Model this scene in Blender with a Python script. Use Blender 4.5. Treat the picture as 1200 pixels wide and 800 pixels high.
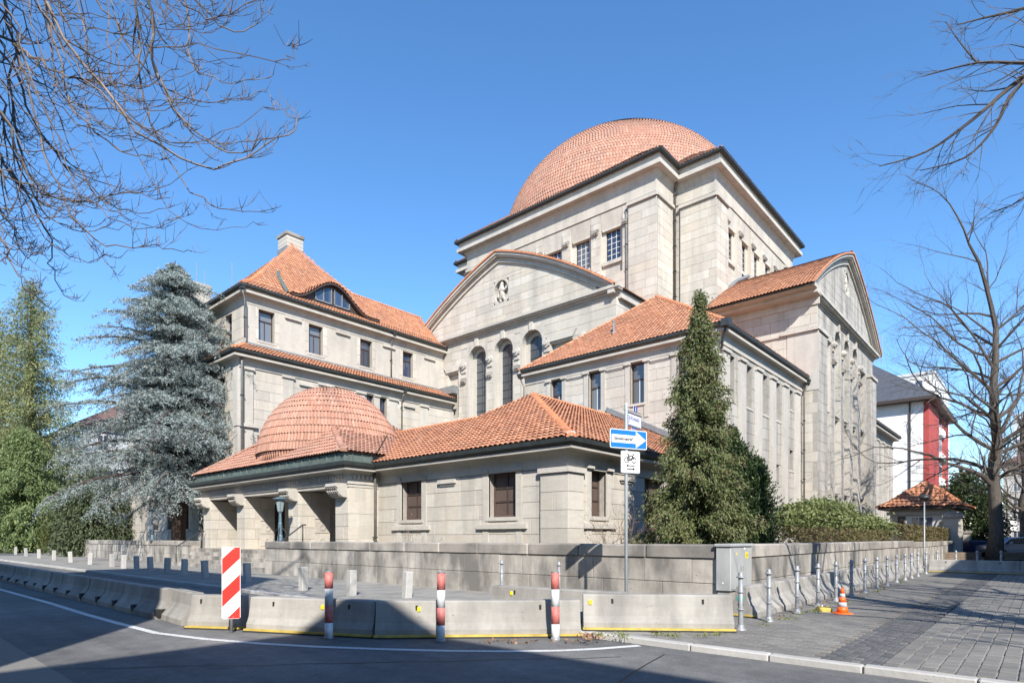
import bpy, bmesh, math, random
import numpy as np
from mathutils import Vector, Matrix

random.seed(7)
RNG = np.random.default_rng(7)
for _o in list(bpy.data.objects):
    bpy.data.objects.remove(_o)
SC = bpy.context.scene
COL = SC.collection

# ------------------------------------------------------------------ camera, sky, sun, exposure
# world x runs along the side street (away, to the right), y along the main street (away, to the left)
cam_d = bpy.data.cameras.new('camera')
cam_d.sensor_width = 36.0
cam_d.lens = 36.0 * 709.0 / 1200.0
cam_d.shift_y = 230.0 / 1200.0
cam_d.clip_start = 0.1
cam_d.clip_end = 3000.0
cam = bpy.data.objects.new('camera', cam_d)
COL.objects.link(cam)
cam.location = (0.0, 0.0, 1.4)
cam.rotation_euler = (math.radians(90), 0.0, math.atan2(0.6610, 0.7501) - math.pi / 2)
SC.camera = cam

SUN_EL = math.radians(36.5)
SUN_DIR = Vector((0.635 * math.cos(SUN_EL), 0.7725 * math.cos(SUN_EL), -math.sin(SUN_EL))).normalized()
world = bpy.data.worlds.new('World')
SC.world = world
world.use_nodes = True
wn = world.node_tree
for _n in list(wn.nodes):
    wn.nodes.remove(_n)
_sky = wn.nodes.new('ShaderNodeTexSky')
_sky.sky_type = 'NISHITA'
_sky.sun_disc = False
_sky.sun_elevation = SUN_EL
_sky.sun_rotation = math.atan2(-SUN_DIR.x, -SUN_DIR.y)
_sky.altitude = 0.0
_sky.air_density = 1.0
_sky.dust_density = 0.0
_sky.ozone_density = 4.2
_bg = wn.nodes.new('ShaderNodeBackground')
_bg.inputs['Strength'].default_value = 0.15
_out = wn.nodes.new('ShaderNodeOutputWorld')
_hs = wn.nodes.new('ShaderNodeHueSaturation')
_hs.inputs['Saturation'].default_value = 1.15
wn.links.new(_sky.outputs['Color'], _hs.inputs['Color'])
wn.links.new(_hs.outputs['Color'], _bg.inputs['Color'])
wn.links.new(_bg.outputs['Background'], _out.inputs['Surface'])

sun_d = bpy.data.lights.new('sun', 'SUN')
sun_d.energy = 5.0
sun_d.angle = math.radians(0.5)
sun_d.color = (1.0, 0.955, 0.88)
sun = bpy.data.objects.new('sun', sun_d)
COL.objects.link(sun)
sun.rotation_euler = SUN_DIR.to_track_quat('-Z', 'Y').to_euler()
sun.location = (-30, -30, 40)

SC.view_settings.view_transform = 'Standard'
SC.view_settings.look = 'None'
SC.view_settings.exposure = 0.80
SC.view_settings.gamma = 1.0
SC.view_settings.use_curve_mapping = False
SC.cycles.max_bounces = 5
SC.cycles.diffuse_bounces = 3
SC.cycles.glossy_bounces = 3
SC.cycles.transparent_max_bounces = 4
SC.cycles.use_denoising = True

# ------------------------------------------------------------------ materials
def new_mat(name):
    m = bpy.data.materials.new(name)
    m.use_nodes = True
    nt = m.node_tree
    for n in list(nt.nodes):
        nt.nodes.remove(n)
    o = nt.nodes.new('ShaderNodeOutputMaterial')
    p = nt.nodes.new('ShaderNodeBsdfPrincipled')
    nt.links.new(p.outputs[0], o.inputs[0])
    return m, nt, p

class NT:
    """small helper for wiring shader nodes"""
    def __init__(self, nt):
        self.nt = nt
    def n(self, t, **kw):
        x = self.nt.nodes.new(t)
        for k, v in kw.items():
            setattr(x, k, v)
        return x
    def l(self, a, b):
        self.nt.links.new(a, b)
    def val(self, s, v):
        if hasattr(v, 'is_output'):
            self.l(v, s)
        else:
            s.default_value = v
    def math(self, op, a, b=0.0, clamp=False):
        x = self.n('ShaderNodeMath', operation=op, use_clamp=clamp)
        self.val(x.inputs[0], a); self.val(x.inputs[1], b)
        return x.outputs[0]
    def mix(self, f, a, b, mode='MIX'):
        x = self.n('ShaderNodeMixRGB', blend_type=mode)
        self.val(x.inputs[0], f)
        self.val(x.inputs[1], a if hasattr(a, 'is_output') else (*a, 1))
        self.val(x.inputs[2], b if hasattr(b, 'is_output') else (*b, 1))
        return x.outputs[0]
    def pos(self, scale=(1, 1, 1)):
        g = self.n('ShaderNodeNewGeometry')
        mp = self.n('ShaderNodeMapping')
        mp.inputs['Scale'].default_value = scale
        self.l(g.outputs['Position'], mp.inputs['Vector'])
        return mp.outputs[0]
    def noise(self, vec, scale, detail=4.0, rough=0.55):
        x = self.n('ShaderNodeTexNoise')
        x.inputs['Scale'].default_value = scale
        x.inputs['Detail'].default_value = detail
        x.inputs['Roughness'].default_value = rough
        self.l(vec, x.inputs['Vector'])
        return x.outputs['Fac']
    def ramp(self, f, stops):
        x = self.n('ShaderNodeValToRGB')
        cr = x.color_ramp
        while len(cr.elements) < len(stops):
            cr.elements.new(0.5)
        for e, (p, c) in zip(cr.elements, stops):
            e.position = p
            e.color = (*c, 1) if len(c) == 3 else c
        self.l(f, x.inputs[0])
        return x.outputs[0]
    def rnd(self):
        g = self.n('ShaderNodeNewGeometry')
        o = self.n('ShaderNodeObjectInfo')
        return self.math('FRACT', self.math('ADD', g.outputs['Random Per Island'], o.outputs['Random']))
    def bump(self, h, strength=0.4, dist=0.02):
        x = self.n('ShaderNodeBump')
        x.inputs['Strength'].default_value = strength
        x.inputs['Distance'].default_value = dist
        self.l(h, x.inputs['Height'])
        return x.outputs[0]

def g3(v):
    return (v, v, v)

def stone_mat(name, cols, stain=0.5, stain_col=(0.12, 0.11, 0.10), bed=True, pits=0.5, streak_scale=(1.1, 1.1, 0.16), th=(0.50, 0.74), sc=1.0):
    cols = [tuple(x * sc for x in c) for c in cols]
    m, nt, p = new_mat(name)
    k = NT(nt)
    r = k.rnd()
    base = k.ramp(r, [(i / max(1, len(cols) - 1), c) for i, c in enumerate(cols)])
    fine = k.noise(k.pos((1, 1, 3.2)), 2.6, 6, 0.62)
    base = k.mix(k.math('MULTIPLY', fine, 0.9), base, k.ramp(fine, [(0.25, (0.62, 0.60, 0.57)), (0.5, (0.96, 0.95, 0.94)), (0.8, (1.12, 1.11, 1.10))]), 'MULTIPLY')
    big = k.noise(k.pos(streak_scale), 0.9, 5, 0.6)
    st = k.ramp(big, [(th[0], g3(0)), (th[1], g3(1))])
    base = k.mix(k.math('MULTIPLY', st, stain), base, stain_col)
    run = k.ramp(k.noise(k.pos((3.0, 3.0, 0.14)), 1.0, 4, 0.6), [(0.54, g3(0)), (0.72, g3(1))])
    base = k.mix(k.math('MULTIPLY', run, 0.45 * stain), base, tuple(x * 0.9 for x in stain_col))
    if bed:
        lay = k.noise(k.pos((0.7, 0.7, 16)), 3.0, 3, 0.5)
        base = k.mix(0.35, base, k.ramp(lay, [(0.35, g3(0.78)), (0.6, g3(1.06))]), 'MULTIPLY')
    vor = k.n('ShaderNodeTexVoronoi')
    vor.inputs['Scale'].default_value = 6.5
    k.l(k.pos((1, 1, 2.2)), vor.inputs['Vector'])
    pit = k.ramp(vor.outputs['Distance'], [(0.06, g3(1)), (0.15, g3(0))])
    msk = k.ramp(k.noise(k.pos(), 1.7, 3), [(0.50, g3(0)), (0.62, g3(1))])
    pm = k.math('MULTIPLY', k.math('MULTIPLY', pit, msk), pits)
    base = k.mix(pm, base, (0.10, 0.09, 0.075))
    k.l(base, p.inputs['Base Color'])
    p.inputs['Roughness'].default_value = 0.86
    h = k.math('SUBTRACT', k.noise(k.pos(), 14, 5, 0.6), k.math('MULTIPLY', pm, 1.4))
    k.l(k.bump(h, 0.5, 0.012), p.inputs['Normal'])
    return m

def simple_mat(name, col, rough=0.6, metal=0.0, var=0.25, scale=8.0, bump=0.15, rnd=0.0, vscale=(1, 1, 1), spec=0.5):
    m, nt, p = new_mat(name)
    k = NT(nt)
    f = k.noise(k.pos(vscale), scale, 5, 0.6)
    c = k.mix(1.0, col, k.ramp(f, [(0.28, g3(1 - var)), (0.72, g3(1 + var * 0.6))]), 'MULTIPLY')
    if rnd:
        c = k.mix(1.0, c, k.ramp(k.rnd(), [(0, g3(1 - rnd)), (1, g3(1 + rnd))]), 'MULTIPLY')
    k.l(c, p.inputs['Base Color'])
    p.inputs['Roughness'].default_value = rough
    p.inputs['Metallic'].default_value = metal
    p.inputs['Specular IOR Level'].default_value = spec
    if bump:
        k.l(k.bump(k.noise(k.pos(vscale), scale * 3, 4, 0.6), bump, 0.01), p.inputs['Normal'])
    return m

def tile_mat(name, cols, dirt=0.3, dirt_col=(0.16, 0.10, 0.07)):
    m, nt, p = new_mat(name)
    k = NT(nt)
    c = k.ramp(k.rnd(), [(i / (len(cols) - 1), x) for i, x in enumerate(cols)])
    n1 = k.noise(k.pos(), 0.7, 4, 0.6)
    c = k.mix(k.math('MULTIPLY', k.ramp(n1, [(0.45, g3(0)), (0.75, g3(1))]), dirt), c, dirt_col)
    n2 = k.noise(k.pos(), 11, 4, 0.6)
    c = k.mix(1.0, c, k.ramp(n2, [(0.3, g3(0.8)), (0.7, g3(1.1))]), 'MULTIPLY')
    k.l(c, p.inputs['Base Color'])
    p.inputs['Roughness'].default_value = 0.78
    return m

def foliage_mat(name, cols, rough=0.6, trans=0.25, nscale=0.8):
    m, nt, p = new_mat(name)
    k = NT(nt)
    r = k.math('ADD', k.math('MULTIPLY', k.rnd(), 0.6), k.math('MULTIPLY', k.noise(k.pos(), nscale, 3), 0.5), clamp=True)
    c = k.ramp(r, [(0.1 + 0.8 * i / (len(cols) - 1), x) for i, x in enumerate(cols)])
    k.l(c, p.inputs['Base Color'])
    p.inputs['Roughness'].default_value = rough
    p.inputs['Specular IOR Level'].default_value = 0.3
    t = k.n('ShaderNodeBsdfTranslucent')
    k.l(c, t.inputs['Color'])
    mx = k.n('ShaderNodeMixShader')
    mx.inputs[0].default_value = trans
    k.l(p.outputs[0], mx.inputs[1]); k.l(t.outputs[0], mx.inputs[2])
    o = [n for n in nt.nodes if n.type == 'OUTPUT_MATERIAL'][0]
    k.l(mx.outputs[0], o.inputs[0])
    return m

def glass_mat(name, col, rough=0.05, ior=1.7):
    m, nt, p = new_mat(name)
    k = NT(nt)
    c = k.mix(1.0, col, k.ramp(k.rnd(), [(0, g3(0.6)), (1, g3(1.5))]), 'MULTIPLY')
    k.l(c, p.inputs['Base Color'])
    p.inputs['Roughness'].default_value = rough
    p.inputs['IOR'].default_value = ior
    p.inputs['Specular IOR Level'].default_value = 0.8
    k.l(k.bump(k.noise(k.pos(), 1.2, 2), 0.08, 0.05), p.inputs['Normal'])
    return m

M = {}
M['stone'] = stone_mat('limestone_ashlar', [(0.51, 0.465, 0.395), (0.545, 0.505, 0.44), (0.46, 0.42, 0.36), (0.585, 0.545, 0.475), (0.52, 0.46, 0.375), (0.535, 0.49, 0.425), (0.48, 0.43, 0.36), (0.57, 0.525, 0.455)], 0.55, (0.25, 0.235, 0.21), False, 0.4, (1.0, 1.0, 0.22), (0.44, 0.72), 0.91)
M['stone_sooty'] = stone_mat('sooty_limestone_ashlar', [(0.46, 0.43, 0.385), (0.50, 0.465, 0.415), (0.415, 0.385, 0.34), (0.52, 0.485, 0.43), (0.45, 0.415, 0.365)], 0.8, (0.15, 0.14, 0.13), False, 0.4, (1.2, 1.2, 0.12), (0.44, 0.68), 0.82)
M['trim'] = stone_mat('limestone_trim', [(0.50, 0.46, 0.40), (0.55, 0.51, 0.45)], 0.5, (0.24, 0.225, 0.20), False, 0.3, (1.0, 1.0, 0.4), (0.46, 0.72), 0.86)
M['joint'] = simple_mat('mortar_joint', (0.31, 0.285, 0.25), 0.9, 0, 0.2, 5, 0.2)
M['weathered'] = stone_mat('weathered_travertine', [(0.44, 0.405, 0.355), (0.50, 0.46, 0.405), (0.38, 0.35, 0.305), (0.47, 0.43, 0.375), (0.53, 0.495, 0.44)], 0.92, (0.13, 0.12, 0.108), False, 1.0, (1.5, 1.5, 0.6), (0.38, 0.62), 0.92)
M['coping'] = stone_mat('sooty_coping_stone', [(0.38, 0.345, 0.30), (0.46, 0.42, 0.365), (0.31, 0.28, 0.245)], 0.85, (0.115, 0.107, 0.098), False, 0.7, (0.9, 0.9, 0.7), (0.40, 0.64), 0.88)
M['concrete'] = stone_mat('cast_concrete', [(0.40, 0.38, 0.345), (0.45, 0.425, 0.385), (0.36, 0.34, 0.31)], 0.75, (0.15, 0.142, 0.13), False, 0.5, (2.0, 2.0, 0.35), (0.38, 0.66), 0.80)
M['granite'] = stone_mat('granite', [(0.38, 0.37, 0.35), (0.44, 0.425, 0.40), (0.34, 0.33, 0.31)], 0.25, (0.2, 0.19, 0.17), False, 0.2)
M['tile'] = tile_mat('orange_clay_tile', [(0.42, 0.175, 0.088), (0.48, 0.21, 0.112), (0.36, 0.145, 0.075), (0.51, 0.24, 0.135), (0.43, 0.185, 0.096), (0.33, 0.14, 0.082)], 0.40)
M['old_tile'] = tile_mat('old_clay_tile', [(0.39, 0.19, 0.125), (0.43, 0.22, 0.148), (0.34, 0.16, 0.105), (0.46, 0.26, 0.185), (0.38, 0.178, 0.115), (0.415, 0.222, 0.155)], 0.50, (0.24, 0.17, 0.13))
M['ridge'] = simple_mat('clay_ridge_tile', (0.55, 0.22, 0.10), 0.7, 0, 0.25, 5, 0.1, 0.15)
M['under'] = simple_mat('roof_underlay', (0.16, 0.085, 0.055), 0.9, 0, 0.2, 4, 0)
M['gutter'] = simple_mat('dark_gutter_metal', (0.045, 0.05, 0.048), 0.5, 0.3, 0.3, 3, 0.05)
M['pipe'] = simple_mat('downpipe_metal', (0.16, 0.15, 0.135), 0.5, 0.3, 0.3, 4, 0.05)
M['lead'] = simple_mat('lead_flashing', (0.22, 0.235, 0.24), 0.55, 0.3, 0.25, 5, 0.1)
M['copper'] = simple_mat('green_copper', (0.115, 0.145, 0.128), 0.6, 0.2, 0.4, 3, 0.1, 0.1)
M['frame'] = simple_mat('brown_window_frame', (0.05, 0.034, 0.028), 0.55, 0, 0.2, 6, 0.05)
M['white_frame'] = simple_mat('pale_window_bar', (0.55, 0.53, 0.49), 0.5, 0, 0.1, 6, 0.05)
M['shutter'] = simple_mat('brown_wood_shutter', (0.085, 0.058, 0.046), 0.65, 0, 0.3, 6, 0.15, 0.15, (6, 6, 0.6))
M['glass'] = glass_mat('window_glass', (0.028, 0.042, 0.075))
M['glass_blind'] = glass_mat('window_glass_with_blind', (0.13, 0.135, 0.14), 0.12)
M['leaded'] = glass_mat('leaded_glass', (0.07, 0.075, 0.08), 0.2, 1.5)
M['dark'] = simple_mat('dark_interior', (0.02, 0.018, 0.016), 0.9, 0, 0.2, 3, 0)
M['asphalt'] = None
M['galv'] = simple_mat('galvanised_steel', (0.27, 0.28, 0.29), 0.45, 0.2, 0.18, 14, 0.08)
M['sign_post'] = simple_mat('pale_galvanised_post', (0.46, 0.50, 0.51), 0.5, 0.05, 0.1, 14, 0.05)
M['cabinet'] = simple_mat('grey_cabinet_paint', (0.34, 0.345, 0.335), 0.55, 0, 0.14, 4, 0.05, 0, (1, 1, 0.4))
M['red'] = simple_mat('red_reflective', (0.62, 0.03, 0.02), 0.4, 0, 0.12, 9, 0.03)
M['faded_red'] = simple_mat('faded_red_paint', (0.50, 0.145, 0.125), 0.6, 0, 0.35, 14, 0.1)
M['white'] = simple_mat('white_paint', (0.78, 0.78, 0.76), 0.5, 0, 0.08, 10, 0.03)
M['dirty_white'] = simple_mat('dirty_white_paint', (0.60, 0.61, 0.61), 0.6, 0, 0.28, 9, 0.08)
M['blue'] = simple_mat('traffic_blue', (0.01, 0.15, 0.62), 0.4, 0, 0.08, 9, 0.0)
M['name_blue'] = simple_mat('street_name_blue', (0.03, 0.05, 0.30), 0.4, 0, 0.08, 9, 0.0)
M['black'] = simple_mat('black_print', (0.012, 0.012, 0.012), 0.6, 0, 0.1, 9, 0.0)
M['rubber'] = simple_mat('black_rubber', (0.025, 0.025, 0.025), 0.8, 0, 0.2, 9, 0.1)
M['yellow'] = simple_mat('yellow_rubber', (0.50, 0.36, 0.075), 0.65, 0, 0.35, 7, 0.1)
M['sticker'] = simple_mat('yellow_sticker', (0.80, 0.60, 0.01), 0.5, 0, 0.05, 9, 0)
M['orange'] = simple_mat('orange_plastic', (0.85, 0.13, 0.015), 0.45, 0, 0.1, 9, 0.03)
M['cone_white'] = simple_mat('cone_grey_band', (0.45, 0.46, 0.47), 0.5, 0, 0.15, 12, 0.03)
M['teal'] = simple_mat('teal_spray_paint', (0.01, 0.36, 0.26), 0.6, 0, 0.15, 9, 0)
M['iron_blue'] = simple_mat('blue_grey_painted_iron', (0.10, 0.155, 0.19), 0.45, 0.2, 0.2, 9, 0.08)
M['lamp_glass'] = glass_mat('lantern_glass', (0.20, 0.24, 0.24), 0.25, 1.5)
M['iron'] = simple_mat('dark_iron', (0.045, 0.045, 0.045), 0.5, 0.4, 0.2, 9, 0.05)
M['bark'] = simple_mat('grey_brown_bark', (0.085, 0.072, 0.058), 0.9, 0, 0.45, 3.5, 0.5, 0, (3, 3, 0.7))
M['twig'] = simple_mat('bare_twig_bark', (0.155, 0.12, 0.10), 0.8, 0, 0.6, 2.0, 0.2, 0.2)
M['twig_dark'] = simple_mat('dark_twig_bark', (0.085, 0.068, 0.056), 0.85, 0, 0.4, 3.0, 0.2, 0.2)
M['cedar_bark'] = simple_mat('cedar_bark', (0.07, 0.045, 0.035), 0.95, 0, 0.4, 4, 0.4, 0, (3, 3, 0.6))
M['cedar'] = foliage_mat('blue_cedar_needles', [(0.085, 0.115, 0.105), (0.18, 0.22, 0.205), (0.29, 0.335, 0.318), (0.42, 0.465, 0.445)], 0.6, 0.12)
M['thuja'] = foliage_mat('thuja_sprays', [(0.04, 0.062, 0.02), (0.075, 0.105, 0.036), (0.125, 0.15, 0.056), (0.18, 0.19, 0.08), (0.15, 0.11, 0.06)], 0.6, 0.2, 1.2)
M['yew'] = foliage_mat('dark_yew_needles', [(0.018, 0.034, 0.012), (0.035, 0.06, 0.02), (0.055, 0.085, 0.028)], 0.6, 0.15)
M['yew_grey'] = foliage_mat('grey_green_yew', [(0.04, 0.055, 0.026), (0.065, 0.085, 0.04), (0.10, 0.115, 0.06)], 0.7, 0.15)
M['olive'] = foliage_mat('olive_bush_leaves', [(0.05, 0.065, 0.015), (0.085, 0.10, 0.025), (0.12, 0.13, 0.04)], 0.6, 0.2)
M['lime'] = foliage_mat('bright_green_sprays', [(0.075, 0.105, 0.035), (0.12, 0.165, 0.055), (0.175, 0.225, 0.085), (0.23, 0.27, 0.115)], 0.6, 0.25)
M['larch'] = foliage_mat('yellow_green_needles', [(0.11, 0.14, 0.05), (0.17, 0.205, 0.075), (0.245, 0.255, 0.105), (0.29, 0.25, 0.13)], 0.65, 0.25)
M['shrub'] = foliage_mat('fresh_shrub_leaves', [(0.06, 0.085, 0.025), (0.11, 0.14, 0.045), (0.17, 0.20, 0.07), (0.22, 0.23, 0.10)], 0.55, 0.25, 1.5)
M['hedge'] = foliage_mat('winter_hedge_leaves', [(0.05, 0.05, 0.02), (0.09, 0.085, 0.03), (0.13, 0.10, 0.045), (0.15, 0.10, 0.055)], 0.7, 0.15, 2)
M['weed'] = foliage_mat('weed_leaves', [(0.09, 0.13, 0.03), (0.16, 0.20, 0.05), (0.24, 0.22, 0.08)], 0.7, 0.2)
M['dry_leaf'] = simple_mat('dry_leaf', (0.22, 0.12, 0.06), 0.8, 0, 0.3, 9, 0, 0.35)
M['white_wall'] = simple_mat('white_render', (0.80, 0.79, 0.77), 0.85, 0, 0.07, 1.5, 0.1)
M['red_wall'] = simple_mat('red_render', (0.38, 0.06, 0.05), 0.8, 0, 0.1, 2, 0.1)
M['pale_wall'] = simple_mat('pale_render', (0.55, 0.56, 0.58), 0.85, 0, 0.1, 1.5, 0.1)
M['slate'] = simple_mat('slate_roof', (0.065, 0.07, 0.082), 0.6, 0, 0.3, 3, 0.1, 0.25)
M['brown_roof'] = simple_mat('brown_roof', (0.15, 0.09, 0.075), 0.8, 0, 0.3, 3, 0.1)
M['wood'] = simple_mat('weathered_planks', (0.15, 0.11, 0.075), 0.8, 0, 0.35, 3, 0.2, 0.2)
M['plain_wall'] = simple_mat('grey_render', (0.40, 0.38, 0.35), 0.9, 0, 0.1, 2, 0.1)
M['car'] = simple_mat('silver_car_paint', (0.36, 0.39, 0.44), 0.25, 0.6, 0.04, 4, 0)
M['car_glass'] = glass_mat('car_glass', (0.012, 0.014, 0.018), 0.03)
M['bin_blue'] = simple_mat('dark_blue_plastic', (0.012, 0.02, 0.07), 0.5, 0, 0.1, 4, 0.03)
M['evergreen'] = foliage_mat('evergreen_leaves', [(0.02, 0.036, 0.014), (0.04, 0.062, 0.022), (0.07, 0.09, 0.035)], 0.5, 0.15)
M['soil'] = simple_mat('garden_soil', (0.085, 0.075, 0.045), 0.95, 0, 0.4, 2, 0.4)

def asphalt():
    m, nt, p = new_mat('asphalt')
    k = NT(nt)
    a = k.noise(k.pos(), 60, 4, 0.7)
    b = k.noise(k.pos((1, 1, 1)), 0.35, 5, 0.6)
    c = k.ramp(b, [(0.3, (0.085, 0.084, 0.082)), (0.5, (0.125, 0.123, 0.119)), (0.72, (0.18, 0.175, 0.167))])
    c = k.mix(1.0, c, k.ramp(a, [(0.3, g3(0.55)), (0.7, g3(1.42))]), 'MULTIPLY')
    mid = k.noise(k.pos(), 5.0, 5, 0.65)
    c = k.mix(1.0, c, k.ramp(mid, [(0.35, g3(0.82)), (0.68, g3(1.14))]), 'MULTIPLY')
    trk = k.noise(k.pos((2.2, 0.05, 1)), 1.0, 3, 0.5)
    c = k.mix(1.0, c, k.ramp(trk, [(0.38, g3(0.84)), (0.62, g3(1.08))]), 'MULTIPLY')
    # fine cracks with sealed seams
    v = k.n('ShaderNodeTexVoronoi', feature='DISTANCE_TO_EDGE')
    v.inputs['Scale'].default_value = 0.22
    w = k.n('ShaderNodeMixRGB', blend_type='ADD')
    w.inputs[0].default_value = 1.0
    k.l(k.pos(), w.inputs[1])
    wn_ = k.n('ShaderNodeTexNoise'); wn_.inputs['Scale'].default_value = 0.9; wn_.inputs['Detail'].default_value = 5
    k.l(k.pos(), wn_.inputs['Vector'])
    k.l(wn_.outputs['Color'], w.inputs[2])
    k.l(w.outputs[0], v.inputs['Vector'])
    cr = k.ramp(v.outputs['Distance'], [(0.0, g3(1)), (0.012, g3(0))])
    cr = k.math('MULTIPLY', cr, k.ramp(k.noise(k.pos(), 0.25, 2), [(0.5, g3(0)), (0.6, g3(1))]))
    c = k.mix(k.math('MULTIPLY', cr, 0.7), c, (0.05, 0.05, 0.05))
    k.l(c, p.inputs['Base Color'])
    p.inputs['Roughness'].default_value = 0.85
    k.l(k.bump(a, 0.45, 0.01), p.inputs['Normal'])
    return m
M['asphalt'] = asphalt()
M['asphalt_patch'] = simple_mat('light_asphalt_patch', (0.19, 0.18, 0.16), 0.9, 0, 0.25, 50, 0.3)
def worn_paint():
    m, nt, p = new_mat('worn_road_paint'); k = NT(nt)
    f = k.ramp(k.noise(k.pos(), 26, 6, 0.7), [(0.40, g3(0)), (0.52, g3(1))])
    b = k.ramp(k.noise(k.pos(), 1.3, 3), [(0.35, g3(0.35)), (0.6, g3(1))])
    k.l(k.mix(k.math('MAXIMUM', f, k.math('MULTIPLY', b, 0.85)), (0.17, 0.168, 0.163), (0.60, 0.60, 0.58)), p.inputs['Base Color'])
    p.inputs['Roughness'].default_value = 0.75
    return m
M['road_paint'] = worn_paint()
M['slab'] = stone_mat('paving_concrete', [(0.17, 0.161, 0.146), (0.205, 0.194, 0.176), (0.145, 0.138, 0.126), (0.185, 0.175, 0.159)], 0.5, (0.098, 0.093, 0.086), False, 0.2, (0.8, 0.8, 0.8), (0.45, 0.7))
M['sett'] = stone_mat('dark_basalt_sett', [(0.078, 0.079, 0.082), (0.11, 0.11, 0.112), (0.06, 0.061, 0.064), (0.15, 0.146, 0.14)], 0.2, (0.05, 0.05, 0.05), False, 0.1)
M['sand_joint'] = simple_mat('sandy_joint', (0.27, 0.255, 0.225), 0.95, 0, 0.3, 4, 0.2)
M['dark_joint'] = simple_mat('dark_paving_joint', (0.085, 0.082, 0.076), 0.95, 0, 0.3, 4, 0.2)
M['old_paving'] = stone_mat('sidewalk_slab', [(0.22, 0.21, 0.19), (0.26, 0.25, 0.228), (0.20, 0.19, 0.175)], 0.4, (0.13, 0.125, 0.115), False, 0.2, (0.8, 0.8, 0.8))

# ------------------------------------------------------------------ mesh helpers
IN_WORLD = set()     # things whose parts are modelled in world coordinates
def link(o, parent=None):
    COL.objects.link(o)
    if parent is not None:
        o.parent = parent
        if parent.name in IN_WORLD:
            o.matrix_parent_inverse = Matrix.Translation(parent.location).inverted()
    return o

def tag(o, label=None, cat=None, group=None, kind=None):
    if label: o['label'] = label
    if cat: o['category'] = cat
    if group: o['group'] = group
    if kind: o['kind'] = kind
    return o

def empty(name, loc=(0, 0, 0), rz=0.0, parent=None, world_parts=False):
    o = bpy.data.objects.new(name, None)
    if world_parts: IN_WORLD.add(o.name)
    o.empty_display_size = 0.3
    o.location = loc
    o.rotation_euler = (0, 0, rz)
    return link(o, parent)

def np_mesh(name, V, F, mat, parent=None, smooth=False, kind=None):
    """V (n,3) and F (m,k) numpy arrays"""
    me = bpy.data.meshes.new(name)
    V = np.asarray(V, np.float32); F = np.asarray(F, np.int32)
    k = F.shape[1]
    me.vertices.add(len(V)); me.vertices.foreach_set('co', V.ravel())
    me.loops.add(F.size); me.loops.foreach_set('vertex_index', F.ravel())
    me.polygons.add(len(F))
    me.polygons.foreach_set('loop_start', np.arange(0, F.size, k, dtype=np.int32))
    me.polygons.foreach_set('loop_total', np.full(len(F), k, np.int32))
    if smooth:
        me.polygons.foreach_set('use_smooth', np.ones(len(F), bool))
    me.update(calc_edges=True)
    me.materials.append(mat)
    o = bpy.data.objects.new(name, me)
    if kind: o['kind'] = kind
    return link(o, parent)

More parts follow.
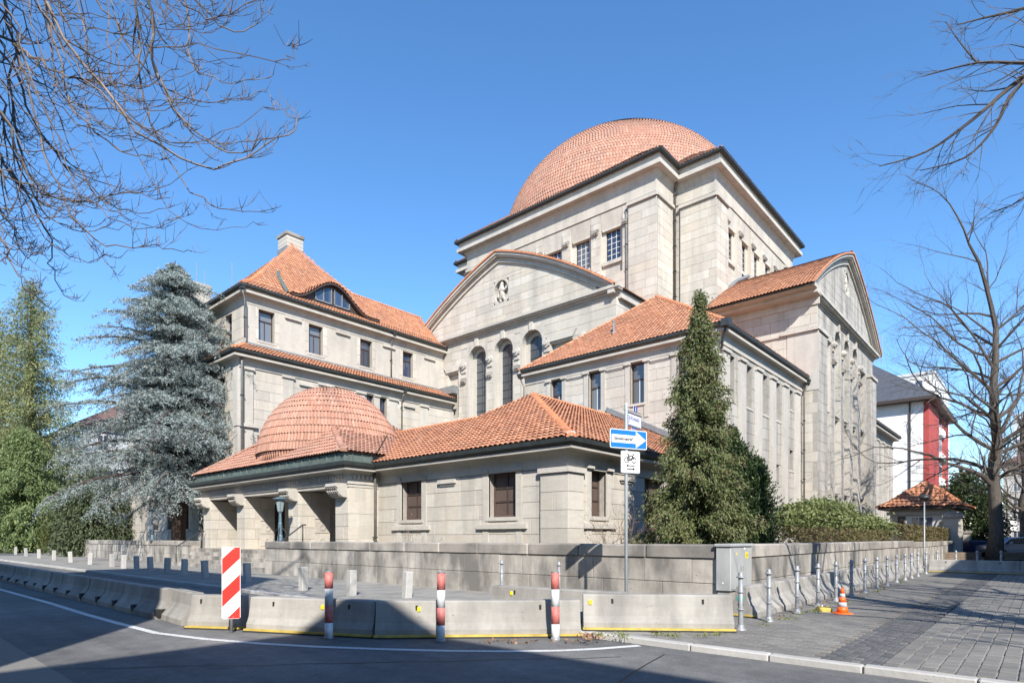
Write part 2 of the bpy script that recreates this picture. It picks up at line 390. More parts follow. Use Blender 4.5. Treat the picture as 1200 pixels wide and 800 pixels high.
class MB:
    def __init__(self):
        self.v = []; self.f = []
    def add(self, vs, fs):
        n = len(self.v)
        self.v.extend([tuple(x) for x in vs])
        self.f.extend([tuple(i + n for i in q) for q in fs])
    def box(self, x0, x1, y0, y1, z0, z1):
        if x1 < x0: x0, x1 = x1, x0
        if y1 < y0: y0, y1 = y1, y0
        if z1 < z0: z0, z1 = z1, z0
        self.add([(x0, y0, z0), (x1, y0, z0), (x1, y1, z0), (x0, y1, z0), (x0, y0, z1), (x1, y0, z1), (x1, y1, z1), (x0, y1, z1)],
                 [(0, 3, 2, 1), (4, 5, 6, 7), (0, 1, 5, 4), (1, 2, 6, 5), (2, 3, 7, 6), (3, 0, 4, 7)])
    def cbox(self, x0, x1, y0, y1, z0, z1, c=0.02):
        """box with chamfered vertical edges and top"""
        p = [(x0 + c, y0), (x1 - c, y0), (x1, y0 + c), (x1, y1 - c), (x1 - c, y1), (x0 + c, y1), (x0, y1 - c), (x0, y0 + c)]
        cx, cy = (x0 + x1) / 2, (y0 + y1) / 2
        def ins(q):
            return (q[0] + (c if q[0] < cx else -c), q[1] + (c if q[1] < cy else -c))
        vs = [(a, b, z0) for a, b in p] + [(a, b, z1 - c) for a, b in p] + [(*ins(q), z1) for q in p]
        fs = [tuple(range(7, -1, -1)), tuple(range(16, 24))]
        for l in (0, 8):
            for i in range(8):
                j = (i + 1) % 8
                fs.append((l + i, l + j, l + 8 + j, l + 8 + i))
        self.add(vs, fs)
    def prism(self, pts, vec):
        n = len(pts)
        p = [Vector(q) for q in pts]; vec = Vector(vec)
        self.add([tuple(q) for q in p] + [tuple(q + vec) for q in p],
                 [tuple(range(n - 1, -1, -1)), tuple(range(n, 2 * n))] + [(i, (i + 1) % n, n + (i + 1) % n, n + i) for i in range(n)])
    def poly(self, pts):
        self.add(pts, [tuple(range(len(pts)))])
    def tube(self, pts, rad, n=6, cap=True):
        pts = [Vector(p) for p in pts]
        if not hasattr(rad, '__len__'): rad = [rad] * len(pts)
        vs = []; ref = None
        for i, p in enumerate(pts):
            t = (pts[min(i + 1, len(pts) - 1)] - pts[max(i - 1, 0)])
            if t.length < 1e-9: t = Vector((0, 0, 1))
            t.normalize()
            if ref is None:
                ref = t.cross(Vector((0, 0, 1)))
                if ref.length < 0.05: ref = t.cross(Vector((1, 0, 0)))
            ref = (ref - t * ref.dot(t))
            if ref.length < 1e-6: ref = t.orthogonal()
            ref.normalize()
            s = t.cross(ref)
            for j in range(n):
                a = 2 * math.pi * j / n
                vs.append(p + (ref * math.cos(a) + s * math.sin(a)) * rad[i])
        fs = []
        for i in range(len(pts) - 1):
            for j in range(n):
                k = (j + 1) % n
                fs.append((i * n + j, i * n + k, (i + 1) * n + k, (i + 1) * n + j))
        if cap:
            fs.append(tuple(range(n - 1, -1, -1)))
            fs.append(tuple(range((len(pts) - 1) * n, len(pts) * n)))
        self.add(vs, fs)
    def lathe(self, prof, c=(0, 0, 0), n=12):
        vs = []; fs = []
        for r, z in prof:
            for j in range(n):
                a = 2 * math.pi * j / n
                vs.append((c[0] + r * math.cos(a), c[1] + r * math.sin(a), c[2] + z))
        for i in range(len(prof) - 1):
            for j in range(n):
                k = (j + 1) % n
                fs.append((i * n + j, i * n + k, (i + 1) * n + k, (i + 1) * n + j))
        fs.append(tuple(range(n - 1, -1, -1)))
        fs.append(tuple(range((len(prof) - 1) * n, len(prof) * n)))
        self.add(vs, fs)
    def build(self, name, mat, parent=None, smooth=False, kind=None):
        me = bpy.data.meshes.new(name)
        me.from_pydata(self.v, [], self.f)
        me.update()
        if smooth:
            for p in me.polygons: p.use_smooth = True
        me.materials.append(mat)
        o = bpy.data.objects.new(name, me)
        if kind: o['kind'] = kind
        return link(o, parent)

def molding(mb, path, prof, closed=False):
    """extrude a profile [(out, z)] along a plan path; outward is to the right of travel"""
    P = [Vector((x, y)) for x, y in path]
    n = len(P); rings = []
    for i in range(n):
        if closed or 0 < i < n - 1:
            t0 = (P[i] - P[i - 1]).normalized(); t1 = (P[(i + 1) % n] - P[i]).normalized()
        elif i == 0:
            t0 = t1 = (P[1] - P[0]).normalized()
        else:
            t0 = t1 = (P[-1] - P[-2]).normalized()
        n0 = Vector((t0.y, -t0.x)); n1 = Vector((t1.y, -t1.x))
        m = (n0 + n1) / max(0.2, 1 + n0.dot(n1))
        rings.append([(P[i].x + m.x * o, P[i].y + m.y * o, z) for o, z in prof])
    k = len(prof); vs = [q for r in rings for q in r]; fs = []
    for i in range(n if closed else n - 1):
        a = i * k; b = ((i + 1) % n) * k
        for j in range(k):
            l = (j + 1) % k
            fs.append((a + j, b + j, b + l, a + l))
    if not closed:
        fs.append(tuple(range(k - 1, -1, -1))); fs.append(tuple(range((n - 1) * k, n * k)))
    mb.add(vs, fs)

# a facade: plane of constant x ('x', facing -x, s = y) or of constant y ('y', facing -y, s = x)
class Face:
    def __init__(self, axis, c):
        self.axis = axis; self.c = c
    def P(self, s, z, d=0.0):
        return (self.c - d, s, z) if self.axis == 'x' else (s, self.c - d, z)
    def box(self, mb, s0, s1, z0, z1, d0, d1):
        a = self.P(s0, z0, d0); b = self.P(s1, z1, d1)
        mb.box(a[0], b[0], a[1], b[1], a[2], b[2])
    def prism(self, mb, pts, d0, d1):
        a = Vector(self.P(0, 0, d0)); b = Vector(self.P(0, 0, d1))
        mb.prism([self.P(s, z, d0) for s, z in pts], b - a)

def rsub(rects, hole):
    out = []
    a0, a1, b0, b1 = hole
    for s0, s1, z0, z1 in rects:
        if a0 >= s1 - 1e-6 or a1 <= s0 + 1e-6 or b0 >= z1 - 1e-6 or b1 <= z0 + 1e-6:
            out.append((s0, s1, z0, z1)); continue
        if b0 > z0: out.append((s0, s1, z0, b0))
        if b1 < z1: out.append((s0, s1, b1, z1))
        y0, y1 = max(z0, b0), min(z1, b1)
        if a0 > s0: out.append((s0, a0, y0, y1))
        if a1 < s1: out.append((a1, s1, y0, y1))
    return [r for r in out if r[1] - r[0] > 0.03 and r[3] - r[2] > 0.03]

def clip_convex(poly, conv):
    out = list(poly)
    for i in range(len(conv)):
        a, b = conv[i], conv[(i + 1) % len(conv)]
        inp, out = out, []
        if not inp: return []
        def side(p): return (b[0] - a[0]) * (p[1] - a[1]) - (b[1] - a[1]) * (p[0] - a[0])
        for j in range(len(inp)):
            p, q = inp[j - 1], inp[j]
            sp, sq = side(p), side(q)
            if (sp >= 0) != (sq >= 0):
                t = sp / (sp - sq)
                out.append((p[0] + t * (q[0] - p[0]), p[1] + t * (q[1] - p[1])))
            if sq >= 0: out.append(q)
    return out

BLOCKS = []      # (Face, polygon [(s, z)], base depth, proud, score)
def pxscore(p):
    X = .6613 * p[0] - .7504 * p[1]; Y = .7501 * p[0] + .661 * p[1]
    return 709.0 / max(Y, 1), X, Y

def masonry(F, region, holes=(), h=0.55, l=1.05, d=0.0, proud=0.028, seen=True, clip=None):
    s0, s1, z0, z1 = region
    n = max(1, round((z1 - z0) / h)); hh = (z1 - z0) / n
    for i in range(n):
        za, zb = z0 + i * hh, z0 + (i + 1) * hh
        s = s0; first = True
        while s < s1 - 1e-6:
            L = l * random.uniform(0.7, 1.35) * (random.uniform(0.4, 0.8) if first else 1)
            first = False
            e = s + L
            if s1 - e < 0.4 * l: e = s1
            rs = [(s, e, za, zb)]
            for ho in holes: rs = rsub(rs, ho)
            for r in rs:
                poly = [(r[0], r[2]), (r[1], r[2]), (r[1], r[3]), (r[0], r[3])]
                if clip is not None:
                    poly = clip_convex(poly, clip)
                    if len(poly) < 3: continue
                px, X, Y = pxscore(F.P((r[0] + r[1]) / 2, (r[2] + r[3]) / 2))
                sc = (r[1] - r[0]) * (r[3] - r[2]) * px * px if seen else 0
                BLOCKS.append((F, poly, d, proud + random.uniform(-0.006, 0.006), sc))
            s = e

def block_verts(F, poly, d, proud, gap=0.0055, ch=0.005):
    cs = sum(p[0] for p in poly) / len(poly); cz = sum(p[1] for p in poly) / len(poly)
    ds = max(abs(p[0] - cs) for p in poly); dz = max(abs(p[1] - cz) for p in poly)
    def sh(g):
        ks, kz = max(0.2, 1 - g / max(ds, 1e-3)), max(0.2, 1 - g / max(dz, 1e-3))
        return [(cs + (p[0] - cs) * ks, cz + (p[1] - cz) * kz) for p in poly]
    n = len(poly)
    v = [F.P(s, z, d - 0.02) for s, z in sh(gap)] + [F.P(s, z, d + proud - 0.006) for s, z in sh(gap)] + [F.P(s, z, d + proud) for s, z in sh(gap + ch)]
    f = [tuple(range(2 * n, 3 * n))]
    for b in (0, n):
        for i in range(n):
            j = (i + 1) % n
            f.append((b + i, b + j, b + n + j, b + n + i))
    return v, f

def wall_panel(mb, F, region, holes=(), d0=-0.45, d1=0.0):
    rs = [region]
    for h in holes: rs = rsub(rs, h)
    for r in rs: F.box(mb, r[0], r[1], r[2], r[3], d0, d1)

# roof tiles: arrays of frames -> one mesh of curved tiles with a lip
TX = np.linspace(0, 1, 5)
def tiles_np(frames, w, l, hgt=0.048, lift=0.038):
    """frames: list of (O, e, u, n, wscale) with unit vectors"""
    if not frames: return np.zeros((0, 3)), np.zeros((0, 4), int)
    O = np.array([f[0] for f in frames], float); E = np.array([f[1] for f in frames], float)
    U = np.array([f[2] for f in frames], float); N = np.array([f[3] for f in frames], float)
    W = np.array([f[4] for f in frames], float)
    n = len(frames)
    jit = RNG.uniform(-0.008, 0.008, n)
    prof = hgt * np.sin(np.pi * TX) ** 0.8
    V = np.zeros((n, 15, 3))
    for i, x in enumerate(TX):
        base = O + E * ((x - 0.5) * W * 0.98)[:, None]
        V[:, i] = base + N * (-0.01)
        V[:, 5 + i] = base + N * (prof[i] + lift + jit)[:, None]
        V[:, 10 + i] = base + U * (l * 1.06) + N * (prof[i])
    q = []
    for i in range(4):
        q.append((5 + i, 6 + i, 11 + i, 10 + i))      # open at the lower end, as roll tiles are
    F = (np.array(q)[None] + (np.arange(n) * 15)[:, None, None]).reshape(-1, 4)
    return V.reshape(-1, 3), F

def in_poly(x, y, poly):
    c = False; j = len(poly) - 1
    for i in range(len(poly)):
        xi, yi = poly[i]; xj, yj = poly[j]
        if (yi > y) != (yj > y) and x < (xj - xi) * (y - yi) / (yj - yi) + xi: c = not c
        j = i
    return c

def slope_frames(pts, w=0.22, l=0.34):
    """pts: planar 3-D polygon, the first edge is the eave"""
    P = [Vector(p) for p in pts]
    e = (P[1] - P[0]).normalized()
    n = None
    for q in P[2:]:
        c = e.cross(q - P[0])
        if c.length > 0.1: n = c.normalized(); break
    if n.z < 0:
        n = -n
    u = n.cross(e)
    if u.z < 0: u = -u
    p2 = [((p - P[0]).dot(e), (p - P[0]).dot(u)) for p in P]
    x0 = min(p[0] for p in p2); x1 = max(p[0] for p in p2); y1 = max(p[1] for p in p2)
    fr = []
    for j in range(int(y1 / l) + 1):
        y = j * l
        for i in range(int((x1 - x0) / w) + 1):
            x = x0 + (i + 0.5) * w
            if in_poly(x, y + l * 0.5, p2) or (j == 0 and in_poly(x, y + 0.05, p2)):
                fr.append((P[0] + e * x + u * (y - 0.04), e, u, n, w))
    return fr

def roof_part(name, frames, w, l, mat, parent, hgt=0.048, lift=0.038):
    V, F = tiles_np(frames, w, l, hgt, lift)
    return np_mesh(name, V, F, mat, parent, False, 'stuff')

def ridge_tiles(mb, p0, p1, r=0.15, step=0.36):
    a, b = Vector(p0), Vector(p1)
    L = (b - a).length; n = max(1, int(L / step)); d = (b - a).normalized()
    s = d.cross(Vector((0, 0, 1))).normalized(); up = s.cross(d)
    for i in range(n):
        q0 = a + d * (L * i / n - 0.02); q1 = a + d * (L * (i + 1) / n + 0.03)
        vs = []
        for q, rr in ((q0, r * 1.08), (q1, r * 0.94)):
            for k in range(6):
                t = math.pi * k / 5
                vs.append(q + s * (math.cos(t) * rr) + up * (math.sin(t) * rr * 0.9 - 0.03))
        mb.add(vs, [(k, k + 1, 7 + k, 6 + k) for k in range(5)] + [(5, 4, 3, 2, 1, 0), (6, 7, 8, 9, 10, 11)])
ORD = ['first', 'second', 'third', 'fourth', 'fifth', 'sixth', 'seventh', 'eighth', 'ninth', 'tenth', 'eleventh', 'twelfth', 'thirteenth', 'fourteenth', 'fifteenth', 'sixteenth', 'seventeenth', 'eighteenth', 'nineteenth', 'twentieth']
# ------------------------------------------------------------------ the synagogue: one thing, parts in world coordinates
SYN = tag(empty('synagogue', (30.0, 22.0, 0.0), world_parts=True),
          'large pale stone synagogue with tiled domes, curved gables and orange clay roofs', 'synagogue')

def part(mb, name, mat, parent=None, smooth=False, kind=None):
    return mb.build(name, mat, parent or SYN, smooth, kind)

def cornice_profile(z, o, h):
    return [(-0.05, z - h), (.10 * o, z - h), (.16 * o, z - .80 * h), (.34 * o, z - .60 * h), (.82 * o, z - .60 * h), (.82 * o, z - .40 * h), (.62 * o, z - .36 * h), (.70 * o, z - .03), (-0.05, z - .03)]
def gutter_profile(z, o):
    return [(.60 * o, z - .02), (.72 * o, z - .13), (.90 * o, z - .17), (o, z - .10), (o + .02, z + .03), (o - .05, z + .03), (.72 * o, z + .0)]
def eaves(path, z, o, h, closed=False, name='cornice'):
    mb = MB(); molding(mb, path, cornice_profile(z, o, h), closed); part(mb, name, M['trim'])
    mb = MB(); molding(mb, path, gutter_profile(z, o), closed); part(mb, 'gutter', M['gutter'])
def band(path, z0, z1, out, name='frieze', mat='trim', closed=False):
    mb = MB(); molding(mb, path, [(-0.05, z0), (out, z0), (out, z1), (-0.05, z1)], closed); return part(mb, name, M[mat])

def window(F, s0, s1, z0, z1, depth=0.28, cols=2, rows=2, transom=0.66, frame='frame', glass='glass', bar=0.05, sill=True, sill_out=0.12, bars='frame'):
    """frame mesh = the part; panes and sill are its sub-parts"""
    mb = MB(); fr = 0.07
    F.box(mb, s0, s1, z1 - fr, z1, -depth - .06, -depth)
    F.box(mb, s0, s1, z0, z0 + fr, -depth - .06, -depth)
    F.box(mb, s0, s0 + fr, z0 + fr, z1 - fr, -depth - .06, -depth)
    F.box(mb, s1 - fr, s1, z0 + fr, z1 - fr, -depth - .06, -depth)
    zt = z0 + (z1 - z0) * transom if transom else None
    if transom: F.box(mb, s0 + fr, s1 - fr, zt - .04, zt + .04, -depth - .055, -depth + .01)
    w = part(mb, 'window', M[frame])
    if glass == 'glass' and random.random() < .35: glass = 'glass_blind'
    zs = [z0 + fr, (zt if transom else z1 - fr)]
    mb = MB()
    for i in range(1, cols):
        s = s0 + (s1 - s0) * i / cols
        F.box(mb, s - bar / 2, s + bar / 2, z0 + fr, (zt - .04 if transom else z1 - fr), -depth - .05, -depth - .005)
    for j in range(1, rows):
        z = zs[0] + (zs[1] - zs[0]) * j / rows
        F.box(mb, s0 + fr, s1 - fr, z - bar / 2, z + bar / 2, -depth - .048, -depth - .008)
    if cols > 1 or rows > 1: mb.build('glazing_bars', M[bars], w)
    mb = MB(); F.box(mb, s0 + .02, s1 - .02, z0 + .02, (zt if transom else z1 - .02), -depth - .045, -depth - .035); mb.build('pane', M[glass], w)
    if transom:
        mb = MB(); F.box(mb, s0 + .02, s1 - .02, zt, z1 - .02, -depth - .045, -depth - .035); mb.build('pane', M[glass], w)
    if sill:
        mb = MB(); F.box(mb, s0 - .12, s1 + .12, z0 - .13, z0 - .004, -depth, sill_out); mb.build('sill', M['trim'], w)
    return w

def jambs(F, s0, s1, z0, z1, w=0.26, out=0.07, cap=0.14, parent=None):
    for a, b in ((s0 - w, s0), (s1, s1 + w)):
        mb = MB()
        F.box(mb, a, b, z0, z1 - .002, -.05, out)
        F.box(mb, a - .05, b + .05, z1, z1 + cap, -.05, out + .10)
        part(mb, 'pilaster', M['trim'])

def downpipe(x, y, z0, z1, hopper=True, out=(0, 0), r=0.055):
    mb = MB()
    mb.tube([(x, y, z0), (x, y, z1 - .55), (x + out[0] * .5, y + out[1] * .5, z1 - .3), (x + out[0], y + out[1], z1)], r, 8)
    p = part(mb, 'downpipe', M['pipe'], smooth=True)
    for z in np.arange(z0 + 1.2, z1 - .8, 1.9):
        mb = MB(); mb.box(x - r - .02, x + r + .02, y - r - .02, y + r + .02, z, z + .05); mb.build('pipe_clip', M['gutter'], p)
    if hopper:
        mb = MB(); X, Y = x + out[0], y + out[1]
        mb.prism([(X - .13, Y - .13, z1), (X + .13, Y - .13, z1), (X + .13, Y + .13, z1), (X - .13, Y + .13, z1)], (0, 0, .16))
        mb.prism([(X - .17, Y - .17, z1 + .16), (X + .17, Y - .17, z1 + .16), (X + .17, Y + .17, z1 + .16), (X - .17, Y + .17, z1 + .16)], (0, 0, .12))
        mb.build('hopper', M['gutter'], p)

def core(x0, x1, y0, y1, z0, z1):
    mb = MB(); mb.box(x0, x1, y0, y1, z0, z1); return mb

# ---------- low front building: walls 14.9 (front) / 10.9 (street side)
LF = Face('x', 14.9); LS = Face('y', 10.9)
lw = [(17.64, 18.87, 2.1, 3.6), (12.93, 14.17, 2.1, 3.6)]
ls = [(16.15, 17.05, 2.1, 3.6), (19.6, 21.1, 0.6, 3.6), (23.2, 24.1, 2.1, 3.6)]
mb = MB()
wall_panel(mb, LF, (10.9, 20.4, -0.2, 4.2), lw)
wall_panel(mb, LS, (15.36, 29.0, -0.2, 4.2), ls)
mb.box(15.5, 29.1, 11.5, 26.0, -0.2, 4.2)
part(mb, 'wall', M['joint'])
masonry(LF, (10.87, 20.4, 0.0, 3.55), lw, 0.51, 0.95)
masonry(LS, (14.9, 29.2, 0.0, 3.55), ls, 0.51, 0.95)
for F, ws in ((LF, lw), (LS, [ls[0], ls[2]])):
    for (a, b, z0, z1) in ws:
        window(F, a, b, z0, z1, 0.24, 2, 3, None, 'shutter', 'shutter', 0.045, True, 0.075)
        jambs(F, a, b, 1.2, 3.6, 0.26, 0.05, 0.10)
        mb = MB(); F.box(mb, a - .5, b + .5, 1.70, 1.86, -.02, .13); part(mb, 'sill_course', M['trim'])
for F, c in ((LF, 16.2), (LF, 11.9 + .0), (LS, 18.3)):
    if c != 11.9:
        mb = MB(); F.box(mb, c - .45, c + .45, 3.36, 3.5, -.02, .14); F.box(mb, c - .38, c + .38, 3.28, 3.358, -.02, .08); part(mb, 'lintel', M['trim'])
# door in the street side
mb = MB(); LS.box(mb, 19.6, 21.1, 0.6, 3.6, -.35, -.28); d_ = part(mb, 'door', M['shutter'])
mb = MB(); LS.box(mb, 20.32, 20.38, 0.62, 3.58, -.28, -.26); mb.build('door_seam', M['black'], d_)
# corner pier with its cap
mb = MB(); mb.box(14.80, 15.62, 10.80, 11.85, -0.2, 3.40); part(mb, 'corner_pier', M['joint'])
PF = Face('x', 14.80); PS = Face('y', 10.80)
masonry(PF, (10.77, 11.85, 0.0, 3.38), (), 0.56, 1.1); masonry(PS, (14.8, 15.62, 0.0, 3.38), (), 0.56, 1.0)
band([(14.80, 11.90), (14.80, 10.80), (15.67, 10.80)], 3.40, 3.56, 0.10, 'pier_cap')
LPATH = [(14.9, 20.4), (14.9, 10.9), (29.2, 10.9)]
band(LPATH, 3.57, 3.92, 0.06)
eaves(LPATH, 4.32, 0.65, 0.46)
# roof of the low building: corner pavilion with a link roof to the portico
rf = MB()
A = (14.3, 10.3, 4.36); AP = (22.33, 18.35, 8.25); RE = (29.18, 18.35, 8.25)
fs = [A, (14.3, 27.0, 4.36), (19.05, 27.0, 6.67), (19.05, 18.95, 6.67), AP]
ss = [A, (29.18, 10.3, 4.36), RE, AP]
lsl = [(19.05, 18.95, 6.67), (29.18, 19.5, 7.4), RE, AP]
bsl = [(19.05, 27.0, 6.67), (23.0, 27.0, 4.9), (23.0, 18.95, 4.9), (19.05, 18.95, 6.67)]
for q in (fs, ss, lsl, bsl):
    rf.poly([(p[0], p[1], p[2] - 0.03) for p in q])
R_ = part(rf, 'roof', M['under'])
fr = slope_frames(fs) + slope_frames(ss) + slope_frames([bsl[1], bsl[2], bsl[3], bsl[0]])
roof_part('roof_tiles', fr, .22, .34, M['tile'], R_)
mb = MB(); ridge_tiles(mb, A, AP, .15); ridge_tiles(mb, AP, RE, .14); ridge_tiles(mb, AP, (19.05, 18.95, 6.69), .10); ridge_tiles(mb, (19.05, 18.95, 6.69), (19.05, 27, 6.69), .12); mb.build('ridge_tiles', M['ridge'], R_, kind='stuff')
mb = MB(); mb.prism([(14.27, 10.27, 4.36), (14.42, 10.25, 4.36), (14.45, 10.45, 4.36), (14.27, 10.45, 4.36)], (0, 0, .14)); mb.build('hip_end_cap', M['white_frame'], R_)
mb = MB(); mb.add([(29.0, 10.3, 4.5), (29.0, 18.5, 8.45), (29.0, 18.5, 8.75), (29.0, 10.3, 4.8), (29.17, 10.3, 4.5), (29.17, 18.5, 8.45), (29.17, 18.5, 8.75), (29.17, 10.3, 4.8)],
                 [(0, 1, 2, 3), (7, 6, 5, 4), (3, 2, 6, 7), (0, 4, 5, 1)]); mb.build('flashing', M['lead'], R_)
downpipe(14.62, 20.22, 0.2, 4.0, True, (-.05, -.05))

# ---------- portico with its small dome: wall line 13.5, floor 0.85
PO = Face('x', 13.5); PE = Face('y', 20.4)
floor_z = 0.85
mb = MB(); mb.box(13.2, 17.0, 20.5, 34.4, -0.2, floor_z)
P_ = part(mb, 'portico_floor', M['trim'])
for i in range(5):
    mb = MB(); mb.box(11.9 + i * .30, 13.3, 23.0, 34.2, -0.2 if i == 0 else .17 * i - .02, .17 * (i + 1)); mb.build('step', M['weathered'], P_)
piers = [(20.4, 21.25), (24.15, 24.95), (29.2, 30.0), (33.15, 34.0)]
for i, (a, b) in enumerate(piers):
    mb = MB(); mb.box(13.5, 15.0, a, b, floor_z, 3.35)
    pr = part(mb, 'portico_pier', M['joint'])
    z = floor_z
    Fp = Face('x', 13.5); Fs = Face('y', a)
    masonry(Fp, (a - .03, b + .03, floor_z, 3.35), (), .5, .85)
    masonry(Fs, (13.5, 15.0, floor_z, 3.35), (), .5, .75)
    # carved console under the beam: scroll with flutes
    mb = MB()
    prof = [(13.5, 3.52), (12.98, 3.52), (12.95, 3.40), (13.05, 3.33), (13.02, 3.22), (13.12, 3.10), (13.28, 3.0), (13.5, 2.98)]
    mb.prism([(x, a + .04, z) for x, z in prof], (0, b - a - .08, 0))
    for k in range(5):
        yk = a + .09 + k * (b - a - .26) / 4
        mb.prism([(x - .028 if x < 13.4 else x, yk, z - .02) for x, z in prof[2:7]], (0, .07, 0))
    mb.build('console', M['trim'], pr)
# back wall; its wide near-black door panels paint in the porch's dark interior
PB = Face('x', 16.2)
doors = [(25.5, 29.0, floor_z, 3.25), (21.6, 24.1, floor_z, 3.25), (30.4, 33.0, floor_z, 3.25)]
mb = MB(); wall_panel(mb, PB, (20.4, 36.0, floor_z - .3, 4.0), doors, -.4, 0); part(mb, 'wall', M['joint'])
masonry(PB, (20.4, 35.7, floor_z, 3.9), doors, .5, .9)
for a, b, z0, z1 in doors:
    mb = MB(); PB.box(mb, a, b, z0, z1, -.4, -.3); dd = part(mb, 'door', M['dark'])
    mb = MB()
    for s in np.arange(a + .12, b, .17):
        mb.tube([PB.P(s, z0, -.22), PB.P(s, z1, -.22)], .012, 5)
    for z in (z0 + .15, z0 + 1.2, z1 - .15): PB.box(mb, a, b, z - .02, z + .02, -.24, -.20)
    mb.build('iron_grille', M['iron'], dd)
# carved square panels with rosettes on the pier sides
for a in (24.15, 29.2):
    for k in range(3):
        mb = MB(); F = Face('y', a - .03)
        F.box(mb, 14.25, 14.93, 1.0 + .62 * k, 1.5 + .62 * k, -.01, .025)
        c = F.P(14.6, 1.25 + .62 * k, .02)
        for j in range(10):
            t0, t1 = 2 * math.pi * j / 10, 2 * math.pi * (j + 1) / 10
            q = [F.P(14.6 + r * math.cos(t), 1.25 + .62 * k + r * math.sin(t), dd_) for dd_ in (.02, .05) for r, t in ((.10, t0), (.15, t0), (.15, t1), (.10, t1))]
            mb.add(q, [(4, 5, 6, 7), (0, 1, 5, 4), (1, 2, 6, 5), (2, 3, 7, 6), (3, 0, 4, 7)])
        part(mb, 'rosette_panel', M['trim'])
mb = MB(); mb.box(13.55, 16.3, 20.45, 34.0, 3.45, 3.9); part(mb, 'ceiling', M['joint'])
PPATH = [(16.1, 34.0), (13.5, 34.0), (13.5, 20.4), (14.86, 20.4)]
mb = MB(); molding(mb, PPATH, [(-.42, 3.40), (.05, 3.40), (.05, 3.52), (.09, 3.52), (.09, 3.85), (-.42, 3.85)]); part(mb, 'architrave', M['trim'])
mb = MB()
for s in np.arange(20.6, 33.9, .20): PO.box(mb, s, s + .10, 3.70, 3.85, .09, .17)
for s in np.arange(20.6, 33.9, .155): PO.box(mb, s, s + .07, 3.54, 3.60, .085, .115)
for s in np.arange(13.6, 14.8, .20): PE.box(mb, s, s + .10, 3.70, 3.85, .09, .17)
part(mb, 'dentils', M['trim'], kind='stuff')
masonry(PE, (13.5, 14.86, 0.2, 3.42), (), .5, .7)
mb = MB(); mb.box(13.5, 14.9, 20.42, 21.2, -.2, 3.4); part(mb, 'wall', M['joint'])
eaves(PPATH, 4.28, 0.62, 0.44)
mb = MB(); molding(mb, [(17.5, 33.95), (13.05, 33.95), (13.05, 20.0), (19.0, 20.0)], [(-.3, 4.25), (.13, 4.27), (.13, 4.36), (-.02, 4.40), (-.02, 4.68), (-.3, 4.70)])
part(mb, 'copper_upstand', M['copper'])
mb = MB()
for s in np.arange(20.6, 33.6, .62): mb.box(13.03, 13.075, s, s + .025, 4.40, 4.69)
for s in np.arange(13.4, 14.8, .42): mb.box(s, s + .02, 19.975, 20.02, 4.40, 4.69)
part(mb, 'copper_seams', M['copper'], kind='stuff')
dc = Vector((16.42, 26.35, 4.98)); DR = 3.36
ez = 4.72
q0, q1 = (12.98, 19.92, ez), (12.98, 34.05, ez)
apx = (16.6, 27.0, ez + .42 * 7.08)
fr = []
sl_f = [q0, q1, (16.6, 27.0, ez + .805 * 3.62)]
sl_r = [q0, (20.0, 19.92, ez), (20.0, 26.6, ez + .42 * 6.7), (16.6, 27.0, ez + .42 * 7.08)]
sl_l = [q1, (20.0, 34.05, ez), (20.0, 27.4, ez + .42 * 6.7), (16.6, 27.0, ez + .42 * 7.08)]
rf = MB()
for q in (sl_f, sl_r, sl_l): rf.poly([(p[0], p[1], p[2] - .03) for p in q])
R_ = part(rf, 'roof', M['under'])
roof_part('roof_tiles', slope_frames(sl_f, .19, .30) + slope_frames(sl_r, .19, .30) + slope_frames(sl_l, .19, .30), .19, .30, M['old_tile'], R_)
mb = MB(); ridge_tiles(mb, q0, (15.0, 23.9, ez + .42 * 4.0), .13); ridge_tiles(mb, q1, (15.0, 30.1, ez + .42 * 4.0), .13); mb.build('ridge_tiles', M['old_tile'], R_, kind='stuff')

def dome(c, R, zs, w, l, th0, th1, mat, name, hgt=.05, lift=.035, skip=None):
    mb = MB(); prof = []
    for i in range(17):
        t = th0 + (math.pi / 2 - th0) * i / 16
        prof.append((max(.01, (R - .05) * math.cos(t)), (R - .05) * zs * math.sin(t)))
    mb.lathe(prof, c, 48)
    D = part(mb, name, M['under'], smooth=True)
    fr = []; th = th0; dth = l / R
    while th < th1:
        r = R * math.cos(th); n = max(6, int(2 * math.pi * r / w))
        for k in range(n):
            ph = 2 * math.pi * (k + .5 * (int(round((th - th0) / dth)) % 2) * 0) / n
            e = Vector((-math.sin(ph), math.cos(ph), 0)); o = Vector((math.cos(ph), math.sin(ph), 0))
            u = Vector((-o.x * math.sin(th), -o.y * math.sin(th), zs * math.cos(th))).normalized(); nn = (-u.cross(e)).normalized()
            if nn.dot(o) < 0 and th < 1.4: nn = -nn
            if nn.z < 0: nn = -nn
            p = Vector(c) + o * r + Vector((0, 0, R * zs * math.sin(th)))
            fr.append((p, e, u, nn, 2 * math.pi * r / n))
        th += dth
    roof_part(name + '_tiles', fr, w, l, mat, D, hgt, lift)
    return D
dome(dc, DR, 1.09, .155, .34, -0.02, 1.50, M['old_tile'], 'portico_dome', .055, .045)
mb = MB(); mb.lathe([(.35, 3.60), (.36, 3.68), (.12, 3.76), (.02, 3.78)], dc, 12); part(mb, 'dome_cap', M['old_tile'])
mb = MB(); mb.add([(14.2, 19.85, 4.5), (19.0, 25.2, 6.75), (19.05, 25.0, 7.0), (14.25, 19.6, 4.75)], [(0, 1, 2, 3), (3, 2, 1, 0)]); part(mb, 'valley_flashing', M['copper'])

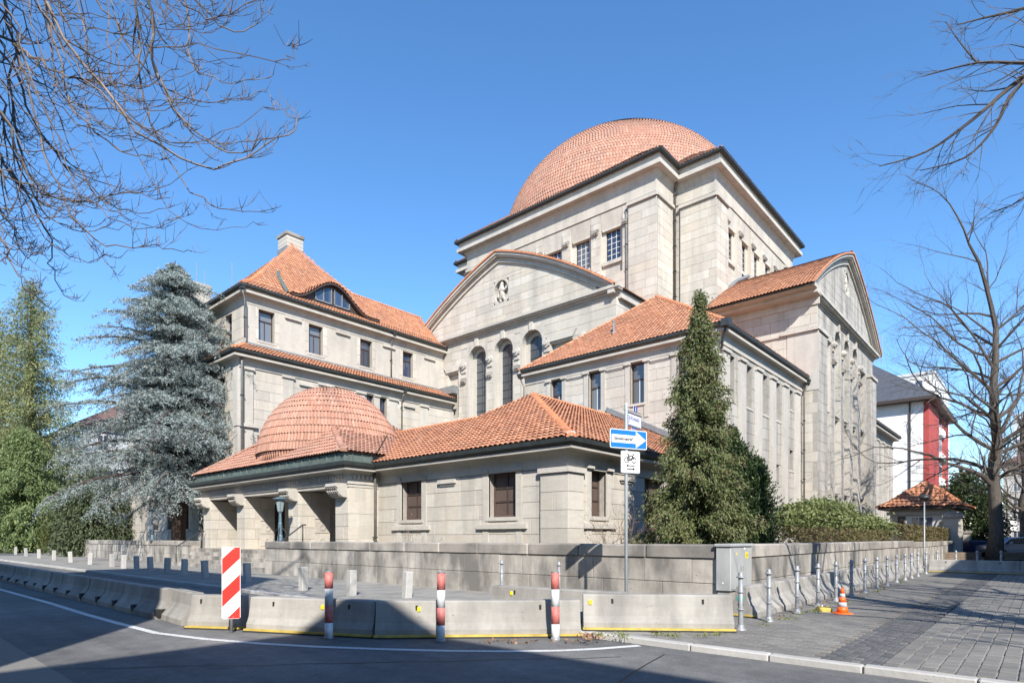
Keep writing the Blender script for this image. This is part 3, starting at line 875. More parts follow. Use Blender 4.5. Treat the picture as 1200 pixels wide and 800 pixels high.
# ---------- upper wing: walls 29.2 (front) / 12.0 (street side), eaves at 11.85
UF = Face('x', 29.2); US = Face('y', 12.0)
uw = [(c - .45, c + .45, 8.7, 10.95) for c in (22.15, 19.4, 16.65, 13.9)]
us = [(c - .36, c + .36, 8.42, 10.65) for c in (30.55, 33.0, 35.45, 37.7)] + [(39.85, 40.55, 9.45, 10.65)]
us2 = [(37.2, 37.9, 4.6, 5.75), (39.85, 40.55, 5.65, 6.9), (33.0, 33.7, 4.6, 5.75)]
mb = MB()
wall_panel(mb, UF, (12.0, 24.6, 0, 11.2), uw)
wall_panel(mb, US, (29.65, 42.3, 0, 11.2), us + us2)
mb.box(29.7, 43.0, 12.5, 24.3, 0, 11.2)
part(mb, 'wall', M['joint'])
masonry(UF, (11.97, 24.6, 4.6, 10.95), uw, .58, 1.0)
masonry(US, (29.2, 42.3, 0.8, 10.75), us + us2, .62, .8)
for a, b, z0, z1 in uw:
    window(UF, a, b, z0, z1, 0.26, 2, 1, .6, 'frame', 'glass', .05, True, .10, 'white_frame')
    jambs(UF, a, b, 7.9, 10.86, .27, .07, .13)
for c in (20.78, 18.03, 15.28):
    mb = MB(); UF.box(mb, c - .55, c + .55, 10.80, 10.94, -.02, .12); UF.box(mb, c - .50, c + .50, 10.72, 10.798, -.02, .07); part(mb, 'lintel', M['trim'])
for a, b, z0, z1 in us + us2:
    window(US, a, b, z0, z1, 0.26, 1, 2, None, 'frame', 'glass', .05, True, .06)
for c in (31.8, 34.25, 36.6, 38.8, 41.2):
    mb = MB(); US.box(mb, c - .42, c + .42, .8, 10.62, -.02, .13); US.box(mb, c - .48, c + .48, 10.62, 10.78, -.02, .22)
    part(mb, 'pilaster', M['trim'])
mb = MB(); US.box(mb, 29.17, 30.05, 0.0, 10.62, -.02, .13); US.box(mb, 29.1, 30.1, 10.62, 10.78, -.02, .22); part(mb, 'pilaster', M['trim'])
UPATH = [(29.2, 24.6), (29.2, 12.0), (42.3, 12.0)]
band(UPATH, 10.98, 11.32, .07)
eaves(UPATH, 11.85, 0.50, 0.62)
C_ = (28.75, 11.55, 11.90); D_ = (28.75, 24.75, 11.90); T_ = (34.4, 18.25, 16.5)
fs = [C_, D_, T_]; ss = [C_, (42.35, 11.55, 11.90), (42.35, 18.25, 16.5), T_]; s2 = [D_, (36, 24.75, 11.9), (36, 18.25, 16.5), T_]
rf = MB()
for q in (fs, ss, s2): rf.poly([(p[0], p[1], p[2] - .03) for p in q])
R_ = part(rf, 'roof', M['under'])
roof_part('roof_tiles', slope_frames(fs) + slope_frames(ss), .22, .34, M['tile'], R_)
mb = MB(); ridge_tiles(mb, C_, T_, .15); ridge_tiles(mb, D_, T_, .11); ridge_tiles(mb, T_, (42.3, 18.25, 16.5), .14); mb.build('ridge_tiles', M['ridge'], R_, kind='stuff')
mb = MB(); mb.lathe([(.07, 0), (.07, .75), (.10, .76), (.10, .82)], (30.6, 19.0, 13.3), 8); mb.lathe([(.22, 0), (.2, .06), (.1, .1)], (30.6, 19.0, 13.36), 8); mb.build('vent_pipe', M['lead'], R_)
downpipe(28.95, 24.5, 6.0, 11.4, True, (-.05, .25)); downpipe(42.15, 11.78, 0.2, 11.4, True, (.05, -.2))
mb = MB(); mb.box(28.55, 28.95, 11.35, 11.75, 11.62, 11.98); mb.tube([(28.75, 11.55, 11.65), (28.9, 11.8, 11.1), (29.1, 11.92, 10.7)], .06, 8); part(mb, 'corner_hopper', M['gutter'])
# mirrored rear wing beyond the street gable
BS = Face('y', 12.0)
bw = [(c - .36, c + .36, 8.42, 10.65) for c in (62.2, 64.7, 67.2, 69.7)]
mb = MB(); wall_panel(mb, BS, (60.3, 73.5, 0, 11.2), bw); mb.box(60.3, 73.5, 12.5, 24, 0, 11.2); part(mb, 'wall', M['joint'])
masonry(BS, (60.3, 73.5, 1.0, 10.75), bw, .62, 1.0, seen=False)
for a, b, z0, z1 in bw: window(BS, a, b, z0, z1, .26, 1, 2, None)
for c in (61.0, 63.45, 65.95, 68.45, 70.95, 73.0):
    mb = MB(); BS.box(mb, c - .42, c + .42, .8, 10.62, -.02, .13); BS.box(mb, c - .48, c + .48, 10.62, 10.78, -.02, .22); part(mb, 'pilaster', M['trim'])
BPATH = [(60.4, 12.0), (73.5, 12.0), (73.5, 24)]
band(BPATH, 10.98, 11.32, .07); eaves(BPATH, 11.85, .75, .62)
q = [(60.4, 11.3, 11.9), (74.1, 11.3, 11.9), (68.0, 18.25, 16.5), (60.4, 18.25, 16.5)]
rf = MB(); rf.poly([(p[0], p[1], p[2] - .03) for p in q]); rf.poly([(74.1, 11.3, 11.87), (74.1, 24.6, 11.87), (68, 18.25, 16.47)]); R_ = part(rf, 'roof', M['under'])
roof_part('roof_tiles', slope_frames(q), .22, .34, M['tile'], R_)

# ---------- left wing: lower storeys 35.8 / 16.2, upper storey 37.0 / 17.2
WL = Face('y', 35.8); WU = Face('y', 37.0); WFL = Face('x', 16.2); WFU = Face('x', 17.2)
wu = [(17.95, 19.0, 13.8, 15.75), (21.4, 22.45, 13.8, 15.75), (25.45, 26.48, 13.8, 15.75), (29.3, 30.3, 13.8, 15.75)]
wlw = [(25.15, 25.78, 9.2, 11.5), (26.27, 26.9, 9.2, 11.5), (17.3, 18.2, 5.4, 7.6), (20.6, 21.5, 5.4, 7.6)]
wfl = [(c - .5, c + .5, z, z + 2.1) for c in (38.2, 41.0, 43.8, 46.6, 49.4, 52.2) for z in (2.0, 5.6, 9.2)]
wfu = [(c - .5, c + .5, 13.8, 15.75) for c in (39.5, 43.0, 46.5)]
mb = MB()
wall_panel(mb, WL, (16.2, 33.5, 0, 11.8), wlw); wall_panel(mb, WU, (17.2, 33.5, 11.8, 16.4), wu)
wall_panel(mb, WFL, (36.25, 56.0, 0, 11.8), wfl); wall_panel(mb, WFU, (37.45, 50.5, 11.8, 16.4), wfu)
mb.box(16.7, 33.4, 36.3, 56.0, 0, 11.8); mb.box(17.7, 33.4, 37.5, 50.5, 11.8, 16.4)
part(mb, 'wall', M['joint'])
masonry(WL, (16.17, 33.5, 4.5, 11.5), wlw, .60, 1.1)
masonry(WU, (17.17, 33.5, 13.2, 15.85), wu, .66, 1.1)
masonry(WFL, (35.8, 56.0, 0.6, 11.5), wfl, .60, 1.1, seen=False)
masonry(WFU, (37.0, 50.5, 13.2, 15.85), wfu, .66, 1.1, seen=False)
for a, b, z0, z1 in wu: window(WU, a, b, z0, z1, .28, 2, 1, .68, 'frame', 'glass', .05, True, .06)
for a, b, z0, z1 in wlw[:2]: window(WL, a, b, z0, z1, .28, 1, 1, .62, 'frame', 'glass', .05, False)
for a, b, z0, z1 in wlw[2:]: window(WL, a, b, z0, z1, .28, 2, 1, .66, 'frame', 'glass', .05, True, .06)
for a, b, z0, z1 in wfl: window(WFL, a, b, z0, z1, .28, 2, 1, .66, 'frame', 'glass', .05, True, .06)
for a, b, z0, z1 in wfu: window(WFU, a, b, z0, z1, .28, 2, 1, .66, 'frame', 'glass', .05, True, .06)
for a, b in ((17.2, 17.75), (19.3, 21.1), (22.75, 25.15), (26.8, 29.0), (30.6, 33.2)):
    m_ = (a + b) / 2
    mb = MB(); WU.box(mb, a, b, 13.2, 15.80, -.02, .05); part(mb, 'wall_panel', M['trim'])
    if b - a > 1.0:
        mb = MB(); WU.box(mb, m_ - .55, m_ + .55, 15.62, 15.79, -.02, .20); part(mb, 'lintel', M['trim'])
for a, b in ((16.17, 17.0), (18.9, 19.6), (21.4, 22.4), (24.3, 24.95), (27.1, 27.8), (30.0, 30.7)):
    mb = MB(); WL.box(mb, a, b, 4.5, 11.42, -.02, .10); WL.box(mb, a - .06, b + .06, 11.42, 11.56, -.02, .20); part(mb, 'pilaster', M['trim'])
for c in (20.5, 23.4, 28.9):
    mb = MB(); WL.box(mb, c - .5, c + .5, 11.15, 11.3, -.02, .18); part(mb, 'lintel', M['trim'])
mb = MB(); WL.box(mb, 25.8, 26.25, 9.0, 11.45, -.4, .06); WL.box(mb, 25.76, 26.3, 11.45, 11.58, -.1, .14); part(mb, 'pilaster', M['trim'])
mb = MB(); mb.box(35.0 - 19.0, 16.4, 35.6, 36.2, 0, 11.5); mb.box(15.95, 17.2, 35.55, 36.0, 8, 8.2); part(mb, 'corner_pier', M['trim'])
WPATH = [(16.2, 56.0), (16.2, 35.8), (33.3, 35.8)]
band(WPATH, 11.58, 11.88, .06); eaves(WPATH, 12.42, .62, .6)
WUPATH = [(17.2, 50.5), (17.2, 37.0), (33.4, 37.0)]
band(WUPATH, 15.87, 16.15, .06); eaves(WUPATH, 16.82, .62, .72)
# skirt roof over the lower storeys
k0 = [(15.62, 35.22, 12.46), (33.2, 35.22, 12.46), (33.2, 36.95, 13.35), (17.15, 36.95, 13.35)]
k1 = [(15.62, 35.22, 12.46), (15.62, 56, 12.46), (17.15, 56, 13.35), (17.15, 36.95, 13.35)]
rf = MB()
for q in (k0, k1): rf.poly([(p[0], p[1], p[2] - .03) for p in q])
R_ = part(rf, 'skirt_roof', M['under'])
roof_part('roof_tiles', slope_frames(k0) + slope_frames(k1), .22, .34, M['tile'], R_)
mb = MB(); ridge_tiles(mb, k0[0], k0[3], .15); mb.build('ridge_tiles', M['ridge'], R_, kind='stuff')
mb = MB(); mb.box(17.1, 33.3, 36.88, 36.98, 13.30, 13.48); mb.box(32.9, 33.4, 35.2, 37.0, 12.9, 13.5); mb.build('flashing', M['lead'], R_)
# hipped pavilion roof, flared at the eaves, with lower ridge running back to the gable
E0 = (16.65, 36.45, 16.86); E1 = (33.45, 36.45, 16.86); E2 = (16.65, 50.6, 16.86)
def up(x, y, z): return (x, y, z)
F0 = up(17.75, 37.55, 17.62); F1 = (33.45, 37.55, 17.62); F2 = (17.75, 49.5, 17.62)
PK = (23.6, 43.5, 23.6); L1 = (26.7, 39.75, 20.05); L2 = (33.45, 39.75, 20.05)
sl = [[E0, E1, F1, F0], [E0, E2, F2, F0]]
sl2 = [[F0, F1, L2, L1, PK], [F0, F2, PK]]
rf = MB()
rf.poly([(p[0], p[1], p[2] - .03) for p in sl[0]]); rf.poly([(p[0], p[1], p[2] - .03) for p in sl[1]])
def tri_fan(pts):
    for i in range(1, len(pts) - 1): rf.poly([(p[0], p[1], p[2] - .05) for p in (pts[0], pts[i], pts[i + 1])])
for q in sl2: tri_fan(q)
rf.poly([(23.6, 43.5, 23.85), (26.7, 39.75, 20.0), (33.4, 47, 16.8), (23.6, 49.5, 17.5)]); rf.poly([L1, L2, (33.4, 45, 16.8), (28, 46, 16.8)]); rf.poly([F2, PK, (23.6, 49.5, 17.5)])
R_ = part(rf, 'roof', M['under'])
fr = []
for q in sl + sl2: fr += slope_frames(q)
roof_part('roof_tiles', fr, .22, .34, M['tile'], R_)
mb = MB(); ridge_tiles(mb, E0, F0, .17); ridge_tiles(mb, F0, PK, .17); ridge_tiles(mb, PK, L1, .12); ridge_tiles(mb, L1, L2, .12); mb.build('ridge_tiles', M['ridge'], R_, kind='stuff')
def chimney(x, y, z0, z1, a, b):
    mb = MB(); mb.cbox(x - a, x + a, y - b, y + b, z0, z1 - .25, .03)
    ch = part(mb, 'chimney', M['trim'])
    n = 3
    for i in range(n):
        zz = z0 + (z1 - .25 - z0) * i / n
        mb = MB(); mb.box(x - a - .015, x + a + .015, y - b - .015, y + b + .015, zz + .03, zz + (z1 - .25 - z0) / n - .02); mb.build('stone_course', M['trim'], ch)
    mb = MB(); mb.cbox(x - a - .1, x + a + .1, y - b - .1, y + b + .1, z1 - .25, z1, .04); mb.build('chimney_cap', M['coping'], ch)
    mb = MB(); mb.box(x - a - .06, x + a + .06, y - b - .06, y + b + .06, z0 - .5, z0 + .12); mb.build('flashing', M['lead'], ch)
chimney(23.85, 43.9, 23.5, 24.75, .66, .66)
chimney(20.5, 53.5, 17.0, 22.4, .8, 1.2)
mb = MB(); mb.tube([(20.5, 53.2, 22.2), (20.5, 53.2, 24.4)], .03, 5); mb.tube([(20.9, 52.6, 22.2), (20.9, 52.6, 23.7)], .03, 5); mb.tube([(21.5, 48.8, 19.5), (21.5, 48.8, 23.4)], .03, 5); part(mb, 'aerial', M['galv'])
# eyebrow dormer
def brow(s):
    t = abs(s - 23.3) / 2.9
    return 0.0 if t >= 1 else 1.55 * (math.cos(math.pi * t) * .5 + .5)
NS = 40; yb = 37.2; zb = 17.42
ss_ = [20.1 + 7.0 * i / NS for i in range(NS + 1)]
mb = MB(); top = [(s, zb + max(.02, brow(s) - .10)) for s in ss_]
for i in range(NS):
    (a, za), (b, zb_) = top[i], top[i + 1]
    mb.add([(a, yb, zb - .5), (b, yb, zb - .5), (b, yb, zb_), (a, yb, za), (a, yb + .1, zb - .5), (b, yb + .1, zb - .5), (b, yb + .1, zb_), (a, yb + .1, za)], [(0, 1, 2, 3), (7, 6, 5, 4)])
DM = part(mb, 'dormer', M['frame'])
for a, b in ((22.0, 23.2), (23.45, 24.65)):
    mb = MB(); n = 6
    for i in range(n):
        u0, u1 = a + (b - a) * i / n, a + (b - a) * (i + 1) / n
        mb.add([(u0, yb - .03, zb + .22), (u1, yb - .03, zb + .22), (u1, yb - .03, zb + max(.25, brow(u1) - .30)), (u0, yb - .03, zb + max(.25, brow(u0) - .30))], [(0, 1, 2, 3)])
    mb.build('pane', M['glass'], DM)
    mb = MB()
    for u in (a, (a + b) / 2, b): mb.box(u - .035, u + .035, yb - .08, yb - .035, zb + .18, zb + max(.3, brow(u) - .26))
    mb.box(a, b, yb - .08, yb - .036, zb + .14, zb + .22)
    mb.build('glazing_bars', M['lead'], DM)
fr = []
for i in range(32):
    s = 20.1 + 7.0 * (i + .5) / 32
    z = zb + brow(s); ds = .1; sl_ = (brow(s + ds) - brow(s - ds)) / (2 * ds)
    e = Vector((1, 0, sl_)).normalized(); u = Vector((0, 1, .12)).normalized(); n = e.cross(u).normalized()
    ymax = 37.55 + (z + .1 - 17.62) / 1.03
    j = 0
    while yb - .35 + j * .34 < ymax:
        fr.append((Vector((s, yb - .35 + j * .34, z + (j * .34) * .12)), e, u, n, .222 * math.sqrt(1 + sl_ ** 2))); j += 1
roof_part('dormer_tiles', fr, .22, .34, M['tile'], DM)
mb = MB()
for i in range(NS):
    a, b = ss_[i], ss_[i + 1]
    za, zc = zb + brow(a), zb + brow(b)
    mb.add([(a, yb - .32, za - .12), (b, yb - .32, zc - .12), (b, yb - .32, zc), (a, yb - .32, za), (a, yb + .4, za - .12), (b, yb + .4, zc - .12), (b, yb + .4, zc), (a, yb + .4, za)], [(0, 1, 2, 3), (0, 4, 5, 1), (3, 2, 6, 7)])
mb.build('dormer_edge', M['frame'], DM)
mb = MB(); mb.tube([(19.95, 37.1, 17.4), (20.05, 37.9, 18.2), (20.1, 38.6, 19.0), (20.3, 39.0, 19.45)], [.12, .14, .12, .1], 6); mb.build('flashing', M['copper'], DM)
downpipe(16.9, 36.6, 13.6, 16.5, True, (-.2, -.1)); downpipe(28.1, 36.85, 13.5, 16.5, True, (0, -.3)); downpipe(28.15, 35.65, 6.0, 12.1, True, (0, -.3))
downpipe(16.25, 35.55, 1.0, 12.0, False, (0, 0), .08)

# ---------- barrel gables
def drop(x): x = abs(x); return .30 * x + .0210 * x * x
def gable(F, sc, half, zpk, zc, s_lo, s_hi, z_base, holes, back, niche, seen=True):
    n = 26
    arc = [(sc + half * (2 * i / n - 1)) for i in range(n + 1)]
    outer = [(s, zpk - drop(s - sc)) for s in arc]
    band_h = .62
    inner = [(s, max(zc, z - band_h)) for s, z in outer]
    kept = [p for p in inner[::-1] if p[1] > zc + .02]
    conv = [(kept[-1][0], zc), (kept[0][0], zc)] + kept
    mb = MB(); F.prism(mb, conv, -.45, -.36); [F.prism(mb, cc, -.37, 0) for cc in (clip_convex([(niche[0] - 30, zc - 1), (niche[0] - .74, zc - 1), (niche[0] - .74, 60), (niche[0] - 30, 60)], conv), clip_convex([(niche[0] + .74, zc - 1), (niche[0] + 30, zc - 1), (niche[0] + 30, 60), (niche[0] + .74, 60)], conv), clip_convex([(niche[0] - .74, zc - 1), (niche[0] + .74, zc - 1), (niche[0] + .74, niche[1] - .84), (niche[0] - .74, niche[1] - .84)], conv), clip_convex([(niche[0] - .74, niche[1] + .84), (niche[0] + .74, niche[1] + .84), (niche[0] + .74, 60), (niche[0] - .74, 60)], conv)) if len(cc) > 2]
    wall_panel(mb, F, (s_lo, s_hi, z_base, zc), holes)
    part(mb, 'wall', M['joint'])
    nr = (niche[0] - .75, niche[0] + .75, niche[1] - .85, niche[1] + .85)
    masonry(F, (s_lo, s_hi, zc, zpk), [nr], .60, 1.25, clip=conv, seen=seen)
    masonry(F, (s_lo, s_hi, z_base, zc - .5), holes, .62, 1.15, seen=seen)
    # raking cornice: one stone band with its mouldings, and the tile edge over it
    mb = MB()
    for d0, d1, t0, t1 in ((-.1, .46, 0.0, .20), (-.1, .36, .20, .32), (-.1, .10, .32, .62), (-.1, .16, .62, .70)):
        for i in range(n):
            (sa, za), (sb, zb2) = outer[i], outer[i + 1]
            if za - t0 < zc + .05 and zb2 - t0 < zc + .05: continue
            F.prism(mb, [(sa, max(zc, za - t1)), (sb, max(zc, zb2 - t1)), (sb, max(zc + .01, zb2 - t0)), (sa, max(zc + .01, za - t0))], d0, d1)
    part(mb, 'raking_cornice', M['trim'])
    mb = MB()
    for i in range(n):
        (sa, za), (sb, zb2) = outer[i], outer[i + 1]
        F.prism(mb, [(sa, za), (sb, zb2), (sb, zb2 + .10), (sa, za + .10)], .1, .56)
    part(mb, 'tile_edge', M['ridge'])
    # horizontal cornice
    mb = MB()
    for d1, z0, z1 in ((.50, zc - .16, zc + .03), (.40, zc - .26, zc - .16), (.16, zc - .40, zc - .26), (.10, zc - .52, zc - .43)):
        F.box(mb, s_lo - min(d1, .45), s_hi + min(d1, .45), z0, z1 - .002, -.1, d1)
    part(mb, 'cornice', M['trim'])
    # barrel roof running back
    rf = MB(); a0 = F.P(0, 0, .5); cb = back
    for i in range(n):
        (sa, za), (sb, zb2) = outer[i], outer[i + 1]
        q = []
        for s, z in ((sa, za), (sb, zb2)):
            p = list(F.P(s, z + .06, .40)); q.append(tuple(p))
        for s, z in ((sb, zb2), (sa, za)):
            p = list(F.P(s, z + .06, 0)); p[0 if F.axis == 'x' else 1] = cb; q.append(tuple(p))
        rf.poly(q)
    R = part(rf, 'roof', M['under'])
    fr = []; l = .34; x = half + .02
    e = Vector((0, 1, 0)) if F.axis == 'y' else Vector((1, 0, 0))
    depth = abs(cb - (F.c - .5))
    for sg in (-1, 1):
        x = half + .25
        while x > 0:
            slope = .30 + .042 * x
            sdir = Vector((-sg, 0, 0)) if F.axis == 'y' else Vector((0, -sg, 0))
            u = (sdir + Vector((0, 0, slope))).normalized()
            nn = (e.cross(u)); nn = nn if nn.z > 0 else -nn
            base = Vector(F.P(sc + sg * x, zpk - drop(x) + .08, .5))
            for k in range(int(depth / .22)):
                fr.append((base + e * (.22 * (k + .5)), e, u, nn, .22))
            x -= l / math.sqrt(1 + slope ** 2)
    roof_part('roof_tiles', fr, .22, l, M['tile'], R)
    # round niche with a carved seated lion in relief
    ns, nz = niche
    mb = MB(); ring = 20; rr = .72; rz = .85
    co = [(ns + rr * math.cos(2 * math.pi * i / ring), nz + rz * math.sin(2 * math.pi * i / ring)) for i in range(ring)]
    F.prism(mb, co, -.40, -.34)
    for i in range(ring):
        j = (i + 1) % ring
        a, b = co[i], co[j]
        o1 = (ns + (a[0] - ns) * 1.3, nz + (a[1] - nz) * 1.3); o2 = (ns + (b[0] - ns) * 1.3, nz + (b[1] - nz) * 1.3)
        o1 = (min(max(o1[0], nr[0]), nr[1]), min(max(o1[1], nr[2]), nr[3])); o2 = (min(max(o2[0], nr[0]), nr[1]), min(max(o2[1], nr[2]), nr[3]))
        mb.add([F.P(*a, .03), F.P(*b, .03), F.P(*o2, .03), F.P(*o1, .03), F.P(*a, -.36), F.P(*b, -.36)], [(0, 1, 2, 3), (0, 4, 5, 1)])
    part(mb, 'medallion', M['trim'])
    sk = bpy.data.meshes.new('relief_figure')
    J = [(0, -.15), (0.02, .12), (.05, .36), (.0, .55), (-.12, .60), (.22, .16), (.34, -.06), (.30, -.34), (-.20, .10), (-.34, .20), (-.40, .36), (.14, -.38), (.12, -.66), (-.14, -.42), (-.30, -.62), (.05, -.5)]
    E_ = [(0, 1), (1, 2), (2, 3), (3, 4), (1, 5), (5, 6), (6, 7), (1, 8), (8, 9), (9, 10), (0, 11), (11, 12), (0, 13), (13, 14), (0, 15)]
    sk.from_pydata([F.P(ns + a * 1.18, nz + b * 1.18, -.12) for a, b in J], E_, []); sk.update()
    so = bpy.data.objects.new('relief_figure', sk); link(so, SYN); sk.materials.append(M['trim'])
    md = so.modifiers.new('skin', 'SKIN')
    radii = [.20, .20, .15, .17, .10, .12, .10, .09, .11, .09, .08, .13, .10, .12, .10, .12]
    for v, r in zip(sk.skin_vertices[0].data, radii): v.radius = (r, r)
    sk.skin_vertices[0].data[0].use_root = True
    so.modifiers.new('smooth', 'SUBSURF').levels = 1

def arch_window(F, c, w, z0, zs, glass, seen=True):
    """deep round-headed opening: archivolt ring, reveal, leaded glass"""
    R = w / 2; n = 14
    pts = [(c + R * math.cos(math.pi * i / n), zs + R * math.sin(math.pi * i / n)) for i in range(n + 1)]
    mb = MB()
    for i in range(n):
        a, b = pts[i], pts[i + 1]
        o1 = (c + (a[0] - c) * 1.14, min(zs + (a[1] - zs) * 1.14, zs + R + .06)); o2 = (c + (b[0] - c) * 1.14, min(zs + (b[1] - zs) * 1.14, zs + R + .06))
        k1 = (c + R + .14 if a[0] > c else c - R - .14, zs + R + .14); k2 = (c + R + .14 if b[0] > c else c - R - .14, zs + R + .14)
        mb.add([F.P(*a, .04), F.P(*b, .04), F.P(*o2, .04), F.P(*o1, .04), F.P(*a, -.55), F.P(*b, -.55)], [(0, 1, 2, 3), (1, 0, 4, 5)])
        mb.add([F.P(*o1, .035), F.P(*o2, .035), F.P(o2[0], zs + R + .14, .035), F.P(o1[0], zs + R + .14, .035)], [(0, 1, 2, 3)])
    for s in (-1, 1):
        F.box(mb, c + s * (R - .012), c + s * (R + .14), z0, zs, -.55, .04)
        a = (c + s * R * 1.0, zs)
        F.box(mb, c + s * (R + .004), c + s * (R + .14), zs, zs + R + .14, -.5, .034)
    F.box(mb, c - .16, c + .16, zs + R - .06, zs + R + .52, -.1, .17)
    aw = part(mb, 'arch_window', M['trim'])
    g0 = R * .66
    mb = MB(); gp = [(c - g0, z0)] + [(c + g0, z0)] + [(c + g0 * math.cos(math.pi * i / 10), zs + g0 * 1.0 * math.sin(math.pi * i / 10)) for i in range(11)]
    F.prism(mb, gp, -.62, -.58); mb.build('pane', M[glass], aw)
    mb = MB()
    F.box(mb, c - R, c - g0, z0, zs, -.60, -.46); F.box(mb, c + g0, c + R, z0, zs, -.60, -.46)
    for i in range(10):
        t0, t1 = math.pi * i / 10, math.pi * (i + 1) / 10
        F.prism(mb, [(c + g0 * math.cos(t0), zs + g0 * math.sin(t0)), (c + R * math.cos(t0), zs + R * math.sin(t0)), (c + R * math.cos(t1), zs + R * math.sin(t1)), (c + g0 * math.cos(t1), zs + g0 * math.sin(t1))], -.60, -.46)
    mb.build('inner_arch', M['trim'], aw)
    mb = MB()
    for z in np.arange(z0 + .5, zs + .2, .62): F.box(mb, c - g0, c + g0, z - .02, z + .02, -.578, -.56)
    F.box(mb, c - .015, c + .015, z0, zs + g0 - .05, -.578, -.565)
    mb.build('glazing_bars', M['iron'], aw)
    return aw

def carved_capital(F, c, z, w=.5):
    mb = MB()
    F.box(mb, c - w / 2, c + w / 2, z, z + .12, -.02, .16)
    for k in range(3):
        s = c - w / 2 + w * (k + .5) / 3
        F.prism(mb, [(s - .08, z - .02), (s + .08, z - .02), (s + .05, z - .30), (s - .05, z - .30)], -.02, .22)
        F.box(mb, s - .07, s + .07, z - .18, z - .08, .22, .27)
    part(mb, 'capital', M['coping'])
def scroll_boss(F, c, z, r=.28):
    mb = MB(); n = 10
    co = [(c + r * math.cos(2 * math.pi * i / n), z + r * math.sin(2 * math.pi * i / n)) for i in range(n)]
    F.prism(mb, co, -.02, .24); F.prism(mb, [(c + (s - c) * .5, z + (q - z) * .5) for s, q in co], .24, .34)
    F.box(mb, c - r * .8, c + r * .8, z - r * 1.9, z - r, -.02, .12)
    part(mb, 'scroll_boss', M['trim'])

# left (front) gable, plane x = 33.5
GF = Face('x', 33.5)
gcs = (33.1, 30.35, 27.6)
gh = [(c - .95, c + .95, 9.6, 16.35) for c in gcs] + [(35.2, 36.45, 11.0, 14.9), (24.0, 25.9, 11.0, 15.3)]
gable(GF, 30.75, 10.2, 22.75, 17.45, 20.6, 40.0, 5.0, gh, 39.8, (30.6, 19.85))
for c in gcs: arch_window(GF, c, 1.9, 9.6, 15.36, 'leaded')
for c in (31.72, 28.98, 34.55, 26.2): scroll_boss(GF, c, 15.0, .30); carved_capital(GF, c, 13.9, .55)
for a, b, z1 in ((35.2, 36.45, 14.6), (24.0, 25.9, 14.9)):
    mb = MB(); GF.box(mb, a - .1, b + .1, 10.9, z1 + .3, -.5, -.30); GF.box(mb, a - .1, a + .01, 10.9, z1 + .2, -.299, .01); GF.box(mb, b - .01, b + .1, 10.9, z1 + .2, -.299, .01); part(mb, 'blind_niche', M['stone'])
    mb = MB(); GF.box(mb, a - .1, b + .1, z1, z1 + .14, -.3, .02)
    GF.prism(mb, [(a - .05, z1 + .14), (b + .05, z1 + .14), (b + .35, z1 + .62), (a - .35, z1 + .62)], -.3, .16); part(mb, 'niche_hood', M['trim'])
    mb = MB(); GF.box(mb, a - .15, b + .15, 10.75, 10.98, -.3, .18); part(mb, 'sill', M['trim'])
for c in (37.2, 23.2): scroll_boss(GF, c, 14.9, .26); carved_capital(GF, c, 13.8, .4)
# its street-side flank and body
GE = Face('y', 20.6)
mb = MB(); mb.box(34.4, 42.0, 20.6, 40.0, 5.0, 17.2); mb.box(33.95, 34.39, 20.6, 21.2, 5.0, 17.2); part(mb, 'wall', M['joint'])
masonry(GE, (33.5, 42.0, 11.8, 16.95), (), .62, 1.15, d=0)
mb = MB(); mb.box(33.6, 41.9, 20.30, 20.65, 16.75, 17.0); mb.box(33.05, 41.9, 20.52, 21.0, 17.005, 17.52); part(mb, 'cornice', M['trim'])
mb = MB(); mb.box(33.0, 41.9, 20.40, 20.515, 17.38, 17.5); part(mb, 'gutter', M['gutter'])
# right (street) gable, plane y = 11.3
GS = Face('y', 11.3)
hcs = (48.45, 51.1, 53.75)
hh_ = [(c - .8, c + .8, 4.0, 16.35) for c in hcs] + [(44.95, 46.5, 4.0, 15.5), (55.7, 57.25, 4.0, 15.5)]
gable(GS, 51.1, 10.3, 22.72, 17.25, 42.4, 60.3, 0.0, hh_, 18.05, (51.2, 20.6))
for c in hcs: arch_window(GS, c, 1.6, 4.0, 15.5, 'leaded')
for a, b in ((44.95, 46.5), (55.7, 57.25)):
    mb = MB(); GS.box(mb, a - .1, b + .1, 4, 15.5, -.5, -.42); GS.box(mb, a - .1, a + .01, 4, 15.49, -.419, .01); GS.box(mb, b - .01, b + .1, 4, 15.49, -.419, .01); part(mb, 'blind_niche', M['stone'])
    mb = MB(); GS.prism(mb, [(a, 15.0), (b, 15.0), (b + .1, 15.5), (a - .1, 15.5)], -.42, .10); part(mb, 'niche_hood', M['trim'])
for c in [h for h in hcs] + [45.7, 56.5]:
    for z in (10.1, 4.6):
        mb = MB(); GS.box(mb, c - .62, c + .62, z, z + .16, -.45, .06); part(mb, 'sill', M['trim'])
        if z < 8:
            window(GS, c - .45, c + .45, z + .3, z + 1.8, .40, 1, 2, None, 'frame', 'glass', .05, False)
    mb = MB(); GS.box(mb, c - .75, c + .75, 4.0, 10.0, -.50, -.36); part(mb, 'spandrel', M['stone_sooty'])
for c in (47.1, 49.8, 52.4, 55.05): scroll_boss(GS, c, 15.0, .24); carved_capital(GS, c, 13.9, .5)
for s0, s1 in ((42.37, 44.6), (57.9, 60.3)):
    mb = MB(); GS.box(mb, s0, s1, 0, 14.85, -.02, .28); part(mb, 'corner_pier', M['joint'])
    masonry(Face('y', 11.02), (s0, s1, 0.6, 14.8), (), .66, 1.1)
    mb = MB(); GS.box(mb, s0 - .08, s1 + .1, 14.85, 15.1, -.02, .42); part(mb, 'pier_cap', M['trim'])
GK = Face('x', 42.4)
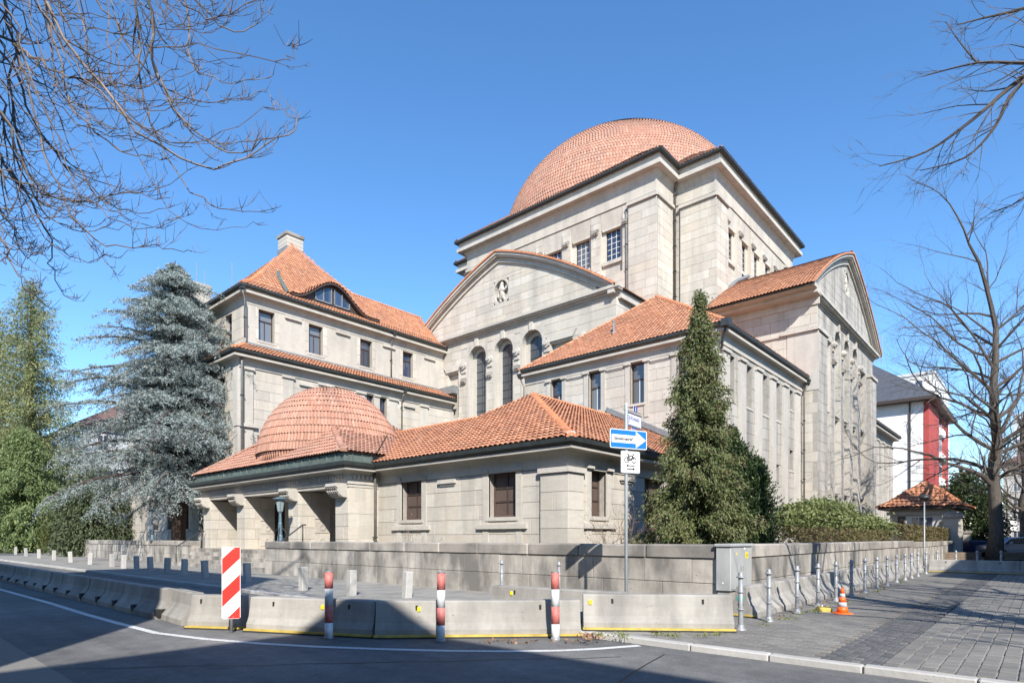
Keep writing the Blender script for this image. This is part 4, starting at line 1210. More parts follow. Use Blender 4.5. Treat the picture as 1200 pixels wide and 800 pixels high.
mb = MB(); mb.box(42.8, 60.25, 12.2, 25.0, 0, 17.1); mb.box(42.42, 42.79, 11.76, 25.0, 0, 17.1); part(mb, 'wall', M['joint'])
masonry(GK, (11.02, 21.0, 10.8, 16.6), (), .64, 1.15)
masonry(GK, (11.02, 11.98, 0.6, 10.8), (), .64, 1.15)
mb = MB(); GK.box(mb, 10.95, 12.9, 11.0, 14.85, -.02, .06); GK.box(mb, 10.9, 13.3, 14.85, 15.05, -.02, .22); part(mb, 'corner_pier', M['trim'])
mb = MB(); GK.box(mb, 13.2, 18.0, 14.80, 14.92, -.02, .14); part(mb, 'string_course', M['trim'])
mb = MB(); GK.prism(mb, [(10.9, 16.5), (18.1, 16.5), (18.1, 17.05), (10.9, 17.05)], -.02, .12); GK.prism(mb, [(10.82, 17.0), (18.1, 17.0), (18.1, 17.22), (10.82, 17.22)], -.02, .9); GK.prism(mb, [(10.82, 17.222), (18.1, 17.222), (18.1, 17.46), (10.82, 17.46)], -.02, 1.5); part(mb, 'cornice', M['trim'])
mb = MB(); mb.box(40.72, 40.92, 10.8, 18.1, 17.30, 17.45); part(mb, 'gutter', M['gutter'])
mb = MB(); mb.tube([(42.0, 17.9, 17.3), (43.5, 17.9, 18.9), (45, 17.9, 20.2), (46.5, 17.9, 21.2), (49, 17.9, 22.4)], .16, 6); part(mb, 'flashing', M['lead'])

# ---------- tower and dome
TPATH = [(60.3, 43.7), (42.7, 43.7), (42.7, 40.5), (39.8, 40.5), (39.8, 21.2), (42.7, 21.2), (42.7, 18.0), (60.3, 18.0), (60.3, 21.2), (63.2, 21.2), (63.2, 40.5), (60.3, 40.5)]
TF = Face('x', 39.8); TS = Face('y', 18.0); TN1 = Face('y', 21.2); TN2 = Face('x', 42.7)
tcs = (24.95, 27.78, 30.6, 33.42, 36.25); tcr = (46.05, 48.85, 51.5, 54.15, 56.95)
th_ = [(c - 1.0, c + 1.0, 21.6, 26.45) for c in tcs]; tr_ = [(c - 1.0, c + 1.0, 21.6, 26.45) for c in tcr]
mb = MB()
wall_panel(mb, TF, (21.2, 40.5, 15.0, 28.0), th_, -.5, 0); wall_panel(mb, TS, (42.7, 60.3, 15.0, 28.0), tr_, -.5, 0)
mb.box(40.3, 62.8, 21.2, 40.5, 15.0, 28.0); mb.box(42.7, 60.3, 18.5, 21.2, 15.0, 28.0); mb.box(42.7, 60.3, 40.5, 43.7, 15, 28.0); mb.box(62.8, 63.2, 21.2, 40.5, 15, 28)
part(mb, 'tower_wall', M['joint'])
masonry(TF, (21.17, 40.5, 16.5, 26.5), th_, .62, 1.2)
masonry(TN1, (39.8, 42.67, 16.5, 26.5), (), .62, 1.2)
masonry(TN2, (17.97, 21.2, 16.5, 26.5), (), .62, 1.2)
masonry(TS, (42.7, 60.3, 16.5, 26.5), tr_, .62, 1.2)
for F, cs in ((TF, tcs), (TS, tcr)):
    for c in cs:
        mb = MB(); F.box(mb, c - 1.0, c + 1.0, 21.6, 25.0, -.5, -.30) if False else None
        # window in a recessed bay with a sloping hood
        window(F, c - .64, c + .64, 22.75, 25.05, .40, 3, 5, None, 'iron', 'glass', .045, False, .0, 'white_frame')
        mb = MB()
        F.box(mb, c - 1.0, c - .64, 21.6, 25.05, -.49, -.30); F.box(mb, c + .64, c + 1.0, 21.6, 25.05, -.49, -.30)
        F.box(mb, c - .64, c + .64, 21.6, 22.45, -.49, -.30)
        F.box(mb, c - 1.0, c + 1.0, 25.05, 26.45, -.49, -.36)
        F.box(mb, c - 1.02, c - .988, 21.6, 26.45, -.299, -.0); F.box(mb, c + .988, c + 1.02, 21.6, 26.45, -.299, -.0)
        part(mb, 'bay_lining', M['stone'])
        mb = MB(); F.box(mb, c - .9, c + .9, 22.451, 22.73, -.45, -.12); part(mb, 'sill', M['trim'])
        mb = MB()
        F.box(mb, c - .86, c + .86, 25.08, 25.24, -.4, -.10)
        a, b = c - .95, c + .95
        q = [F.P(a, 25.24, -.14), F.P(b, 25.24, -.14), F.P(b + .04, 26.42, -.30 + .34), F.P(a - .04, 26.42, .04), F.P(a, 25.24, -.4), F.P(b, 25.24, -.4), F.P(b, 26.42, -.4), F.P(a, 26.42, -.4)]
        mb.add(q, [(0, 1, 2, 3), (0, 3, 7, 4), (1, 5, 6, 2), (4, 5, 1, 0), (3, 2, 6, 7)]); part(mb, 'niche_hood', M['stone'])
    for i in range(4):
        carved_capital(F, (cs[i] + cs[i + 1]) / 2, 25.25, .62)
    carved_capital(F, cs[0] - 1.25, 25.25, .4); carved_capital(F, cs[-1] + 1.25, 25.25, .4)
# proud corner piers
for (F, s0, s1) in ((TF, 21.17, 23.35), (TF, 37.85, 40.5), (TN1, 39.8, 42.1), (TN2, 17.97, 20.6), (TS, 42.7, 44.75), (TS, 58.2, 60.3)):
    Fq = Face(F.axis, F.c - .16)
    mb = MB(); F.box(mb, s0 + (.0), s1, 15.0, 26.1, -.02, .16); part(mb, 'corner_pier', M['joint'])
    masonry(Fq, (s0 - (.19 if F.axis == 'x' and F is not TN1 else 0.0), s1, 16.5, 26.05), (), .62, 1.3)
    mb = MB(); F.box(mb, s0 - .22, s1 + .06, 26.1, 26.34, -.02, .34 if F.axis == 'x' else .345); part(mb, 'pier_cap', M['trim'])
band(TPATH, 26.52, 27.42, .10, 'frieze', 'stone', True)
eaves(TPATH, 28.93, .95, 1.52, True)
downpipe(42.45, 21.0, 16.5, 28.2, True, (-.45, -.45), .09)
downpipe(42.62, 18.6, 16.5, 26.0, False, (0, 0), .03)
downpipe(39.72, 23.6, 16.5, 26.0, False, (0, 0), .05)
# low tiled skirt between eaves and dome
TC = Vector((51.5, 30.85, 28.75)); TR = 11.75
def off(path, o):
    P = [Vector(p) for p in path]; out = []
    for i in range(len(P)):
        t0 = (P[i] - P[i - 1]).normalized(); t1 = (P[(i + 1) % len(P)] - P[i]).normalized()
        n0 = Vector((t0.y, -t0.x)); n1 = Vector((t1.y, -t1.x)); m = (n0 + n1) / (1 + n0.dot(n1))
        out.append(P[i] + m * o)
    return out
OP = off(TPATH, .9)
rf = MB(); fr = []
for i in range(len(OP)):
    a, b = OP[i], OP[(i + 1) % len(OP)]
    t = (b - a).normalized(); inn = -Vector((t.y, -t.x))
    tp_ = (OP[i] - OP[i - 1]).normalized(); tn_ = (OP[(i + 2) % len(OP)] - b).normalized()
    ca = 1 if tp_.x * t.y - tp_.y * t.x > 0 else -1; cb2 = 1 if t.x * tn_.y - t.y * tn_.x > 0 else -1
    dp = 4.0
    pts = [(a.x, a.y, 28.98), (b.x, b.y, 28.98), (b.x + inn.x * dp - t.x * dp * cb2, b.y + inn.y * dp - t.y * dp * cb2, 28.98 + dp * .75), (a.x + inn.x * dp + t.x * dp * ca, a.y + inn.y * dp + t.y * dp * ca, 28.98 + dp * .75)]
    fr += slope_frames(pts, .24, .36)
    rf.poly([(q[0], q[1], q[2] - .03) for q in pts])
R_ = part(rf, 'tower_roof', M['under'])
roof_part('roof_tiles', fr, .24, .36, M['old_tile'], R_)
dome(TC, TR, .915, .25, .38, 0.0, 1.50, M['old_tile'], 'great_dome', .05, .035)
mb = MB(); mb.lathe([(1.15, TR * .915 - .12), (1.2, TR * .915 + .05), (.9, TR * .915 + .16), (.4, TR * .915 + .22), (.05, TR * .915 + .24)], TC, 20); part(mb, 'dome_cap', M['copper'], smooth=True)

# ---------- ashlar blocks: the 300 that show largest singly, the rest as one mesh
seen = []
for i, (F, poly, d, pr, sc) in enumerate(BLOCKS):
    if sc > 0:
        cz = sum(p[1] for p in poly) / len(poly)
        p = F.P(sum(q[0] for q in poly) / len(poly), cz)
        px, X, Y = pxscore(p)
        ok = cz > 1.3 and abs(X / Y) < .84
        if F.axis == 'x' and F.c == 29.2 and cz < 7.2: ok = False
        if F.axis == 'y' and F.c == 12.0 and cz < 4.5: ok = False
        if F.axis == 'y' and F.c == 35.8 and cz < 8: ok = False
        if F.c == 16.2: ok = False
        fs_ = (.66 if F.axis == 'x' else .75)
        nx = Vector((p[0], p[1])).normalized(); fac = abs(nx.x if F.axis == 'x' else nx.y)
        if ok: seen.append((sc * fac, i))
seen.sort(reverse=True)
single = {i for _, i in seen[:300]}
V, Fc = [], []
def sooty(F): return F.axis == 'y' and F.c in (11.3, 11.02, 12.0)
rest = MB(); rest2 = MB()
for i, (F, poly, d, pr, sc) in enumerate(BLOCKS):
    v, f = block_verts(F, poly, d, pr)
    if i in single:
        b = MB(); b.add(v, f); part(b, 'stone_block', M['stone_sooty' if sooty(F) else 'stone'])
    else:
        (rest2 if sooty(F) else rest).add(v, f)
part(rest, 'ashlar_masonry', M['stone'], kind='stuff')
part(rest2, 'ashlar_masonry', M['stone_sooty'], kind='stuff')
# ------------------------------------------------------------------ ground, road, kerb, paving
def at(u, v, z=0.0):
    """ground point (height z) seen at a pixel of the 1200 x 800 photograph"""
    k = (u - 600) / 709.0; w = (630 - v) / 709.0
    t = (z - 1.4) / w
    return Vector(((.6613 * k + .7501) * t, (-.7504 * k + .6610) * t, z))
def at_depth(u, v, Y):
    k = (u - 600) / 709.0
    return Vector(((.6613 * k + .7501) * Y, (-.7504 * k + .6610) * Y, 1.4 + (630 - v) / 709.0 * Y))
RZ = -0.08      # road surface; the sidewalk is z = 0

def struct(mb, name, mat):
    return tag(mb.build(name, mat), kind='structure')
mb = MB(); mb.poly([(-900, -900, -.13), (1500, -900, -.13), (1500, 1500, -.13), (-900, 1500, -.13)]); struct(mb, 'ground', M['dark_joint'])
mb = MB(); mb.poly([(-3.0, -80, RZ), (7.5, -80, RZ), (7.5, 260, RZ), (-3.0, 260, RZ)]); ROAD = struct(mb, 'road', M['asphalt'])
mb = MB(); mb.box(-7.5, -3.0, -80, 260, -.12, 0.02); struct(mb, 'pavement', M['old_paving'])
# lighter repair strip on the near side of the road
q = [at(u, v, RZ + .004) for u, v in ((0, 746), (90, 801), (60, 860), (-200, 860), (-200, 700))]; mb = MB(); mb.poly([tuple(p) for p in q]); mb.build('road_patch', M['asphalt_patch'], ROAD)
# curved white edge line
line = [(-40, 679), (0, 690), (60, 706.5), (100, 719), (140, 730), (183, 741), (240, 748), (300, 753), (370, 757), (450, 760), (530, 762), (600, 762.5), (660, 761.5), (700, 759.5), (749, 755.8)]
pts = [at(u, v, RZ + .004) for u, v in line]
mb = MB()
L_, R2 = [], []
for i, p in enumerate(pts):
    t = (pts[min(i + 1, len(pts) - 1)] - pts[max(0, i - 1)]).normalized(); n = Vector((-t.y, t.x, 0)) * .06
    L_.append(p + n); R2.append(p - n)
for i in range(len(pts) - 1): mb.add([L_[i], R2[i], R2[i + 1], L_[i + 1]], [(0, 1, 2, 3), ])
o = struct(mb, 'lane_marking', M['road_paint'])
mb = MB()
for j, (p0, p1) in enumerate((((-1.0, 2.0), (7.0, 3.6)), ((1.0, 9.0), (6.5, 4.0)))):
    q = [Vector((p0[0] + (p1[0] - p0[0]) * i / 14 + random.uniform(-.06, .06), p0[1] + (p1[1] - p0[1]) * i / 14 + random.uniform(-.06, .06), RZ + .003)) for i in range(15)]
    for i in range(14):
        t = (q[i + 1] - q[i]).normalized(); n = Vector((-t.y, t.x, 0)) * .011
        mb.add([q[i] + n, q[i] - n, q[i + 1] - n, q[i + 1] + n], [(0, 1, 2, 3)])
mb.build('sealed_crack', M['black'], ROAD)
# sidewalk slab and kerb
mb = MB(); mb.box(7.62, 140, -90, 260, -.12, -0.022); SIDE = struct(mb, 'sidewalk', M['dark_joint'])
mb = MB(); mb.box(7.53, 7.63, -90, 260, -.2, -0.02); KERB = struct(mb, 'kerb', M['dark_joint'])
y = -6.5; me_k = None
while y < 70:
    L = 1.0
    if me_k is None:
        b = MB(); b.cbox(-.075, .075, .006, L - .006, -.12, .004, .014); o = b.build('kerb_stone', M['granite'], KERB); me_k = o.data
    else:
        o = bpy.data.objects.new('kerb_stone', me_k); link(o, KERB)
    o.location = (7.575, y, random.uniform(-.004, .006)); y += L
mb = MB(); mb.box(-3.12, -3.0, -80, 260, -.2, .03); struct(mb, 'kerb', M['granite'])

def pieces(rects, name, mat, parent, z1, n_single, hgt=.05, gap=.006, jit=.004):
    """rects (x0, x1, y0, y1): the n_single nearest to the camera become objects of their own"""
    rects = sorted(rects, key=lambda r: (r[0] + r[1]) ** 2 + (r[2] + r[3]) ** 2)
    rest = MB(); shared = {}
    for i, (x0, x1, y0, y1) in enumerate(rects):
        z = z1 + random.uniform(-jit, jit)
        if i < n_single:
            key = (round(x1 - x0, 3), round(y1 - y0, 3))
            if key not in shared:
                b = MB(); w, h = (x1 - x0) / 2 - gap, (y1 - y0) / 2 - gap; b.cbox(-w, w, -h, h, -hgt, 0, .006)
                o = b.build(name, mat, parent); shared[key] = o.data
            else:
                o = bpy.data.objects.new(name, shared[key]); link(o, parent)
            o.location = ((x0 + x1) / 2, (y0 + y1) / 2, z)
            o.rotation_euler = (random.uniform(-.006, .006), random.uniform(-.006, .006), random.uniform(-.004, .004))
        else:
            a = z + 0; rest.box(x0 + gap, x1 - gap, y0 + gap, y1 - gap, z1 - hgt, a)
    if rest.v: rest.build(name + '_field', mat, parent, kind='stuff')

def inview(x, y, m=.9):
    X = .6613 * x - .7504 * y; Y = .7501 * x + .661 * y
    return Y > 3 and abs(X / Y) < m
# right-hand pavement: concrete slabs, a dark sett band, small pavers
bed = MB(); bed.box(7.63, 34, -9, 1.36, -.022, -.014); bed.build('slab_bed', M['sand_joint'], SIDE)
rs = []
w = .165
for j in range(62):
    y1 = 1.36 - j * w; x = 7.66 + (j % 2) * .12; first = True
    while x < 33:
        L = .24
        if inview(x, y1): rs.append((x, x + L, y1 - w, y1))
        x += L
pieces(rs, 'paving_slab', M['slab'], SIDE, 0.0, 290, .03, .007, .0045)
rs = []
for j in range(6):
    x = 7.66 + random.uniform(0, .05)
    while x < 33:
        L = random.uniform(.09, .13); rs.append((x, x + L, 1.37 + j * .10, 1.47 + j * .10)); x += L
pieces(rs, 'basalt_sett', M['sett'], SIDE, 0.001, 200, .03, .006, .004)
rs = []
for i in range(9):     # one dark cross row
    rs.append((11.0, 11.1, 1.2 - (i + 1) * .14, 1.2 - i * .14))
rs = []
x = 7.66; j = 0
while x < 33:
    y = 1.98 + (j % 2) * .10
    while y < 4.2:
        if inview(x, y): rs.append((x, x + .12, y, y + .21))
        y += .21
    x += .12; j += 1
pieces(rs, 'paver', M['slab'], SIDE, 0.0, 290, .03, .005, .0035)
# front sidewalk of older slabs
rs = []
x = 7.66
for i, wd in enumerate((.45, .50, .50, .50, .50, .50, .50, .42)):
    y = 4.2 + (i % 2) * .25
    while y < 62:
        rs.append((x, x + wd, y, y + .5)); y += .5
    x += wd
rs = [r for r in rs if not (r[3] > 23 and r[2] < 34.3 and r[0] > 11.8)]
pieces(rs, 'sidewalk_slab', M['old_paving'], SIDE, 0.0, 200, .03, .004, .003)
mb = MB(); mb.box(11.5, 13.3, 22.9, 70, -.1, -.012); mb.build('sidewalk_slab_field', M['old_paving'], SIDE)
# garden soil behind the walls
mb = MB(); mb.box(11.9, 40, 5.0, 22.5, -.1, .55); mb.box(13.4, 16.0, 35, 66, -.1, .6); mb.box(30, 60, 5.0, 11, -.1, .5); struct(mb, 'garden', M['soil'])

# ------------------------------------------------------------------ garden walls
def garden_wall(label, axis, c, s0, s1, top=1.27, ends=0.45, name='garden_wall', l=.95):
    F = Face(axis, c)
    root = tag(empty(name, F.P((s0 + s1) / 2, 0, -.2), world_parts=True), label, 'wall', 'stone garden walls along the street')
    mb = MB(); F.box(mb, s0, s1, -.1, top - .26, -.45, -.012); mb.build('wall_core', M['joint'], root)
    z0 = -.02; zc = top - .27; hs = [z0, z0 + (zc - z0) * .52, zc]
    for k in range(2):
        s = s0
        first = True
        while s < s1 - .01:
            L = l * random.uniform(.75, 1.5) * (.6 if first and k else 1); first = False
            e = s + L
            if s1 - e < .5: e = s1
            v, f = block_verts(F, [(s, hs[k]), (e, hs[k]), (e, hs[k + 1]), (s, hs[k + 1])], -.012, .03 + random.uniform(-.006, .006), .005, .008)
            b = MB(); b.add(v, f); b.build('stone_block', M['weathered'], root); s = e
    s = s0
    while s < s1 - .01:
        L = random.uniform(1.3, 2.0); e = s + L
        if s1 - e < .8: e = s1
        b = MB(); p0 = F.P(s + .004, zc, .05); p1 = F.P(e - .004, top + random.uniform(-.004, .004), -.50)
        b.cbox(min(p0[0], p1[0]), max(p0[0], p1[0]), min(p0[1], p1[1]), max(p0[1], p1[1]), p0[2] + .012, p1[2], .03)
        b.build('coping_stone', M['coping'], root); s = e
    return root
garden_wall('long low travertine wall behind the concrete barriers, facing the road', 'x', 11.4, 4.75, 22.9)
garden_wall('low stone wall running away behind the row of metal bollards', 'y', 4.56, 12.40, 33.0)
garden_wall('farther low wall stretch under the clipped brown hedge, near the gatehouse', 'y', 4.75, 33.05, 51.5, 1.2)
garden_wall('low stone wall left of the portico steps, in front of cedar and yew', 'x', 13.0, 34.4, 66.0, 1.25)

# ------------------------------------------------------------------ concrete barriers
def barrier_mesh(L, prof, name='concrete_barrier'):
    mb = MB()
    full = prof + [(-x, z) for x, z in prof[::-1]]
    n = len(full)
    mb.add([(0.012, y, z) for y, z in full] + [(L - .012, y, z) for y, z in full], [tuple(range(n)), tuple(range(2 * n - 1, n - 1, -1))] + [(i, n + i, n + (i + 1) % n, (i + 1) % n) for i in range(n)])
    return mb
FLAT = [(-.20, .05), (-.20, .12), (-.15, .22), (-.12, .36), (-.10, .52), (-.085, .54)]
JERSEY = [(-.28, .0), (-.28, .09), (-.15, .24), (-.11, .32), (-.085, .52), (-.07, .54)]
def barrier(p0, p1, label, group, prof, strip=None, reflector=None, holes=(), flip=False, h=1.0, stain=None):
    d = p1 - p0; L = d.length
    root = tag(empty('concrete_barrier', p0, math.atan2(d.y, d.x)), label, 'barrier', group)
    pr = [(x, z * h) for x, z in prof]
    body = barrier_mesh(L, pr).build('barrier_body', M['concrete'], root)
    if strip:
        b = MB(); b.box(0, L, -.27, .27, 0, .022); b.build('rubber_strip', M['rubber'], root)
        b = MB(); b.box(0, L, -.255, -.235, .022, .05); b.box(0, L, .235, .255, .022, .05); b.box(.0, L, -.235, .235, .0225, .0495); b.build('yellow_edge', M['yellow'], root)
    if reflector is not None:
        b = MB(); b.cbox(reflector - .025, reflector + .025, -.135, -.10, .39 * h, .455 * h, .008); b.build('reflector', M['sticker'], root)
    for s in (L * .2, L * .8):
        if prof is FLAT:
            b = MB(); b.cbox(s - .018, s + .018, -.118, -.095, .40 * h, .475 * h, .006); b.build('lifting_hole', M['black'], root)
    for s in holes:
        b = MB(); b.cbox(s - .07, s + .07, pr[0][0] - .006, pr[0][0] + .16, .06, .18, .004); b.build('drain_slot', M['black'], root)
    return root
g1 = 'low jersey barriers curving along the road at left'
# left row of short jersey units along x ~ 4, on the road
a0 = at(213, 733, RZ); base_x = a0.x
y = a0.y + .0
for i in range(16):
    L = 1.22
    p0 = Vector((base_x + .28 + (.10 if i == 0 else 0) + random.uniform(-.015, .015), y + L, RZ)); p1 = Vector((base_x + .28 + random.uniform(-.015, .015), y, RZ))
    # local -y faces the road when running from far to near
    lab = 'short concrete jersey barrier, ' + ORD[i] + ' of its row counted from the beacon end'
    barrier(p0, p1, lab, g1, JERSEY, None, None, (L * .98,) if i else ())
    y += L
g2 = 'low straight concrete barriers in front of the wall'
def gb(u0, v0, u1, v1, z, **k):
    a, b = at(u0, v0, z), at(u1, v1, z)
    d = (b - a).normalized(); n = Vector((-d.y, d.x, 0))
    return a + n * .22, b + n * .22
for (u0, v0, u1, v1, z, lab, strip, refl) in (
    (218, 736, 281, 738, RZ, 'short sunlit concrete barrier directly left of the striped beacon', True, None),
    (287, 739.5, 436, 747.5, RZ, 'concrete barrier in partial shade between beacon and leftmost red post', True, 1.35),
    (438, 748, 682, 746, RZ, 'long concrete barrier crossed by the shadow edge, behind two red posts', True, .65),
    (683, 738.5, 862, 740.5, 0.0, 'bright concrete barrier with yellow base in front of the sign post', True, .12),
    ):
    a, b = gb(u0, v0, u1, v1, z)
    barrier(a, b, lab, g2, FLAT, strip, refl)
a, b = at(582, 722, 0), at(735, 730, 0)
barrier(at_depth(580, 722, 11.1) * 1, Vector((0, 0, 0)) + at(732, 733, 0), 'half hidden concrete barrier', g2, FLAT, None, .45)
for o in [x for x in bpy.data.objects if x.get('label') == 'half hidden concrete barrier']:
    o.location.z = 0; o['label'] = 'half hidden concrete barrier at the back, close to the low travertine wall'
g3_ = 'concrete barriers standing along the side wall'
for i in range(13):
    x0 = 10.72 + i * 1.55
    r = barrier(Vector((x0, 4.05, 0)), Vector((x0 + 1.52, 4.05, 0)), ORD[i] + ' concrete barrier of the side row, counted from the cabinet' + (', green paint mark' if i == 0 else ''), g3_, JERSEY, i % 3 != 1, None)
    if i == 0:
        b = MB(); n = 8
        for k in range(n):
            t0, t1 = 2 * math.pi * k / n, 2 * math.pi * (k + 1) / n
            b.add([(.008, .0 + .055 * math.cos(t), .22 + .06 * math.sin(t)) for t in (t0, t1)] + [(.008, .0 + .035 * math.cos(t), .22 + .04 * math.sin(t)) for t in (t1, t0)], [(0, 1, 2, 3), (3, 2, 1, 0)])
        b.box(.004, .008, -.06, .06, .29, .37)
        b.build('paint_mark', M['teal'], r)
for i in range(5):
    p0 = Vector((30.2, 3.6 - i * 2.9, 0)); p1 = Vector((30.2, 3.6 - i * 2.9 - 2.86, 0))
    barrier(p0, p1, ORD[i] + ' shaded concrete barrier of the cross row beyond the plaza, from the wall', 'barriers crossing the pavement far right', FLAT, True, None, h=.95)

# ------------------------------------------------------------------ bollards
def dup(root, loc, rz=None, label=None, group=None):
    r = root.copy(); COL.objects.link(r); r.location = loc
    if rz is not None: r.rotation_euler[2] = rz
    if label: r['label'] = label
    if group: r['group'] = group
    for ch in list(root.children):
        c = ch.copy(); COL.objects.link(c); c.parent = r
        for g in ch.children:
            d = g.copy(); COL.objects.link(d); d.parent = c
    return r
def make_bollard():
    root = empty('metal_bollard')
    b = MB(); b.lathe([(.043, 0), (.040, .06), (.036, .30), (.036, .815)], (0, 0, 0), 12); b.build('post', M['galv'], root, True)
    b = MB(); b.lathe([(.085, -.01), (.085, .012), (.060, .030), (.048, .075), (.044, .08)], (0, 0, 0), 12); b.build('foot_flange', M['galv'], root, True)
    for z in (.30, .565):
        b = MB(); b.lathe([(.037, z), (.052, z + .004), (.052, z + .024), (.037, z + .028)], (0, 0, 0), 12); b.build('ring', M['galv'], root, True)
    b = MB(); b.lathe([(.037, .79), (.064, .795), (.064, .812), (.045, .818), (.036, .83), (.036, .865), (.028, .878), (.002, .882)], (0, 0, 0), 12); b.build('cap', M['galv'], root, True)
    return root
boll = make_bollard()
gB = 'grey metal bollards along the side wall'
us_ = [(868, 738), (901, 727.5), (934, 719), (958.5, 712.2), (979.5, 707), (997.5, 701.5), (1013.5, 697), (1027.5, 692.5), (1039.5, 688), (1050.5, 684.3), (1060.5, 680.5), (1068, 677.3), (1075.5, 674.3), (1085, 671.5)]
for i, (u, v) in enumerate(us_):
    k = (u - 600) / 709.0; Y = 3.48 / (.661 - .7504 * k)
    loc = ((.6613 * k + .7501) * Y, 3.48, 0)
    lab = ORD[i] + ' grey metal bollard of the side row, counted from the utility cabinet'
    if i == 0: tag(boll, lab, 'bollard', gB); boll.location = loc
    else: dup(boll, loc, random.uniform(0, 3), lab, gB)
for i, (u, v) in enumerate(((1098, 669.5), (1120, 669.5), (1145, 669.5), (1173, 669.5), (1203, 669.5))):
    p = at(u, v)
    dup(boll, p, 1.0, ORD[i] + ' shaded metal bollard before the far cross row of barriers', 'bollards across the far pavement')
dup(boll, at(588, 700), 2.0, 'metal bollard by the low wall, left of the half hidden back barrier', 'bollards in front of the low wall')
p = at(655, 704); dup(boll, p, 2.4, 'metal bollard standing behind the rightmost red and white post', 'bollards in front of the low wall')
gS = 'squat stone posts along the front sidewalk kerb'
sb = [(6, 647.5), (18.5, 649.2), (31, 651.3), (46, 653.7), (63.5, 656), (83, 658.4), (105.5, 661), (131.5, 663.8), (145, 665.6), (160.5, 667.4), (176.5, 669.2), (196, 671.3), (216, 674), (240.5, 677), (290, 682.3), (355.5, 691), (412, 697.3), (477, 699.8)]
base = None
for i, (u, v) in enumerate(sb):
    p = at(u, v)
    lab = 'squat square stone post, ' + ORD[i] + ' of the kerb row from its far left end'
    if base is None:
        b = MB(); b.cbox(-.095, .095, -.095, .095, -.05, .62, .016); base = b.build('stone_post', M['granite']); o = base
    else:
        o = base.copy(); COL.objects.link(o)
    o.location = p; o.rotation_euler = (random.uniform(-.05, .05), random.uniform(-.05, .05), random.uniform(-.15, .15))
    if i == 2: o.rotation_euler = (.10, -.10, .1)
    tag(o, lab, 'bollard', gS)
# red and white posts
def red_post():
    root = empty('warning_post')
    for k, (z0, z1, m) in enumerate(((0, .24, 'dirty_white'), (.24, .49, 'faded_red'), (.49, .74, 'dirty_white'), (.74, .98, 'faded_red'))):
        b = MB(); b.lathe([(.060, z0), (.060, z1)], (0, 0, 0), 14); b.build('painted_band', M[m], root, True)
    b = MB(); b.lathe([(.061, .98), (.055, .995), (.01, 1.0)], (0, 0, 0), 14); b.build('cap', M['lead'], root, True)
    b = MB(); b.lathe([(.075, -.01), (.07, .03), (.061, .05)], (0, 0, 0), 12); b.build('foot', M['galv'], root, True)
    return root
rp = red_post()
for i, (u, v, lab) in enumerate(((385.5, 748, 'red and white banded post in shade, leftmost of three, near the beacon'), (516.5, 751.5, 'red and white banded post between shadow and sun, middle of three'), (651, 750, 'faded red and white post in full sun, rightmost of three'))):
    p = at(u, v, RZ)
    if i == 0: o = tag(rp, lab, 'post', 'red and white warning posts before the barriers'); rp.location = p
    else: o = dup(rp, p, 1.3 * i, lab)
    if i: o.rotation_euler[0] = .008 * i
# striped beacon
p = at(271, 741, RZ)
bc = tag(empty('guide_beacon', p, math.atan2(-.7504, .6613) + .22), 'red and white diagonally striped beacon panel on a short post', 'traffic beacon')
b = MB(); b.tube([(0, .03, -.02), (0, .03, 1.25)], .025, 10); b.build('pole', M['galv'], bc, True)
b = MB(); W2, z0, z1 = .135, .22, 1.34
b.prism([(-W2, 0, z0 + .02), (-W2 + .02, 0, z0), (W2 - .02, 0, z0), (W2, 0, z0 + .02), (W2, 0, z1 - .02), (W2 - .02, 0, z1), (-W2 + .02, 0, z1), (-W2, 0, z1 - .02)], (0, .012, 0)); pnl = b.build('panel', M['white'], bc)
b = MB()
rect = [(-W2 + .006, z0 + .006), (W2 - .006, z0 + .006), (W2 - .006, z1 - .006), (-W2 + .006, z1 - .006)]
for zc in (z0 - .06 + .0, z0 + .44, z0 + .94, z0 + 1.44):
    st = [(-.2, zc - .2 - .125), (.2, zc + .2 - .125), (.2, zc + .2 + .125), (-.2, zc - .2 + .125)]
    c = clip_convex(rect, st)
    if len(c) > 2: b.add([(x, -.003, z) for x, z in c], [tuple(range(len(c)))])
b.build('red_stripe', M['red'], pnl)
b = MB()
for x, z in ((-.03, z1 - .035), (.045, z1 - .035), (-.05, z0 + .03), (.03, z0 + .03)): b.box(x - .006, x + .006, -.008, -.002, z - .006, z + .006)
b.build('bolt', M['galv'], pnl)

# traffic cone and a loose yellow foot
p = at(987, 718.5)
cn = tag(empty('traffic_cone', p, .5), 'small orange traffic cone with grey bands beside the bollards', 'traffic cone')
b = MB(); b.cbox(-.15, .15, -.15, .15, 0, .028, .02); b.build('cone_base', M['orange'], cn)
def cr(z): return .105 - .082 * z / .48
lv = [(.026, .13, 'orange'), (.13, .215, 'cone_white'), (.215, .305, 'orange'), (.305, .375, 'cone_white'), (.375, .48, 'orange')]
for z0, z1, m in lv:
    b = MB(); prof = [(cr(z0), z0), (cr(z1), z1)]
    if z1 > .47: prof += [(cr(z1) - .008, z1), (cr(z1) - .010, z1 - .05)]
    b.lathe(prof, (0, 0, 0), 18); b.build('cone_band', M[m], cn, True)
p = at(966, 715)
ft = tag(empty('rubber_foot', p, .35), 'loose yellow rubber sign foot lying beside the traffic cone', 'rubber foot')
b = MB(); b.cbox(-.24, .24, -.11, .11, 0, .075, .02); bb = b.build('foot_block', M['yellow'], ft)
b = MB(); b.box(-.20, -.16, -.112, -.10, .02, .055); b.box(-.06, -.02, -.112, -.10, .02, .055); b.build('slot', M['black'], ft)
b = MB(); b.cbox(.02, .14, -.03, .05, .074, .10, .005); b.build('socket', M['dirty_white'], ft)

